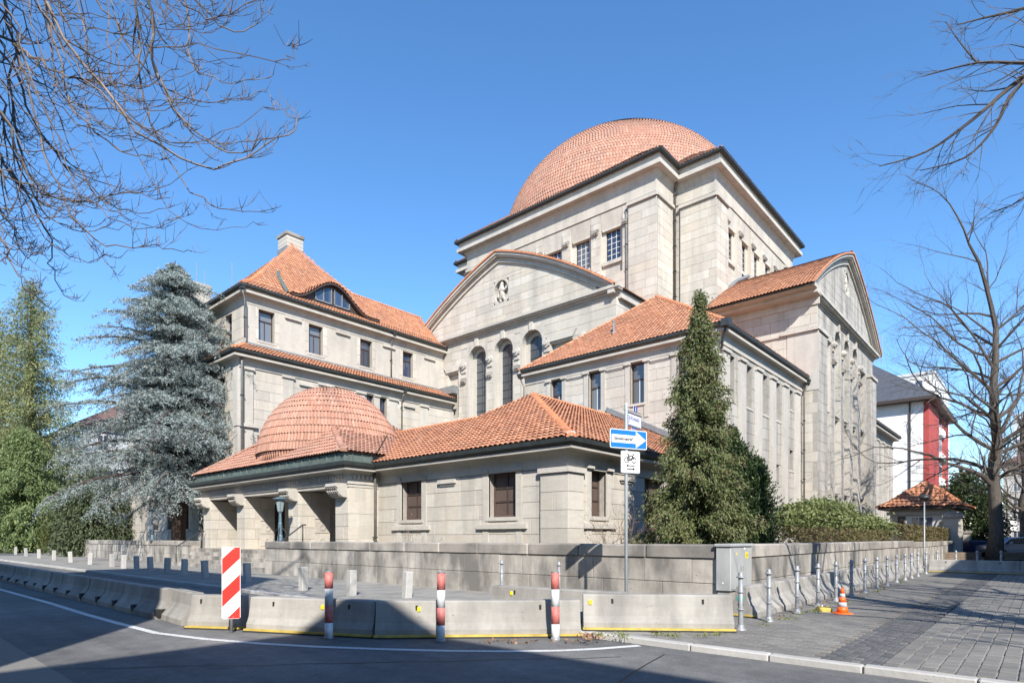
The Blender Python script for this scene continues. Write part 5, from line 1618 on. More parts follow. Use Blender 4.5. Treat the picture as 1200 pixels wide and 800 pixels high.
# utility cabinet at the wall corner
cb_ = tag(empty('utility_cabinet', (11.8, 4.6, 0), world_parts=True), 'grey utility cabinet with a yellow sticker at the wall corner', 'cabinet')
b = MB(); b.box(11.33, 12.34, 4.49, 4.72, -.05, .40); b.build('plinth', M['concrete'], cb_)
b = MB(); b.cbox(11.29, 12.37, 4.45, 4.74, .40, 1.24, .012); body = b.build('cabinet_body', M['cabinet'], cb_)
b = MB(); b.cbox(11.26, 12.40, 4.42, 4.77, 1.24, 1.29, .015); b.build('lid', M['cabinet'], cb_)
for x0, x1 in ((11.31, 11.825), (11.835, 12.35)):
    b = MB(); b.box(x0, x1, 4.442, 4.452, .43, 1.21); d = b.build('door', M['cabinet'], cb_)
    b = MB(); xx = x1 - .05 if x0 < 11.5 else x0 + .05; b.cbox(xx - .012, xx + .012, 4.425, 4.443, .78, .86, .004); b.build('handle', M['galv'], d)
b = MB(); b.box(12.02, 12.15, 4.438, 4.4415, 1.00, 1.12); s_ = b.build('sticker', M['sticker'], cb_)
b = MB()
for z in (1.03, 1.05, 1.075): b.box(12.04, 12.13, 4.436, 4.4375, z, z + .008)
b.build('sticker_print', M['black'], s_)
b = MB(); b.box(11.93, 12.0, 4.438, 4.4415, 1.18, 1.21); b.build('white_label', M['white'], cb_)
b = MB(); b.box(11.55, 11.58, 4.438, 4.4415, 1.07, 1.12); b.build('red_label', M['sticker'], cb_)
b = MB(); b.lathe([(.018, 0), (.018, .004)], (0, 0, 0), 10); o = b.build('lock', M['white'], cb_); o.rotation_euler = (0, -math.pi / 2, 0); o.location = (11.284, 4.6, .54)

# ------------------------------------------------------------------ sign post
SP = Vector((9.7, 5.76, 0))
sp = tag(empty('sign_post', SP), 'galvanised post carrying a blue one-way arrow sign and street name plates', 'traffic sign')
b = MB(); b.lathe([(.030, 0), (.030, 3.82), (.032, 3.83), (.032, 3.86), (.002, 3.87)], (0, 0, 0), 12); b.build('pole', M['sign_post'], sp, True)
def plate(parent, name, ang, off, cx, cz, w, h, mat, th=.006, r=.03):
    """a sign plate: local x to the reader's right, local z up, front faces -y"""
    o = empty(name, (0, 0, 0), ang, parent)
    return o
def rrect(w, h, r, n=5):
    pts = []
    for (x, z, a0) in ((w / 2 - r, h / 2 - r, 0), (-w / 2 + r, h / 2 - r, 90), (-w / 2 + r, -h / 2 + r, 180), (w / 2 - r, -h / 2 + r, 270)):
        for i in range(n): a = math.radians(a0 + 90 * i / (n - 1)); pts.append((x + r * math.cos(a), z + r * math.sin(a)))
    return pts
def sign(name, ang, cx, cz, w, h, r, layers, y0=-.05):
    """layers: (name, material, list of 2-D polygons) laid one above the other"""
    back = MB(); back.prism([(x, 0, z) for x, z in rrect(w, h, r)], (0, .006, 0))
    o = back.build(name, M['white'], sp)
    o.rotation_euler = (0, 0, ang); R = Matrix.Rotation(ang, 3, 'Z')
    o.location = R @ Vector((cx, y0, 0)) + Vector((0, 0, cz))
    for i, (nm, mat, polys) in enumerate(layers):
        b = MB()
        for q in polys: b.add([(x, -.0015 * (i + 1), z) for x, z in q], [tuple(range(len(q)))])
        b.build(nm, M[mat], o)
    return o
def text_on(o, txt, size, x, z, mat, y=-.006, name='lettering'):
    cu = bpy.data.curves.new(name, 'FONT'); cu.body = txt; cu.size = size; cu.offset = 0.0028; cu.align_x = 'CENTER'; cu.align_y = 'CENTER'
    cu.materials.append(M[mat])
    tmp = bpy.data.objects.new('lettering_tmp', cu); COL.objects.link(tmp)
    dg = bpy.context.evaluated_depsgraph_get(); me = bpy.data.meshes.new_from_object(tmp.evaluated_get(dg)); bpy.data.objects.remove(tmp)
    t = bpy.data.objects.new(name, me); link(t, o); t['kind'] = 'stuff'; t.location = (x, y, z); t.rotation_euler = (math.pi / 2, 0, 0)
    return t
# the plates face the junction: reader's right in world terms
right = Vector((.6613 * .9 + .7501 * .43, -.7504 * .9 + .661 * .43)); ang1 = math.atan2(right.y, right.x)
arrow = [(-.36, -.075), (.10, -.075), (.10, -.135), (.385, 0), (.10, .135), (.10, .075), (-.36, .075)]
s1 = sign('one_way_sign', ang1, .02, 3.20, .82, .345, .03, [('blue_field', 'blue', [rrect(.795, .32, .022)]), ('white_arrow', 'white', [[(-.375, -.072), (.16, -.072), (.16, .072), (-.375, .072)], [(.16, -.15), (.385, 0), (.16, .15)]])])
text_on(s1, 'Einbahnstraße', .080, -.095, 0.0, 'black', -.0055)
s2 = sign('cycle_sign', ang1, .06, 2.785, .42, .40, .025, [('rim', 'black', [rrect(.405, .385, .02)]), ('plate_field', 'white', [rrect(.392, .372, .018)])])
b = MB()
def ring2(cx, cz, r, w=.0095, n=18):
    for k in range(n):
        t0, t1 = 2 * math.pi * k / n, 2 * math.pi * (k + 1) / n
        b.add([(cx + (r + w) * math.cos(t0), -.005, cz + (r + w) * math.sin(t0)), (cx + (r + w) * math.cos(t1), -.005, cz + (r + w) * math.sin(t1)), (cx + (r - w) * math.cos(t1), -.005, cz + (r - w) * math.sin(t1)), (cx + (r - w) * math.cos(t0), -.005, cz + (r - w) * math.sin(t0))], [(0, 1, 2, 3)])
def bar2(x0, z0, x1, z1, w=.0095):
    d = Vector((x1 - x0, z1 - z0)).normalized(); n = Vector((-d.y, d.x)) * w
    b.add([(x0 + n.x, -.0052, z0 + n.y), (x1 + n.x, -.0052, z1 + n.y), (x1 - n.x, -.0052, z1 - n.y), (x0 - n.x, -.0052, z0 - n.y)], [(0, 1, 2, 3)])
ring2(-.085, .035, .048); ring2(.075, .035, .048)
for q in ((-.085, .035, -.045, .11), (-.045, .11, .05, .11), (.05, .11, .075, .035), (-.045, .105, .0, .035), (.0, .035, .048, .105), (-.085, .035, 0, .035), (-.055, .135, -.04, .10), (-.08, .138, -.035, .138, .010), (.05, .11, .06, .145), (.04, .148, .085, .14)): bar2(*q)
for z, sg in ((-.065, -1), (-.125, 1)):
    bar2(-.09, z, .09, z, .010); bar2(.09 * sg, z, .055 * sg, z + .024, .007); bar2(.09 * sg, z, .055 * sg, z - .024, .007)
b.build('bicycle_symbol', M['black'], s2)
for z in (3.05, 3.35, 2.68, 2.9):
    b = MB(); b.lathe([(.036, z), (.036, z + .03)], (0, 0, 0), 10); b.build('clamp', M['galv'], sp, True)
# street name plates, turned into the side street
rt = Vector((.6613 * .70 + .7501 * .95, -.7504 * .70 + .661 * .95)); ang2 = math.atan2(rt.y, rt.x)
def scribble(w, h, n, z, y):
    out = []
    x = -w / 2
    for i in range(n):
        ww = w / n * random.uniform(.45, .7); hh = h * random.choice((.7, 1, 1, .8)); out.append([(x, z - h / 2), (x + ww, z - h / 2), (x + ww, z - h / 2 + hh), (x, z - h / 2 + hh)]); x += w / n
    return out
s3 = sign('street_name_sign', ang2, .36, 3.60, .60, .24, .012, [('rim', 'name_blue', [rrect(.59, .23, .01)]), ('plate_field', 'white', [rrect(.56, .20, .008)]), ('lettering', 'name_blue', scribble(.44, .075, 9, .03, 0) + [[(-.26, -.08), (-.235, -.08), (-.235, .08), (-.26, .08)]])], -.0)
b = MB(); b.box(.03, .68, -.012, .012, .118, .132); b.box(.03, .68, -.012, .012, -.132, -.118); o = b.build('bracket', M['galv'], sp); o.rotation_euler = (0, 0, ang2); o.location = (0, 0, 3.60)
s4 = sign('house_number_sign', ang2, .40, 3.82, .16, .12, .008, [('plate_field', 'name_blue', [rrect(.155, .115, .006)]), ('lettering', 'white', [[(-.012, -.04), (.012, -.04), (.012, .04), (-.012, .04)]])], .0)
s5 = sign('notice_plate', ang2, .34, 3.44, .22, .06, .006, [('plate_field', 'name_blue', [rrect(.21, .05, .005)]), ('lettering', 'white', scribble(.17, .02, 6, 0, 0))], .0)
b = MB(); b.tube([(-.13, 0, 3.74), (.62, 0, 3.78)], .008, 6); o = b.build('bracket', M['galv'], sp); o.rotation_euler = (0, 0, ang2)

# ------------------------------------------------------------------ lanterns, handrails, street lamp
def lantern(loc, label, zb):
    root = tag(empty('lantern', loc), label, 'lantern', 'blue iron lanterns at the portico')
    b = MB(); b.lathe([(.20, 0), (.20, .05), (.13, .10), (.11, .28), (.085, .34), (.085, .80), (.07, .84), (.055, 1.25), (.075, 1.28)], (0, 0, 0), 8); b.build('post', M['iron_blue'], root)
    b = MB(); b.lathe([(.08, 1.28), (.11, 1.32), (.185, 1.78), (.19, 1.80)], (0, 0, 0), 6); g = b.build('lamp_glass', M['lamp_glass'], root)
    b = MB()
    for k in range(6):
        a = 2 * math.pi * k / 6; c, s = math.cos(a), math.sin(a)
        b.tube([(.112 * c, .112 * s, 1.31), (.19 * c, .19 * s, 1.80)], .012, 5)
    b.build('lamp_frame', M['iron_blue'], g)
    b = MB(); b.lathe([(.20, 1.80), (.31, 1.82), (.30, 1.84), (.10, 1.91), (.02, 1.93)], (0, 0, 0), 12); b.build('roof_cap', M['iron_blue'], root)
    for k in range(4):
        a = math.pi / 4 + k * math.pi / 2; c, s = math.cos(a), math.sin(a)
        b = MB(); b.tube([(.09 * c, .09 * s, .62), (.2 * c, .2 * s, .50), (.26 * c, .26 * s, .34), (.22 * c, .22 * s, .22), (.27 * c, .27 * s, .06), (.3 * c, .3 * s, .0)], .014, 6); b.build('scroll_bracket', M['iron'], root)
    return root
p = at_depth(328.5, 636, 25.3); lantern((p.x, p.y, 1.20), 'blue iron lantern standing before the portico opening', 0)
b = MB(); b.box(p.x - .3, p.x + .3, p.y - .3, p.y + .3, -.05, 1.2); tag(b.build('lantern_pedestal', M['weathered']), 'square stone pedestal under the portico lantern, behind the wall', 'pedestal', 'stone pedestals of the lanterns')
p = at_depth(178.5, 632, 36.3); lantern((p.x, p.y, 1.26), 'blue iron lantern on the low wall beneath the blue cedar', 0)
def rail(u0, pts, label):
    root = tag(empty('handrail', pts[0]), label, 'handrail', 'iron handrails of the portico steps')
    P0 = Vector(pts[0])
    b = MB(); b.tube([Vector(q) - P0 for q in pts], .028, 8); b.build('rail', M['iron'], root, True)
    for q in (pts[0], pts[-2]):
        q = Vector(q) - P0; b = MB(); b.tube([(q.x, q.y, -P0.z - .0 if q is pts[0] else q.z - .95), (q.x, q.y, q.z)], .026, 8); b.build('rail_post', M['iron'], root, True)
rail(0, [(11.95, 33.6, .98), (12.1, 33.6, 1.05), (13.2, 33.6, 1.75), (13.35, 33.6, 1.75)], 'iron handrail at the left end of the portico steps')
rail(0, [(11.95, 23.3, 1.1), (12.1, 23.3, 1.15), (13.2, 23.3, 1.95), (13.35, 23.3, 1.95)], 'iron handrail at the right end of the portico steps')
k = (1083 - 600) / 709.0; Y = 4.25 / (.661 - .7504 * k); lx = (.6613 * k + .7501) * Y
sl_ = tag(empty('street_lamp', (lx, 4.25, 0)), 'slim street lamp with a flat dark head before the gatehouse', 'street lamp')
b = MB(); b.lathe([(.06, 0), (.055, .5), (.035, .6), (.03, 3.2)], (0, 0, 0), 8); b.build('pole', M['galv'], sl_, True)
b = MB(); b.lathe([(.05, 3.15), (.20, 3.22), (.24, 3.27), (.22, 3.36), (.12, 3.43), (.02, 3.45)], (0, 0, 0), 14); b.build('lamp_head', M['iron'], sl_, True)
# ------------------------------------------------------------------ vegetation
def norm_rows(a): return a / np.maximum(np.linalg.norm(a, axis=1, keepdims=True), 1e-9)
def leaf_quads(P, D, S, ln, wd, name, mat, parent, kind=None, bend=0.0, pts4=True):
    """one pointed leaf or spray per row: P centre, D long axis, S side axis"""
    P = np.asarray(P, float); D = norm_rows(np.asarray(D, float)); S = np.asarray(S, float)
    S = norm_rows(S - D * np.sum(S * D, axis=1, keepdims=True))
    ln = np.asarray(ln, float)[:, None]; wd = np.asarray(wd, float)[:, None]
    n = len(P)
    V = np.zeros((n, 4, 3))
    V[:, 0] = P - D * ln * .5; V[:, 1] = P + S * wd * .5 - D * ln * .05; V[:, 2] = P + D * ln * .5; V[:, 3] = P - S * wd * .5 - D * ln * .05
    if bend: V[:, 2, 2] -= bend * ln[:, 0]
    F = np.arange(n * 4).reshape(n, 4)
    return np_mesh(name, V.reshape(-1, 3), F, mat, parent, False, kind)
def rand_dirs(n): return norm_rows(RNG.normal(size=(n, 3)))

def twigs(mb, p, d, L, r, depth, maxd, spread=.6, up=0.0, n_seg=4, kids=(2, 4), sides=5, wob=.16, shrink=.62):
    """recursive bare branching"""
    pts = [p.copy()]; dirs = [d.copy()]
    q = p.copy(); dd = d.copy()
    for i in range(n_seg):
        dd = (dd + Vector((random.gauss(0, wob), random.gauss(0, wob), random.gauss(0, wob) + up * (i + 1) / n_seg))).normalized()
        q = q + dd * (L / n_seg); pts.append(q.copy()); dirs.append(dd.copy())
    rad = [r * (1 - .55 * i / n_seg) for i in range(n_seg + 1)]
    mb.tube(pts, rad, max(3, sides - depth), depth == 0)
    if depth >= maxd: return
    for k in range(random.randint(*kids)):
        i = random.randint(1, n_seg); t = random.random()
        b = pts[i - 1].lerp(pts[i], t)
        ax = dirs[i].cross(Vector((random.gauss(0, 1), random.gauss(0, 1), random.gauss(0, 1)))).normalized()
        nd = (dirs[i] + ax * random.uniform(.5, 1.15) * spread * 1.4).normalized()
        twigs(mb, b, nd, L * shrink * random.uniform(.7, 1.15), max(.004, rad[i] * .58), depth + 1, maxd, spread, up, n_seg, kids, sides, wob, shrink)
    # leader continues
    twigs(mb, pts[-1], (dirs[-1] + Vector((random.gauss(0, .2), random.gauss(0, .2), random.gauss(0, .15)))).normalized(), L * shrink * 1.05, rad[-1], depth + 1, maxd, spread, up, n_seg, kids, sides, wob, shrink)

# ---- blue cedar: tiers of wide flat branches, tufts of needles along every twig
p = at_depth(209, 640, 37.5)
cedar = tag(empty('cedar_tree', (p.x, p.y, .4), world_parts=True), 'tall blue-grey cedar with drooping branches in front of the left wing', 'tree')
mb = MB()
tp = [Vector((p.x, p.y, .2)), Vector((p.x + .1, p.y + .1, 5)), Vector((p.x + .15, p.y + .35, 10)), Vector((p.x + .1, p.y + .5, 15)), Vector((p.x, p.y + .5, 18.7))]
mb.tube(tp, [.42, .36, .27, .14, .03], 10); TRK = mb.build('trunk', M['cedar_bark'], cedar, True)
mb = MB(); tuftP, tuftD = [], []
def trunk_at(z):
    for a, b in zip(tp, tp[1:]):
        if a.z <= z <= b.z: return a.lerp(b, (z - a.z) / (b.z - a.z))
    return tp[-1]
camR = Vector((.6613, -.7504, 0))
nb = 200
for i in range(nb):
    f = i / (nb - 1); z = 4.0 + 14.3 * f ** 1.05
    az = i * 2.39996 + random.uniform(-.3, .3)
    d = Vector((math.cos(az), math.sin(az), 0))
    side = d.dot(camR)
    Lmax = np.interp(f, [0, .31, .5, .7, .88, 1], [6.6, 5.9, 5.3, 4.3, 2.6, .5]) * (1.12 if side < 0 else 1.0)
    if z < 7 and side < -.3: Lmax *= 1.05
    if z < 6 and side > .2: Lmax *= .75
    L = Lmax * random.uniform(.5, 1.12)
    q = trunk_at(z); pts = [q.copy()]; dd = (d + Vector((0, 0, random.uniform(.05, .75) * (1 - .2 * f)))).normalized()
    n = 8
    for s in range(n):
        dd = (dd + Vector((random.gauss(0, .07), random.gauss(0, .07), -.105 - .02 * (z < 7)))).normalized()
        q = q + dd * (L / n)
        if q.z < 2.6: q.z = 2.6 + random.uniform(0, .4)
        pts.append(q.copy())
    mb.tube(pts, [.085 * (1 - .85 * s / n) * (L / 5 + .35) for s in range(n + 1)], 5)
    # side twigs lying roughly in the plane of the branch, drooping
    for s in range(1, n + 1):
        a, b = pts[s - 1], pts[s]; t = (b - a).normalized(); sd = t.cross(Vector((0, 0, 1))).normalized()
        for sg in (-1, 1):
            for k in range(3):
                st = a.lerp(b, random.random()); tl = L * .30 * (1 - .55 * s / n) * random.uniform(.6, 1.25) + .22
                td = (t * random.uniform(.3, .9) + sd * sg * random.uniform(.5, 1) + Vector((0, 0, random.uniform(-.25, .25)))).normalized()
                e = st; m = max(3, int(tl / .16)); tw = [st.copy()]
                for j in range(m):
                    td = (td + Vector((random.gauss(0, .08), random.gauss(0, .08), -.075 - .05 * (z < 6.5)))).normalized()
                    e = e + td * (tl / m); tw.append(e.copy()); tuftP.append(e.copy()); tuftD.append(td.copy())
                if k == 0: mb.tube(tw, [.016] + [.006] * m, 3)
        for k in range(3): tuftP.append(a.lerp(b, random.random())); tuftD.append(t)
mb.build('branches', M['cedar_bark'], cedar)
P = np.array([tuple(v) for v in tuftP]); D = np.array([tuple(v) for v in tuftD])
print('cedar tufts', len(P))
rep = 5
P = np.repeat(P, rep, 0) + RNG.normal(0, .055, (len(P) * rep, 3)); D = np.repeat(D, rep, 0) * .55 + rand_dirs(len(P)) * .8 + np.array([0, 0, .22])
leaf_quads(P, D, rand_dirs(len(P)), RNG.uniform(.10, .24, len(P)), RNG.uniform(.022, .046, len(P)), 'needle_tufts', M['cedar'], cedar, 'stuff')

def conifer(name, label, x, y, z0, z1, rfun, mats, n_spray, cat='tree', ln=.24, wd=.10, droop=.45, clump=.16, group=None, lean=(0, 0), bark='bark', lumps=90, inner=.35):
    """dense evergreen column or cone: sprays clustered in lumps through the crown's volume"""
    root = tag(empty(name, (x, y, z0), world_parts=True), label, cat, group)
    mb = MB(); H = z1 - z0
    mb.tube([(x, y, z0 - .2), (x + lean[0] * .5, y + lean[1] * .5, z0 + H * .5), (x + lean[0], y + lean[1], z0 + H * .96)], [.04 + .018 * H, .02 + .009 * H, .012], 7)
    mb.build('trunk', M[bark], root, True)
    # lump centres
    f = RNG.uniform(0, 1, lumps) ** 1.15
    az = RNG.uniform(0, 2 * np.pi, lumps)
    rr = np.array([rfun(t) for t in f]) * np.sqrt(RNG.uniform(inner, 1, lumps))
    C = np.stack([x + lean[0] * f + np.cos(az) * rr, y + lean[1] * f + np.sin(az) * rr, z0 + H * f], 1)
    outw = np.stack([np.cos(az), np.sin(az), 0 * az], 1)
    cs = clump * (0.6 + np.array([rfun(t) for t in f]) / max(rfun(.1), .1))
    idx = RNG.integers(0, lumps, n_spray)
    off_ = RNG.normal(size=(n_spray, 3)) * cs[idx][:, None] * np.array([1, 1, 1.25])
    P = C[idx] + off_
    D = outw[idx] * RNG.uniform(.2, 1, (n_spray, 1)) + rand_dirs(n_spray) * .75 + np.array([0, 0, -droop])
    leaf_quads(P, D, rand_dirs(n_spray), RNG.uniform(.6, 1.2, n_spray) * ln, RNG.uniform(.6, 1.2, n_spray) * wd, 'foliage', M[mats], root, 'stuff')
    mb = MB()
    for i in range(0, lumps, 2):
        zc = C[i][2] - rr[i] * .1; t = (zc - z0) / H
        mb.tube([(x + lean[0] * t, y + lean[1] * t, zc), ((x + C[i][0]) / 2, (y + C[i][1]) / 2, zc + .05), tuple(C[i])], [.03, .02, .006], 4)
    mb.build('branches', M[bark], root)
    return root
def branchy(name, label, x, y, z0, z1, rfun, mat, n_br, n_spray, cat='tree', ln=.2, wd=.08, droop=.5, rise=.25, sag=.10, clump=.10, lean=(0, 0), bark='bark', group=None, var=(.6, 1.15), sweep=3.0):
    """conifer with separate boughs: sprays hang along every bough, so gaps and tips show"""
    root = tag(empty(name, (x, y, z0), world_parts=True), label, cat, group)
    H = z1 - z0; mb = MB()
    mb.tube([(x, y, z0 - .2), (x + lean[0] * .5, y + lean[1] * .5, z0 + H * .5), (x + lean[0], y + lean[1], z0 + H * .99)], [.03 + .016 * H, .02 + .009 * H, .010], 8)
    mb.build('trunk', M[bark], root, True)
    mb = MB(); SP = []; SD = []; W = []
    for i in range(n_br):
        f = (i + random.random()) / n_br; f = f ** 1.12
        az = i * 2.39996 + random.uniform(-.5, .5); L = rfun(f) * random.uniform(*var)
        q = Vector((x + lean[0] * f, y + lean[1] * f, z0 + H * f)); d = Vector((math.cos(az), math.sin(az), rise)).normalized(); pts = [q.copy()]
        m = 6
        for k in range(m):
            d = (d + Vector((random.gauss(0, .07), random.gauss(0, .07), -sag))).normalized(); q = q + d * (L / m); pts.append(q.copy())
            SP.append(tuple(q)); SD.append(tuple(d)); W.append(L / m * (1.0 if k < m - 1 else .7))
            SP.append(tuple((pts[-1] + pts[-2]) / 2)); SD.append(tuple(d)); W.append(L / m)
        mb.tube(pts, [.012 + .018 * L * (1 - k / m) * .5 for k in range(m + 1)], 4)
    mb.build('branches', M[bark], root)
    SP = np.array(SP); SD = np.array(SD); W = np.array(W) + .02; idx = RNG.choice(len(SP), n_spray, p=W / W.sum())
    off_ = RNG.normal(size=(n_spray, 3)) * clump * np.array([1, 1, 1.0]); off_[:, 2] -= np.abs(RNG.normal(size=n_spray)) * clump * .9
    P = SP[idx] + off_; D = SD[idx] * RNG.uniform(.3, 1, (n_spray, 1)) + rand_dirs(n_spray) * .65 + np.array([0, 0, -droop])
    leaf_quads(P, D, rand_dirs(n_spray), RNG.uniform(.55, 1.25, n_spray) * ln, RNG.uniform(.6, 1.2, n_spray) * wd, 'foliage', M[mat], root, 'stuff')
    return root
# slender conifer standing behind the wall corner
p = at_depth(816, 640, 17.6)
def thuja_r(t):
    pr = [(0, 1.60), (.10, 1.85), (.22, 1.62), (.36, 1.25), (.45, 1.02), (.55, .95), (.66, .78), (.76, .62), (.86, .40), (.94, .15), (1, .04)]
    for a, b in zip(pr, pr[1:]):
        if a[0] <= t <= b[0]: return a[1] + (b[1] - a[1]) * (t - a[0]) / (b[0] - a[0])
    return .05
branchy('conifer_tree', 'tall slender green conifer behind the low wall, beside the street signs', p.x, p.y, .45, 8.55, thuja_r, 'thuja', 330, 105000, ln=.12, wd=.040, droop=.55, rise=.28, sag=.09, clump=.085, lean=(.12, -.06), var=(.55, 1.12))
p = at_depth(880, 640, 18.3)
def yew_r(t): return .46 * (1 - .25 * t) * min(1, (1 - t) * 3.2 + .12)
for k, (dx, dy, h) in enumerate(((.62, .05, 3.75), (.35, .38, 4.25), (-.02, .62, 4.7))):
    conifer('yew_column', ['dark columnar yew nearest the shrub, right of the slender conifer', 'dark columnar yew second from the right beside the slender conifer', 'tallest dark columnar yew, touching the slender conifer'][k], p.x + dx, p.y + dy, .45, h, yew_r, 'yew', 15000, 'shrub', .13, .05, -.9, .11, 'dark columnar yews beside the conifer', (0, 0), 'bark', 170, .3)
# yews and thuja at the left wall
p = at_depth(115, 640, 48)
conifer('yew_bush', 'large grey-green weeping yew bush beneath the cedar branches', p.x, p.y, .5, 6.3, lambda t: 2.35 * math.sqrt(max(0, 1 - t ** 2.4)) + .1, 'yew_grey', 34000, 'shrub', .30, .11, .9, .30, None, (0, 0), 'bark', 260, .45)
p = at_depth(75, 640, 52)
conifer('round_bush', 'small rounded olive green bush by the left wall end', p.x, p.y, .5, 3.5, lambda t: 1.35 * math.sqrt(max(0, 1 - (t * 1.0) ** 2.2)) + .05, 'olive', 12000, 'shrub', .2, .09, -.2, .22, None, (0, 0), 'bark', 120, .4)
p = at_depth(28, 640, 60)
branchy('thuja_tree', 'bright green low thuja at the far left behind the wall', p.x, p.y, .4, 12.0, lambda t: 5.0 * (1 - t) ** .6 + .3, 'lime', 260, 80000, ln=.34, wd=.10, droop=.6, rise=.2, sag=.08, clump=.26, var=(.55, 1.12))
p = at_depth(-4, 640, 70)
branchy('larch_tree', 'looser yellowish conifer cut by the left picture edge', p.x, p.y, .4, 27.0, lambda t: 8.5 * (1 - t) ** .6 + .3, 'larch', 150, 45000, ln=.40, wd=.105, droop=.3, rise=.3, sag=.10, clump=.42, var=(.4, 1.2))
p = at_depth(36, 640, 66)
branchy('larch_tree', 'tall yellowish feathery conifer left of the blue cedar', p.x, p.y, .4, 29.5, lambda t: 7.8 * (1 - t) ** .62 + .3, 'larch', 200, 70000, ln=.36, wd=.095, droop=.35, rise=.35, sag=.10, clump=.36, var=(.45, 1.15))
def shrub(name, label, c, ext, n, mat, ln, wd, lumps=80, stems=14, group=None, z0=.4, flat=.5, cat='shrub', clump=.22):
    root = tag(empty(name, (c[0], c[1], z0), world_parts=True), label, cat, group)
    ext = np.array(ext); C = rand_dirs(lumps) * np.cbrt(RNG.uniform(.25, 1, (lumps, 1))) * ext + np.array(c)
    C[:, 2] = np.maximum(C[:, 2], z0 + .15)
    idx = RNG.integers(0, lumps, n)
    P = C[idx] + RNG.normal(size=(n, 3)) * clump * np.array([1.2, 1.2, flat])
    leaf_quads(P, rand_dirs(n) * .8 + np.array([0, 0, -.1]), rand_dirs(n), RNG.uniform(.6, 1.2, n) * ln, RNG.uniform(.6, 1.2, n) * wd, 'leaves', M[mat], root, 'stuff')
    mb = MB()
    for i in range(min(stems, lumps)):
        b = Vector((c[0] + random.uniform(-.5, .5), c[1] + random.uniform(-.5, .5), z0)); e = Vector(C[i])
        m = (b + e) / 2 + Vector((random.gauss(0, .1), random.gauss(0, .1), .15)); mb.tube([b, m, e], [.03, .02, .006], 4)
    mb.build('stems', M['bark'], root)
    return root
p = at_depth(978, 606, 25.5)
shrub('shrub', 'wide fresh green shrub above the side wall, right of the yews', (p.x, p.y + .6, 2.15), (3.6, 1.2, .8), 15000, 'shrub', .16, .075, 120, 60, z0=.5, clump=.24)
p = at_depth(1018, 612, 29)
shrub('shrub', 'lower sparse green shrub between the wide shrub and the clipped hedge', (p.x, p.y + .4, 1.75), (2.6, 1.0, .7), 8000, 'shrub', .17, .075, 80, 40, z0=.5, clump=.26)
# clipped winter hedge along the farther wall
hd = tag(empty('clipped_hedge', (45, 5.6, .5), world_parts=True), 'clipped brownish winter hedge on top of the farther side wall', 'hedge')
n = 26000; P = np.stack([RNG.uniform(33.5, 57, n), RNG.uniform(5.0, 6.3, n), RNG.uniform(.6, 2.05, n)], 1)
fsel = RNG.integers(0, 3, n); P[fsel == 0, 2] = RNG.uniform(1.9, 2.08, (fsel == 0).sum()); P[fsel == 1, 1] = RNG.uniform(4.9, 5.15, (fsel == 1).sum())
leaf_quads(P, rand_dirs(n), rand_dirs(n), RNG.uniform(.08, .16, n), RNG.uniform(.04, .08, n), 'leaves', M['hedge'], hd, 'stuff')
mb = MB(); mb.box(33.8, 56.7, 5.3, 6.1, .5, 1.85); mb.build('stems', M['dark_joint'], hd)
# low dark hedge under the wide shrub
hd = tag(empty('ground_cover', (26, 5.6, .5), world_parts=True), 'low brown leafless thicket beneath the wide green shrub', 'shrub')
n = 7000; P = np.stack([RNG.uniform(19, 33, n), RNG.uniform(5.1, 6.6, n), RNG.uniform(.5, 1.75, n)], 1)
leaf_quads(P, rand_dirs(n), rand_dirs(n), RNG.uniform(.1, .2, n), RNG.uniform(.02, .06, n), 'leaves', M['hedge'], hd, 'stuff')
mb = MB()
for i in range(60):
    x = random.uniform(19, 33); twigs(mb, Vector((x, random.uniform(5.2, 6.4), .5)), Vector((0, 0, 1)), .6, .014, 0, 2, .7, .1, 3, (1, 2), 4)
mb.build('stems', M['twig_dark'], hd)
# bare little shrubs by the low building
def bare_shrub(label, x, y, z0, h, n, group='bare shrubs by the low building'):
    root = tag(empty('bare_shrub', (x, y, z0), world_parts=True), label, 'shrub', group)
    mb = MB()
    for i in range(n):
        d = Vector((random.gauss(0, .28), random.gauss(0, .28), 1)).normalized()
        twigs(mb, Vector((x + random.gauss(0, .12), y + random.gauss(0, .12), z0)), d, h * random.uniform(.4, .62), .010, 0, 2, .45, .1, 4, (1, 3), 4)
    mb.build('twigs', M['twig'], root)
    P = np.array([v for v in mb.v])[::7]; n = len(P)
    leaf_quads(P, rand_dirs(n), rand_dirs(n), RNG.uniform(.03, .06, n), RNG.uniform(.015, .03, n), 'dry_leaves', M['dry_leaf'], root, 'stuff')
p = at_depth(718, 640, 16.4); bare_shrub('bare twiggy shrub under the street side window, left of the conifer', p.x, p.y, .5, 1.9, 16)
p = at_depth(488, 640, 19.6); bare_shrub('thin bare shrub under the left front window', p.x, p.y, .5, 1.8, 5)
p = at_depth(508, 640, 19.4); bare_shrub('very small bare shrub right of the left front window', p.x, p.y, .5, 1.1, 4)

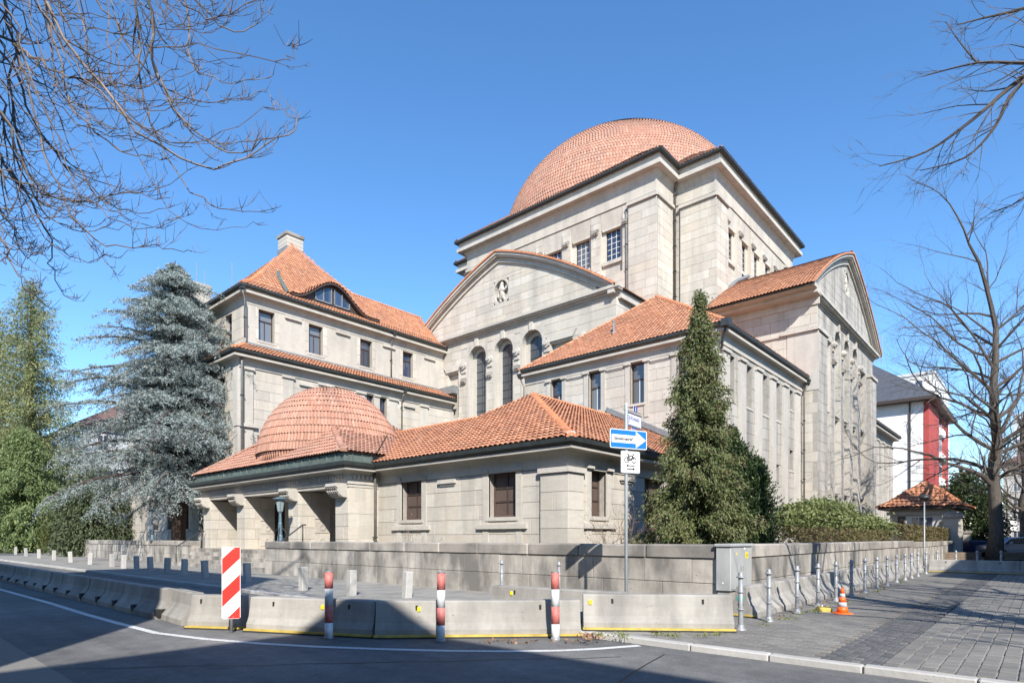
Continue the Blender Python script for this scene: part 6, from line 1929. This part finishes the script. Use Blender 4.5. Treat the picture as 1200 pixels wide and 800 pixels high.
# ---- bare street trees
def bare_tree(name, label, base, h, r, limbs, seed, mat='twig_dark', group=None, maxd=4, lean=(0, 0), first=.32, up=.12, spread=.62, Lr=.36, kids=(2, 3), thick=.42):
    random.seed(seed)
    root = tag(empty(name, base, world_parts=True), label, 'tree', group)
    b = Vector(base); mb = MB(); pts = []; rad = []
    for i in range(9):
        t = i / 8
        pts.append(b + Vector((lean[0] * t + random.gauss(0, .05) * h / 12, lean[1] * t + random.gauss(0, .05) * h / 12, h * .62 * t - .1)))
        rad.append(r * (1.25 if i == 0 else 1) * (1 - .62 * t))
    mb.tube(pts, rad, 10); mb.build('trunk', M['bark'], root, True)
    mb = MB()
    for i in range(limbs):
        t = first + (1 - first) * (i + random.random()) / limbs; k = min(7, int(t * 8)); q = pts[k].lerp(pts[k + 1], t * 8 - k)
        az = i * 2.4 + random.uniform(-.5, .5); d = Vector((math.cos(az), math.sin(az), .35 + .55 * t)).normalized()
        twigs(mb, q, d, h * Lr * (1.15 - .5 * t) * random.uniform(.75, 1.1) * .62, rad[k] * thick, 0, maxd, spread, up, 4, kids, 6)
    twigs(mb, pts[-1], Vector((0, 0, 1)), h * .24, rad[-1], 0, maxd, spread, up, 4, kids, 6)
    mb.build('branches', M[mat], root)
    return root
gT = 'bare street trees along the side street'
p = at_depth(1166, 655, 38.5); bare_tree('bare_tree', 'bare tree with a thick dark trunk beside the gatehouse, right', (p.x, p.y, 0), 24, .42, 24, 11, group=gT, maxd=4, first=.28, Lr=.42, kids=(2, 4), up=.02)
p = at_depth(1200, 650, 60); bare_tree('bare_tree', 'thinner bare tree farther off at the right edge', (p.x, p.y, 0), 21, .42, 16, 12, group=gT, maxd=4, first=.25)
# tree standing just outside the view on the right: its limbs reach into the upper right
def limb(mb, pts, r0, r1, kids, L, maxd=3, spread=.55, up=.05, every=.5, sides=6, kr=.4):
    P = [Vector(p) for p in pts]
    # smooth with Catmull-Rom
    S = []
    for i in range(len(P) - 1):
        p0, p1, p2, p3 = P[max(i - 1, 0)], P[i], P[i + 1], P[min(i + 2, len(P) - 1)]
        for k in range(4):
            t = k / 4
            S.append(.5 * ((2 * p1) + (p2 - p0) * t + (2 * p0 - 5 * p1 + 4 * p2 - p3) * t * t + (3 * p1 - p0 - 3 * p2 + p3) * t ** 3))
    S.append(P[-1]); n = len(S)
    rad = [r0 + (r1 - r0) * i / (n - 1) for i in range(n)]
    mb.tube(S, rad, sides)
    for i in range(2, n):
        for k in range(kids):
            d = (S[i] - S[i - 1]).normalized(); ax = d.cross(Vector((random.gauss(0, 1), random.gauss(0, 1), random.gauss(0, 1)))).normalized()
            twigs(mb, S[i].lerp(S[i - 1], random.random()), (d + ax * random.uniform(.5, 1.2) * spread * 1.4).normalized(), L * (1 - .5 * i / n) * random.uniform(.5, 1.15), max(.004, rad[i] * kr), 0, maxd, spread, up, 4, (1, 2), 4, .12, .6)
random.seed(21)
tb = Vector((12.0, -1.55, 0))
tr = tag(empty('bare_tree', tb, world_parts=True), 'bare tree whose limbs reach into the upper right corner', 'tree', gT)
mb = MB(); mb.tube([tb + Vector((0, 0, -.1)), tb + Vector((.05, 0, 1.0)), tb + Vector((-.05, .1, 4)), tb + Vector((.1, .0, 7)), tb + Vector((.2, -.1, 11.5))], [.34, .25, .21, .17, .08], 12); mb.build('trunk', M['bark'], tr, True)
mb = MB()
def px(u, v, Y): return at_depth(u, v, Y)
limb(mb, [tb + Vector((0, 0, 5.2)), px(1290, 40, 10.2), px(1200, 90, 10.5), px(1140, 140, 10.8), px(1085, 178, 11.2), px(1030, 195, 11.6)], .06, .008, 1, 1.2, 2, every=.4)
limb(mb, [tb + Vector((0, 0, 5.0)), px(1280, 60, 9.6), px(1195, 100, 9.7), px(1165, 150, 9.8), px(1130, 185, 10.0), px(1078, 200, 10.3)], .05, .007, 1, .9, 2)
limb(mb, [tb + Vector((0, 0, 6.5)), px(1290, 70, 10.0), px(1200, 74, 10.3), px(1145, 74, 10.7), px(1080, 90, 11.2)], .05, .007, 1, 1.1, 2)
limb(mb, [px(1145, 74, 10.7), px(1125, 50, 10.9), px(1108, 25, 11.0)], .02, .005, 1, .5, 1)
limb(mb, [tb + Vector((0, 0, 7.5)), px(1290, -20, 10.5), px(1200, 10, 11), px(1150, 22, 11.4), px(1120, 30, 11.6)], .05, .006, 1, .9, 2)
limb(mb, [tb + Vector((0, 0, 4.2)), px(1300, 150, 10.4), px(1225, 205, 10.6), px(1195, 235, 10.8), px(1160, 250, 11)], .04, .006, 1, .8, 2)
for k in range(9):
    az = random.uniform(-2.4, .3); z = random.uniform(5, 11)
    twigs(mb, tb + Vector((.05, 0, z)), Vector((math.cos(az), math.sin(az), .6)).normalized(), 1.9, .05, 0, 3, .6, .1, 4, (2, 3), 5)
# limbs over the pavement whose shadow falls on it
limb(mb, [tb + Vector((0, 0, 4.6)), tb + Vector((-1.4, .6, 6.2)), tb + Vector((-3.0, .2, 7.6)), tb + Vector((-4.4, -.4, 8.6))], .06, .012, 1, 1.2, 2)
mb.build('branches', M['twig_dark'], tr)

# another street tree behind the viewer's right shoulder: its twigs throw the net of shadow on the pavement
bare_tree('bare_tree', 'unseen bare tree whose branch shadows cross the right pavement', (8.6, -5.2, 0), 12, .24, 13, 77, group=gT, maxd=3, first=.22, Lr=.5, kids=(2, 3), thick=.55)
bare_tree('bare_tree', 'unseen bare tree whose shadow falls on the side wall', (13.2, -7.0, 0), 14, .26, 13, 78, group=gT, maxd=3, first=.22, Lr=.5, kids=(2, 3), thick=.55)

# tree outside the view on the left: long sweeping shoots with upturned tips hang into the upper left
random.seed(5)
tb = Vector((.2, 13.6, 0))
tl = tag(empty('bare_tree', tb, world_parts=True), 'bare tree with long drooping shoots hanging into the upper left corner', 'tree', 'bare trees along the main street')
mb = MB(); mb.tube([tb + Vector((0, 0, -.1)), tb + Vector((.1, -.1, 2)), tb + Vector((.4, -.5, 5)), tb + Vector((1.0, -1.4, 8.2))], [.36, .27, .24, .16], 12); mb.build('trunk', M['bark'], tl, True)
mb = MB(); tips = MB()
def shoot(pts, r0, r1, nk, sub=1):
    P = [Vector(p) for p in pts]; S = []
    for i in range(len(P) - 1):
        p0, p1, p2, p3 = P[max(i - 1, 0)], P[i], P[i + 1], P[min(i + 2, len(P) - 1)]
        for k in range(5):
            t = k / 5
            S.append(.5 * ((2 * p1) + (p2 - p0) * t + (2 * p0 - 5 * p1 + 4 * p2 - p3) * t * t + (3 * p1 - p0 - 3 * p2 + p3) * t ** 3) + Vector((random.gauss(0, .022), random.gauss(0, .022), random.gauss(0, .022))))
    S.append(P[-1]); n = len(S)
    mb.tube(S, [r0 + (r1 - r0) * i / (n - 1) for i in range(n)], 5 if r0 > .012 else 4)
    for j in range(nk):
        i = random.randint(n // 4, n - 2); d = (S[i + 1] - S[i]).normalized()
        sd = Vector((random.gauss(0, .5), random.gauss(0, .5), random.uniform(-.5, .5)))
        L = random.uniform(.25, 1.1) * (1.15 - i / n) * (1 if sub else .5)
        q = S[i].copy(); dd = (d * 1.0 + sd * .8).normalized(); tw = [q.copy()]
        for k in range(6):
            dd = (dd + Vector((random.gauss(0, .05), random.gauss(0, .05), -.05 + .085 * k))).normalized(); q = q + dd * (L / 6); tw.append(q.copy())
        rr = max(.0035, (r0 + (r1 - r0) * i / n) * .6)
        tips.tube(tw, [rr * (1 - .55 * k / 6) for k in range(7)], 4)
        for k in (2, 3, 4, 5):
            if random.random() < .75:
                b = tw[k]; e = b + (dd * .5 + Vector((random.gauss(0, .6), random.gauss(0, .6), random.uniform(.1, .9)))).normalized() * random.uniform(.05, .22)
                tips.tube([b, (b + e) / 2 + Vector((0, 0, -.01)), e], [.0035, .003, .002], 3)
lines = [
 [(-120, -160), (20, -60), (75, 10), (150, 45), (230, 58), (330, 70), (345, 58)],
 [(-60, -180), (60, -80), (120, 10), (185, 95), (255, 120), (310, 105)],
 [(-140, -120), (20, -30), (90, 60), (160, 150), (250, 195), (338, 155), (346, 136)],
 [(-100, -160), (60, -60), (100, 40), (118, 110), (200, 160), (300, 168), (334, 152)],
 [(90, -170), (150, -40), (165, 60), (172, 130), (215, 215), (268, 248), (325, 243)],
 [(120, -180), (170, -30), (180, 70), (205, 130), (268, 175), (330, 155)],
 [(-150, -60), (10, 0), (50, 90), (100, 210), (170, 265), (228, 250)],
 [(-130, -40), (0, 10), (28, 90), (60, 200), (110, 280), (180, 290), (225, 295)],
 [(-120, 20), (0, 60), (40, 140), (85, 200), (150, 250), (205, 240)],
 [(-120, -20), (-5, 40), (12, 130), (40, 210), (95, 265), (140, 330)],
 [(-130, 60), (-10, 120), (25, 190), (70, 235), (140, 225), (200, 232)],
 [(-150, 100), (-20, 160), (20, 215), (55, 270), (60, 320), (92, 352)],
 [(-150, 140), (-30, 200), (10, 255), (30, 300), (50, 297)],
 [(-150, 170), (-30, 230), (0, 270), (20, 320), (48, 340)],
 [(-110, -110), (30, -40), (60, 40), (90, 130), (150, 180), (198, 186)],
 [(-60, -150), (100, -70), (190, -10), (240, 20), (300, 5), (312, -12)],
 [(60, -190), (150, -90), (215, -20), (265, 35), (305, 25), (308, 0)],
 [(-130, -80), (-10, -20), (15, 60), (20, 150), (45, 230), (100, 250)],
 [(-90, -140), (40, -60), (80, 30), (130, 100), (180, 130), (228, 118)],
 [(150, -190), (205, -80), (218, 20), (222, 70), (262, 96), (318, 90)],
 [(-140, 0), (-10, 40), (30, 60), (80, 90), (150, 100), (210, 80)],
 [(-40, -160), (80, -40), (100, 60), (104, 160), (140, 225), (190, 210)],
 [(-160, 40), (-20, 80), (10, 160), (48, 245), (100, 270), (155, 262)],
 [(-150, 120), (-40, 150), (0, 200), (50, 225), (118, 245)],
]
for i, ln_ in enumerate(lines):
    Y = 6.2 + (i * 0.618 % 1) * 2.6
    n = len(ln_)
    pts = [at_depth(u, v, Y + .25 * math.sin(i + j)) for j, (u, v) in enumerate(ln_)]
    shoot(pts, .010 + .006 * (i % 3), .0035, 18)
for i in range(30):      # thinner extra shoots between
    a = lines[random.randrange(len(lines))]; Y = random.uniform(6.5, 10.5); du, dv = random.uniform(-110, 10), random.uniform(-50, 50)
    shoot([at_depth(u + du, v + dv, Y) for u, v in a], .011, .003, 9)
hub = [at_depth(-190, -190, 8.5), at_depth(-60, -260, 8.0), at_depth(120, -300, 7.6)]
mb.tube([tb + Vector((1.0, -1.4, 8.2)), hub[0], hub[1], hub[2]], [.15, .10, .07, .03], 8)
mb.build('branches', M['twig'], tl); tips.build('shoots', M['twig'], tl)

# weeds and leaves along the barrier feet
random.seed(3)
def scatter(name, pts, mat, ln, wd, up):
    P = np.array(pts); n = len(P)
    o = leaf_quads(P, rand_dirs(n) * .7 + np.array([0, 0, up]), rand_dirs(n), RNG.uniform(.6, 1.3, n) * ln, RNG.uniform(.6, 1.3, n) * wd, name, M[mat], None)
    return tag(o, kind='stuff')
pts = []
for (u0, v0, u1, v1, n, zz) in ((690, 746, 860, 746, 16, 0), (890, 733, 1010, 703, 16, 0), (1015, 698, 1060, 682, 8, 0)):
    for i in range(n):
        t = random.random(); p = at(u0 + (u1 - u0) * t, v0 + (v1 - v0) * t + random.uniform(-3, 2), zz)
        for k in range(14): pts.append((p.x + random.gauss(0, .05), p.y + random.gauss(0, .05), zz + random.uniform(.0, .045)))
tag(scatter('weeds', pts, 'weed', .06, .016, .7), 'small weeds sprouting along the barrier feet', 'weeds')
pts = []
for i in range(150):
    x = random.uniform(10.8, 28); pts.append((x, 3.6 + random.gauss(0, .10), .008))
for i in range(60):
    p = at(690 + random.gauss(0, 8), 745 + random.gauss(0, 2.0), 0); pts.append((p.x, p.y, .01))
for i in range(50):
    p = at(random.uniform(560, 690), 752 + random.uniform(-3, 2), RZ); pts.append((p.x, p.y, RZ + .012))
tag(scatter('fallen_leaves', pts, 'dry_leaf', .06, .04, .0), 'dry brown leaves gathered along the barrier feet', 'leaves')
# ------------------------------------------------------------------ gatehouse, houses, far street
random.seed(9)
gx, gy = 55.2, 5.4
gt = tag(empty('gatehouse', (gx, gy, 0), world_parts=True), 'small stone gatehouse with a curved orange tiled hip roof', 'gatehouse')
hx0, hx1, hy0, hy1 = gx - 2.0, gx + 2.4, gy - .55, gy + 3.4
GX = Face('x', hx0); GY = Face('y', hy0)
mb = MB(); mb.box(hx0 + .05, hx1, hy0 + .05, hy1, 0, 3.55); mb.build('wall', M['joint'], gt)
n0 = len(BLOCKS)
masonry(GX, (hy0, hy1, 0, 3.5), [(gy + .3, gy + 2.4, 1.3, 3.0)], .5, .9, d=-.05, proud=.05); masonry(GY, (hx0, hx1, 0, 3.5), [(hx0 + .6, hx0 + 1.2, 1.0, 3.0)], .5, .9, d=-.05, proud=.05)
rest = MB()
for F, poly, d, pr, sc in BLOCKS[n0:]:
    v, f = block_verts(F, poly, d, pr); rest.add(v, f)
rest.build('ashlar_masonry', M['stone'], gt, kind='stuff')
b = MB(); GX.box(b, gy + .3, gy + 2.4, 1.3, 3.0, -.04, -.02); w = b.build('window', M['white_frame'], gt)
for s in (gy + .75, gy + 1.2, gy + 1.65):
    b = MB(); GX.box(b, s, s + .36, 1.4, 2.9, -.018, -.008); b.build('pane', M['glass'], w)
b = MB(); GX.box(b, gy + 2.45, gy + 2.9, .9, 3.0, -.04, .07); b.build('door', M['frame'], gt)
b = MB(); GX.box(b, hy0 - .2, hy1 + .2, 3.1, 3.35, -.1, .16); GY.box(b, hx0 - .158, hx1 + .2, 3.1, 3.348, -.1, .16); b.build('cornice', M['trim'], gt)
ex = .75
e = [(hx0 - ex, hy0 - ex), (hx1 + ex, hy0 - ex), (hx1 + ex, hy1 + ex), (hx0 - ex, hy1 + ex)]
b = MB(); b.box(hx0 - ex + .05, hx1 + ex - .05, hy0 - ex + .05, hy1 + ex - .05, 3.52, 3.66); b.build('eaves_board', M['frame'], gt)
rings = [(1.0, 3.68), (.72, 4.12), (.42, 4.85), (.0, 5.65)]
cx, cy = (hx0 + hx1) / 2, (hy0 + hy1) / 2
rf = MB(); fr = []; rt_ = MB()
for (k0, z0), (k1, z1) in zip(rings, rings[1:]):
    for i in range(4):
        a, c = e[i], e[(i + 1) % 4]
        q = [(cx + (a[0] - cx) * k0, cy + (a[1] - cy) * k0, z0), (cx + (c[0] - cx) * k0, cy + (c[1] - cy) * k0, z0), (cx + (c[0] - cx) * k1, cy + (c[1] - cy) * k1, z1), (cx + (a[0] - cx) * k1, cy + (a[1] - cy) * k1, z1)]
        if k1 == 0: q = q[:3]
        rf.poly([(x, y, z - .04) for x, y, z in q]); fr += slope_frames(q, .30, .42)
        ridge_tiles(rt_, q[0], q[-1] if k1 else q[2], .15)
rr_ = rf.build('roof', M['under'], gt); roof_part('roof_tiles', fr, .30, .42, M['tile'], rr_, .06, .05); rt_.build('ridge_tiles', M['ridge'], rr_, kind='stuff')
# stone gate pier before it
p = at_depth(1117, 650, 42); gp = tag(empty('gate_pier', (p.x, p.y, 0), world_parts=True), 'tall square stone gate pier with a moulded cap by the gatehouse', 'gate pier')
for k in range(5):
    b = MB(); b.cbox(p.x - .5, p.x + .5, p.y - .5, p.y + .5, .56 * k, .56 * (k + 1) - .008, .02); b.build('stone_block', M['stone'], gp)
b = MB(); b.cbox(p.x - .62, p.x + .62, p.y - .62, p.y + .62, 2.8, 3.02, .05); b.cbox(p.x - .5, p.x + .5, p.y - .5, p.y + .5, 3.02, 3.2, .12); b.build('pier_cap', M['coping'], gp)
p = at_depth(1131, 650, 45); gp = tag(empty('gate_pier', (p.x, p.y, 0), world_parts=True), 'short pale stone pier right of the tall gate pier', 'gate pier')
b = MB(); b.cbox(p.x - .5, p.x + .45, p.y - .3, p.y + .3, 0, 1.75, .02); b.build('stone_block', M['trim'], gp)
b = MB(); b.cbox(p.x - .58, p.x + .52, p.y - .38, p.y + .38, 1.75, 1.95, .04); b.build('pier_cap', M['coping'], gp)

def house(name, label, x0, x1, y0, y1, h, wall, roof, rows, cols, roof_h=4.0, ov=.6, flat=False, left_windows=0, group=None, base=0.0):
    """box house: street side faces -y, gable flank faces -x; every window a part with its pane"""
    root = tag(empty(name, ((x0 + x1) / 2, (y0 + y1) / 2, base), world_parts=True), label, 'building', group)
    mb = MB(); mb.box(x0, x1, y0, y1, base - .2, h); mb.build('wall', M[wall], root)
    if flat:
        mb = MB(); mb.box(x0 - .2, x1 + .2, y0 - .2, y1 + .2, h, h + .5); mb.build('parapet', M['pale_wall'], root)
    else:
        mb = MB(); i = min((x1 - x0), (y1 - y0)) / 2 * .92
        e_ = [(x0 - ov, y0 - ov, h), (x1 + ov, y0 - ov, h), (x1 + ov, y1 + ov, h), (x0 - ov, y1 + ov, h)]
        t_ = [(x0 + i, y0 + i, h + roof_h), (x1 - i, y0 + i, h + roof_h), (x1 - i, y1 - i, h + roof_h), (x0 + i, y1 - i, h + roof_h)]
        mb.add(e_ + t_, [(0, 1, 5, 4), (1, 2, 6, 5), (2, 3, 7, 6), (3, 0, 4, 7), (4, 5, 6, 7), (3, 2, 1, 0)]); r = mb.build('roof', M[roof], root)
        mb = MB(); mb.box(x0 - ov - .05, x1 + ov + .05, y0 - ov - .05, y1 + ov + .05, h - .35, h - .01); mb.build('eaves', M['frame'], root)
    for F, a, b, nc in ((Face('y', y0), x0, x1, cols), (Face('x', x0), y0, y1, left_windows)):
        for c in range(nc):
            for rr in range(rows):
                s = a + (b - a) * (c + .5) / nc; z = base + 1.2 + rr * (h - base - .6) / rows; zz = z + (h - base) / rows * .52
                mb = MB(); F.box(mb, s - .62, s + .62, z, zz, -.05, .03); w = mb.build('window', M['white_frame'], root)
                mb = MB(); F.box(mb, s - .52, s - .04, z + .1, zz - .1, .0305, .034); F.box(mb, s + .04, s + .52, z + .1, zz - .1, .0305, .034); mb.build('pane', M['glass'], w)
                mb = MB(); F.box(mb, s - .75, s + .75, z - .1, z - .002, 0, .12); mb.build('sill', M['pale_wall'], w)
    return root
# white house with red bays
wh = house('apartment_house', 'white apartment house with red bays and dark slate roof behind the gatehouse', 82.0, 100.0, 10.0, 26.0, 17.2, 'white_wall', 'slate', 5, 0, 7.0, 1.1)
for x0, x1 in ((81.96, 90.6), (95.4, 100.0)):
    mb = MB(); mb.box(x0, x1, 9.80, 10.3, .5, 16.8); bay = mb.build('red_bay', M['red_wall'], wh)
for k in range(5):
    z = 2.0 + k * 3.1
    mb = MB(); mb.box(90.8, 95.2, 9.6, 10.05, z - .3, z + .65); mb.build('balcony', M['white_wall'], wh)
    mb = MB(); mb.box(91.4, 94.6, 9.93, 9.995, z + .8, z + 2.3); w = mb.build('window', M['white_frame'], wh)
    for a in (91.6, 93.1):
        mb = MB(); mb.box(a, a + 1.3, 9.90, 9.925, z + .9, z + 2.2); mb.build('pane', M['glass'], w)
mb = MB(); mb.tube([(81.9, 11.6, 1), (81.9, 11.6, 17)], .09, 6); mb.build('downpipe', M['frame'], wh)
mb = MB(); mb.box(83.2, 86.5, 20.5, 22.8, 18.0, 20.2); dm = mb.build('dormer', M['pale_wall'], wh)
mb = MB(); mb.box(82.8, 86.5, 20.2, 23.1, 20.2, 20.45); mb.build('dormer_roof', M['slate'], dm)
mb = MB(); mb.box(83.15, 83.2, 20.9, 22.4, 18.5, 19.8); mb.build('pane', M['glass'], dm)
mb = MB(); mb.box(83.10, 83.15, 21.6, 21.7, 18.4, 19.9); mb.build('glazing_bars', M['white_frame'], dm)
mb = MB()
for dx, dy, hh in ((88, 16, 2.2), (88.5, 16.4, 1.8), (89, 15.6, 2.6)): mb.tube([(dx, dy, 23.6), (dx, dy, 24.6 + hh)], .05, 5)
mb.build('aerial', M['galv'], wh)
house('apartment_house', 'pale apartment house with a brown roof beyond the red bays', 112.0, 126.0, 13.5, 27.0, 19.5, 'pale_wall', 'brown_roof', 5, 5, 4.0, .9, left_windows=3)
house('apartment_house', 'white stepped apartment block far behind the red bays', 136.0, 160.0, 15.5, 34.0, 32.0, 'white_wall', 'slate', 9, 6, flat=True, left_windows=4)
p = at_depth(1196, 640, 210)
house('office_tower', 'distant grey high-rise seen through the bare trees at the right edge', p.x, p.x + 26, p.y - 30, p.y + 2, 44, 'pale_wall', 'slate', 12, 6, flat=True, left_windows=10)
p = at_depth(1190, 640, 125)
house('apartment_house', 'brownish house behind the second bare tree, far right', p.x, p.x + 14, p.y - 16, p.y + 2, 17, 'plain_wall', 'brown_roof', 5, 4, 4.0, .6, left_windows=4)
# far left glimpse behind the cedar
house('apartment_house', 'pale house half hidden behind the trees at the far left', 20.0, 34.0, 86.0, 104.0, 15.0, 'pale_wall', 'brown_roof', 4, 3, 4.5, .6, left_windows=6)

# evergreen tree and far bare trees along the side street
p = at_depth(1133, 648, 50)
conifer('evergreen_tree', 'dark leafy evergreen between gatehouse and thick bare tree', p.x, p.y, 0, 6.4, lambda t: 1.9 * math.sqrt(max(0, 1 - (t * 1.0) ** 2)) * (.75 + .5 * math.sin(t * 3)) + .1, 'evergreen', 16000, 'tree', .30, .14, .1, .32, None, (0, 0), 'bark', 130, .4)
gF = 'far bare trees down the side street'
for i, (u, Y, h) in enumerate(((1126, 64, 13), (1150, 78, 15), (1180, 90, 16), (1205, 74, 17), (1190, 105, 18), (1215, 50, 15))):
    p = at_depth(u, 640, Y)
    bare_tree('bare_tree', ['slim bare tree above the dark evergreen', 'pale bare tree directly left of the thick dark trunk, farther off', 'far bare tree right of the thick dark trunk', 'far bare tree half cut by the right picture edge', 'farthest bare tree down the street at right', 'bare tree just outside the right picture edge'][i], (p.x, p.y, 0), h, .18, 9, 40 + i, 'twig', gF, 3, first=.2)

# car, recycling container, planter, street sign on the far side
p = at_depth(1186, 654, 43)
ang = math.atan2(-.7504, .6613)
car = tag(empty('parked_car', (p.x, p.y, 0), ang), 'silver estate car parked behind the planter at the right edge', 'car')
side = [(-2.2, .35), (-2.28, .62), (-2.2, .86), (-1.35, 1.0), (-.75, 1.40), (.2, 1.47), (1.35, 1.43), (1.95, 1.02), (2.2, .92), (2.26, .6), (2.2, .35)]
mb = MB(); n = len(side)
def tuck(z): return .86 - max(0, (z - .9)) * .36
mb.add([(x, -tuck(z), z) for x, z in side] + [(x, tuck(z), z) for x, z in side], [tuple(range(n)), tuple(range(2 * n - 1, n - 1, -1))] + [(i, n + i, n + (i + 1) % n, (i + 1) % n) for i in range(n)])
body = mb.build('body', M['car'], car)
md = body.modifiers.new('round', 'BEVEL'); md.width = .05; md.segments = 2
for q in ([(-1.15, 1.03), (-.68, 1.34), (-.1, 1.38), (-.1, 1.02)], [(-.02, 1.02), (-.02, 1.39), (.65, 1.39), (.75, 1.02)], [(.83, 1.02), (.75, 1.38), (1.28, 1.34), (1.7, 1.04)]):
    for sg in (-1, 1):
        mb = MB(); mb.add([(x, sg * (tuck(z) + .012), z) for x, z in q], [(0, 1, 2, 3)]); mb.build('side_window', M['car_glass'], car)
mb = MB(); mb.add([(-1.30, -.74, 1.02), (-1.30, .74, 1.02), (-.80, .66, 1.385), (-.80, -.66, 1.385)], [(0, 1, 2, 3)]); mb.build('windscreen', M['car_glass'], car)
mb = MB(); mb.add([(1.90, -.72, 1.07), (1.90, .72, 1.07), (1.40, .66, 1.41), (1.40, -.66, 1.41)], [(0, 1, 2, 3)]); mb.build('rear_window', M['car_glass'], car)
for x in (-1.38, 1.36):
    for sg in (-1, 1):
        mb = MB(); mb.lathe([(.22, -.10), (.31, -.09), (.32, 0), (.31, .09), (.22, .10)], (0, 0, 0), 20); w = mb.build('wheel', M['rubber'], car); w.location = (x, sg * .80, .32); w.rotation_euler = (math.pi / 2, 0, 0)
        mb = MB(); mb.lathe([(.21, -.112), (.21, .112)], (0, 0, 0), 12); mb.build('rim', M['galv'], w)
for x, m in ((-2.24, 'white'), (2.22, 'red')):
    for sg in (-1, 1):
        mb = MB(); mb.cbox(x - .05, x + .05, sg * .68 - .15, sg * .68 + .15, .66, .80, .02); mb.build('headlight' if x < 0 else 'tail_light', M[m], car)
mb = MB()
for sg in (-1, 1): mb.cbox(-.98, -.78, sg * .98 - .09, sg * .98 + .09, .98, 1.12, .03)
mb.build('wing_mirror', M['car'], car)
p = at_depth(1141, 652, 44)
mb = MB(); mb.prism([(p.x - .8, p.y - .5, .1), (p.x + .8, p.y - .5, .1), (p.x + .8, p.y + .5, .1), (p.x - .8, p.y + .5, .1)], (0, 0, .95))
ct = tag(empty('waste_container', (p.x, p.y, 0), ang), 'dark blue lidded waste container left of the thick trunk', 'container')
mb = MB(); mb.add([(-.6, -.45, .12), (.6, -.45, .12), (.6, .45, .12), (-.6, .45, .12), (-.72, -.55, 1.05), (.72, -.55, 1.05), (.72, .55, 1.05), (-.72, .55, 1.05)], [(0, 3, 2, 1), (4, 5, 6, 7), (0, 1, 5, 4), (1, 2, 6, 5), (2, 3, 7, 6), (3, 0, 4, 7)]); mb.build('bin_body', M['bin_blue'], ct)
mb = MB(); mb.cbox(-.76, .76, -.58, .58, 1.05, 1.22, .08); mb.build('lid', M['bin_blue'], ct)
for x in (-.5, .5):
    for y in (-.4, .4):
        mb = MB(); mb.lathe([(.08, -.03), (.08, .03)], (0, 0, 0), 8); w = mb.build('wheel', M['rubber'], ct); w.location = (x, y, .08); w.rotation_euler = (math.pi / 2, 0, 0)
for j, (u0, u1, lab) in enumerate(((1099, 1150, 'low wooden planter box left of the thick trunk'), (1172, 1215, 'low wooden planter box right of the thick trunk'))):
    a, c = at_depth(u0, 650, 38.0), at_depth(u1, 650, 38.0); d = c - a; L = d.length
    pl = tag(empty('planter', (a.x, a.y, 0), math.atan2(d.y, d.x)), lab, 'planter', 'low wooden planters beyond the plaza')
    mb = MB(); mb.box(.04, L - .04, .04, .86, 0, .42); mb.build('soil_fill', M['soil'], pl)
    for k in range(3):
        mb = MB(); mb.cbox(0, L, 0, .04, .02 + k * .165, .17 + k * .165, .008); mb.build('plank', M['wood'], pl)
        mb = MB(); mb.cbox(0, .04, .045, .9, .02 + k * .165, .17 + k * .165, .008); mb.build('plank', M['wood'], pl)
p = at_depth(1187, 640, 75)
sg_ = tag(empty('street_sign', (p.x, p.y, 0), ang), 'distant pale sign on a pole right of the thick trunk', 'sign')
mb = MB(); mb.tube([(0, 0, 0), (0, 0, 3.4)], .04, 6); mb.build('pole', M['galv'], sg_); mb = MB(); mb.cbox(-.4, .4, -.06, -.03, 2.3, 3.5, .02); mb.build('panel', M['white'], sg_)
# buildings across the street, behind the viewer, whose shadows lie on the road
house('town_house', 'flat roofed town house whose shadow darkens the road in front', -20.0, -4.0, -32.0, -3.6, 11.6, 'plain_wall', 'slate', 3, 0, flat=False, roof_h=.6, ov=.0)
house('town_house', 'taller town house whose shadow darkens road and barriers at left', -20.0, -4.0, 2.5, 14.0, 16.6, 'plain_wall', 'slate', 4, 0, roof_h=.6, ov=.0)
house('town_house', 'town house farther up the street, shading its far left end', -20.0, -4.0, 22.0, 44.0, 12.0, 'plain_wall', 'slate', 4, 0, roof_h=.6, ov=.0)
gH = 'houses on the opposite side of the side street'
house('town_house', 'town house opposite the synagogue whose shadow covers the cross barriers', 16.4, 36.0, -24.0, -9.4, 12.0, 'plain_wall', 'slate', 4, 0, roof_h=.6, ov=.0, group=gH)
house('town_house', 'taller town house opposite, shading the far end of the side street', 36.5, 75.0, -24.0, -9.4, 14.6, 'plain_wall', 'slate', 4, 0, roof_h=.6, ov=.0, group=gH)
house('town_house', 'farthest town house opposite, shading the parked car', 75.5, 130.0, -24.0, -9.4, 13.2, 'plain_wall', 'slate', 4, 0, roof_h=.6, ov=.0, group=gH)
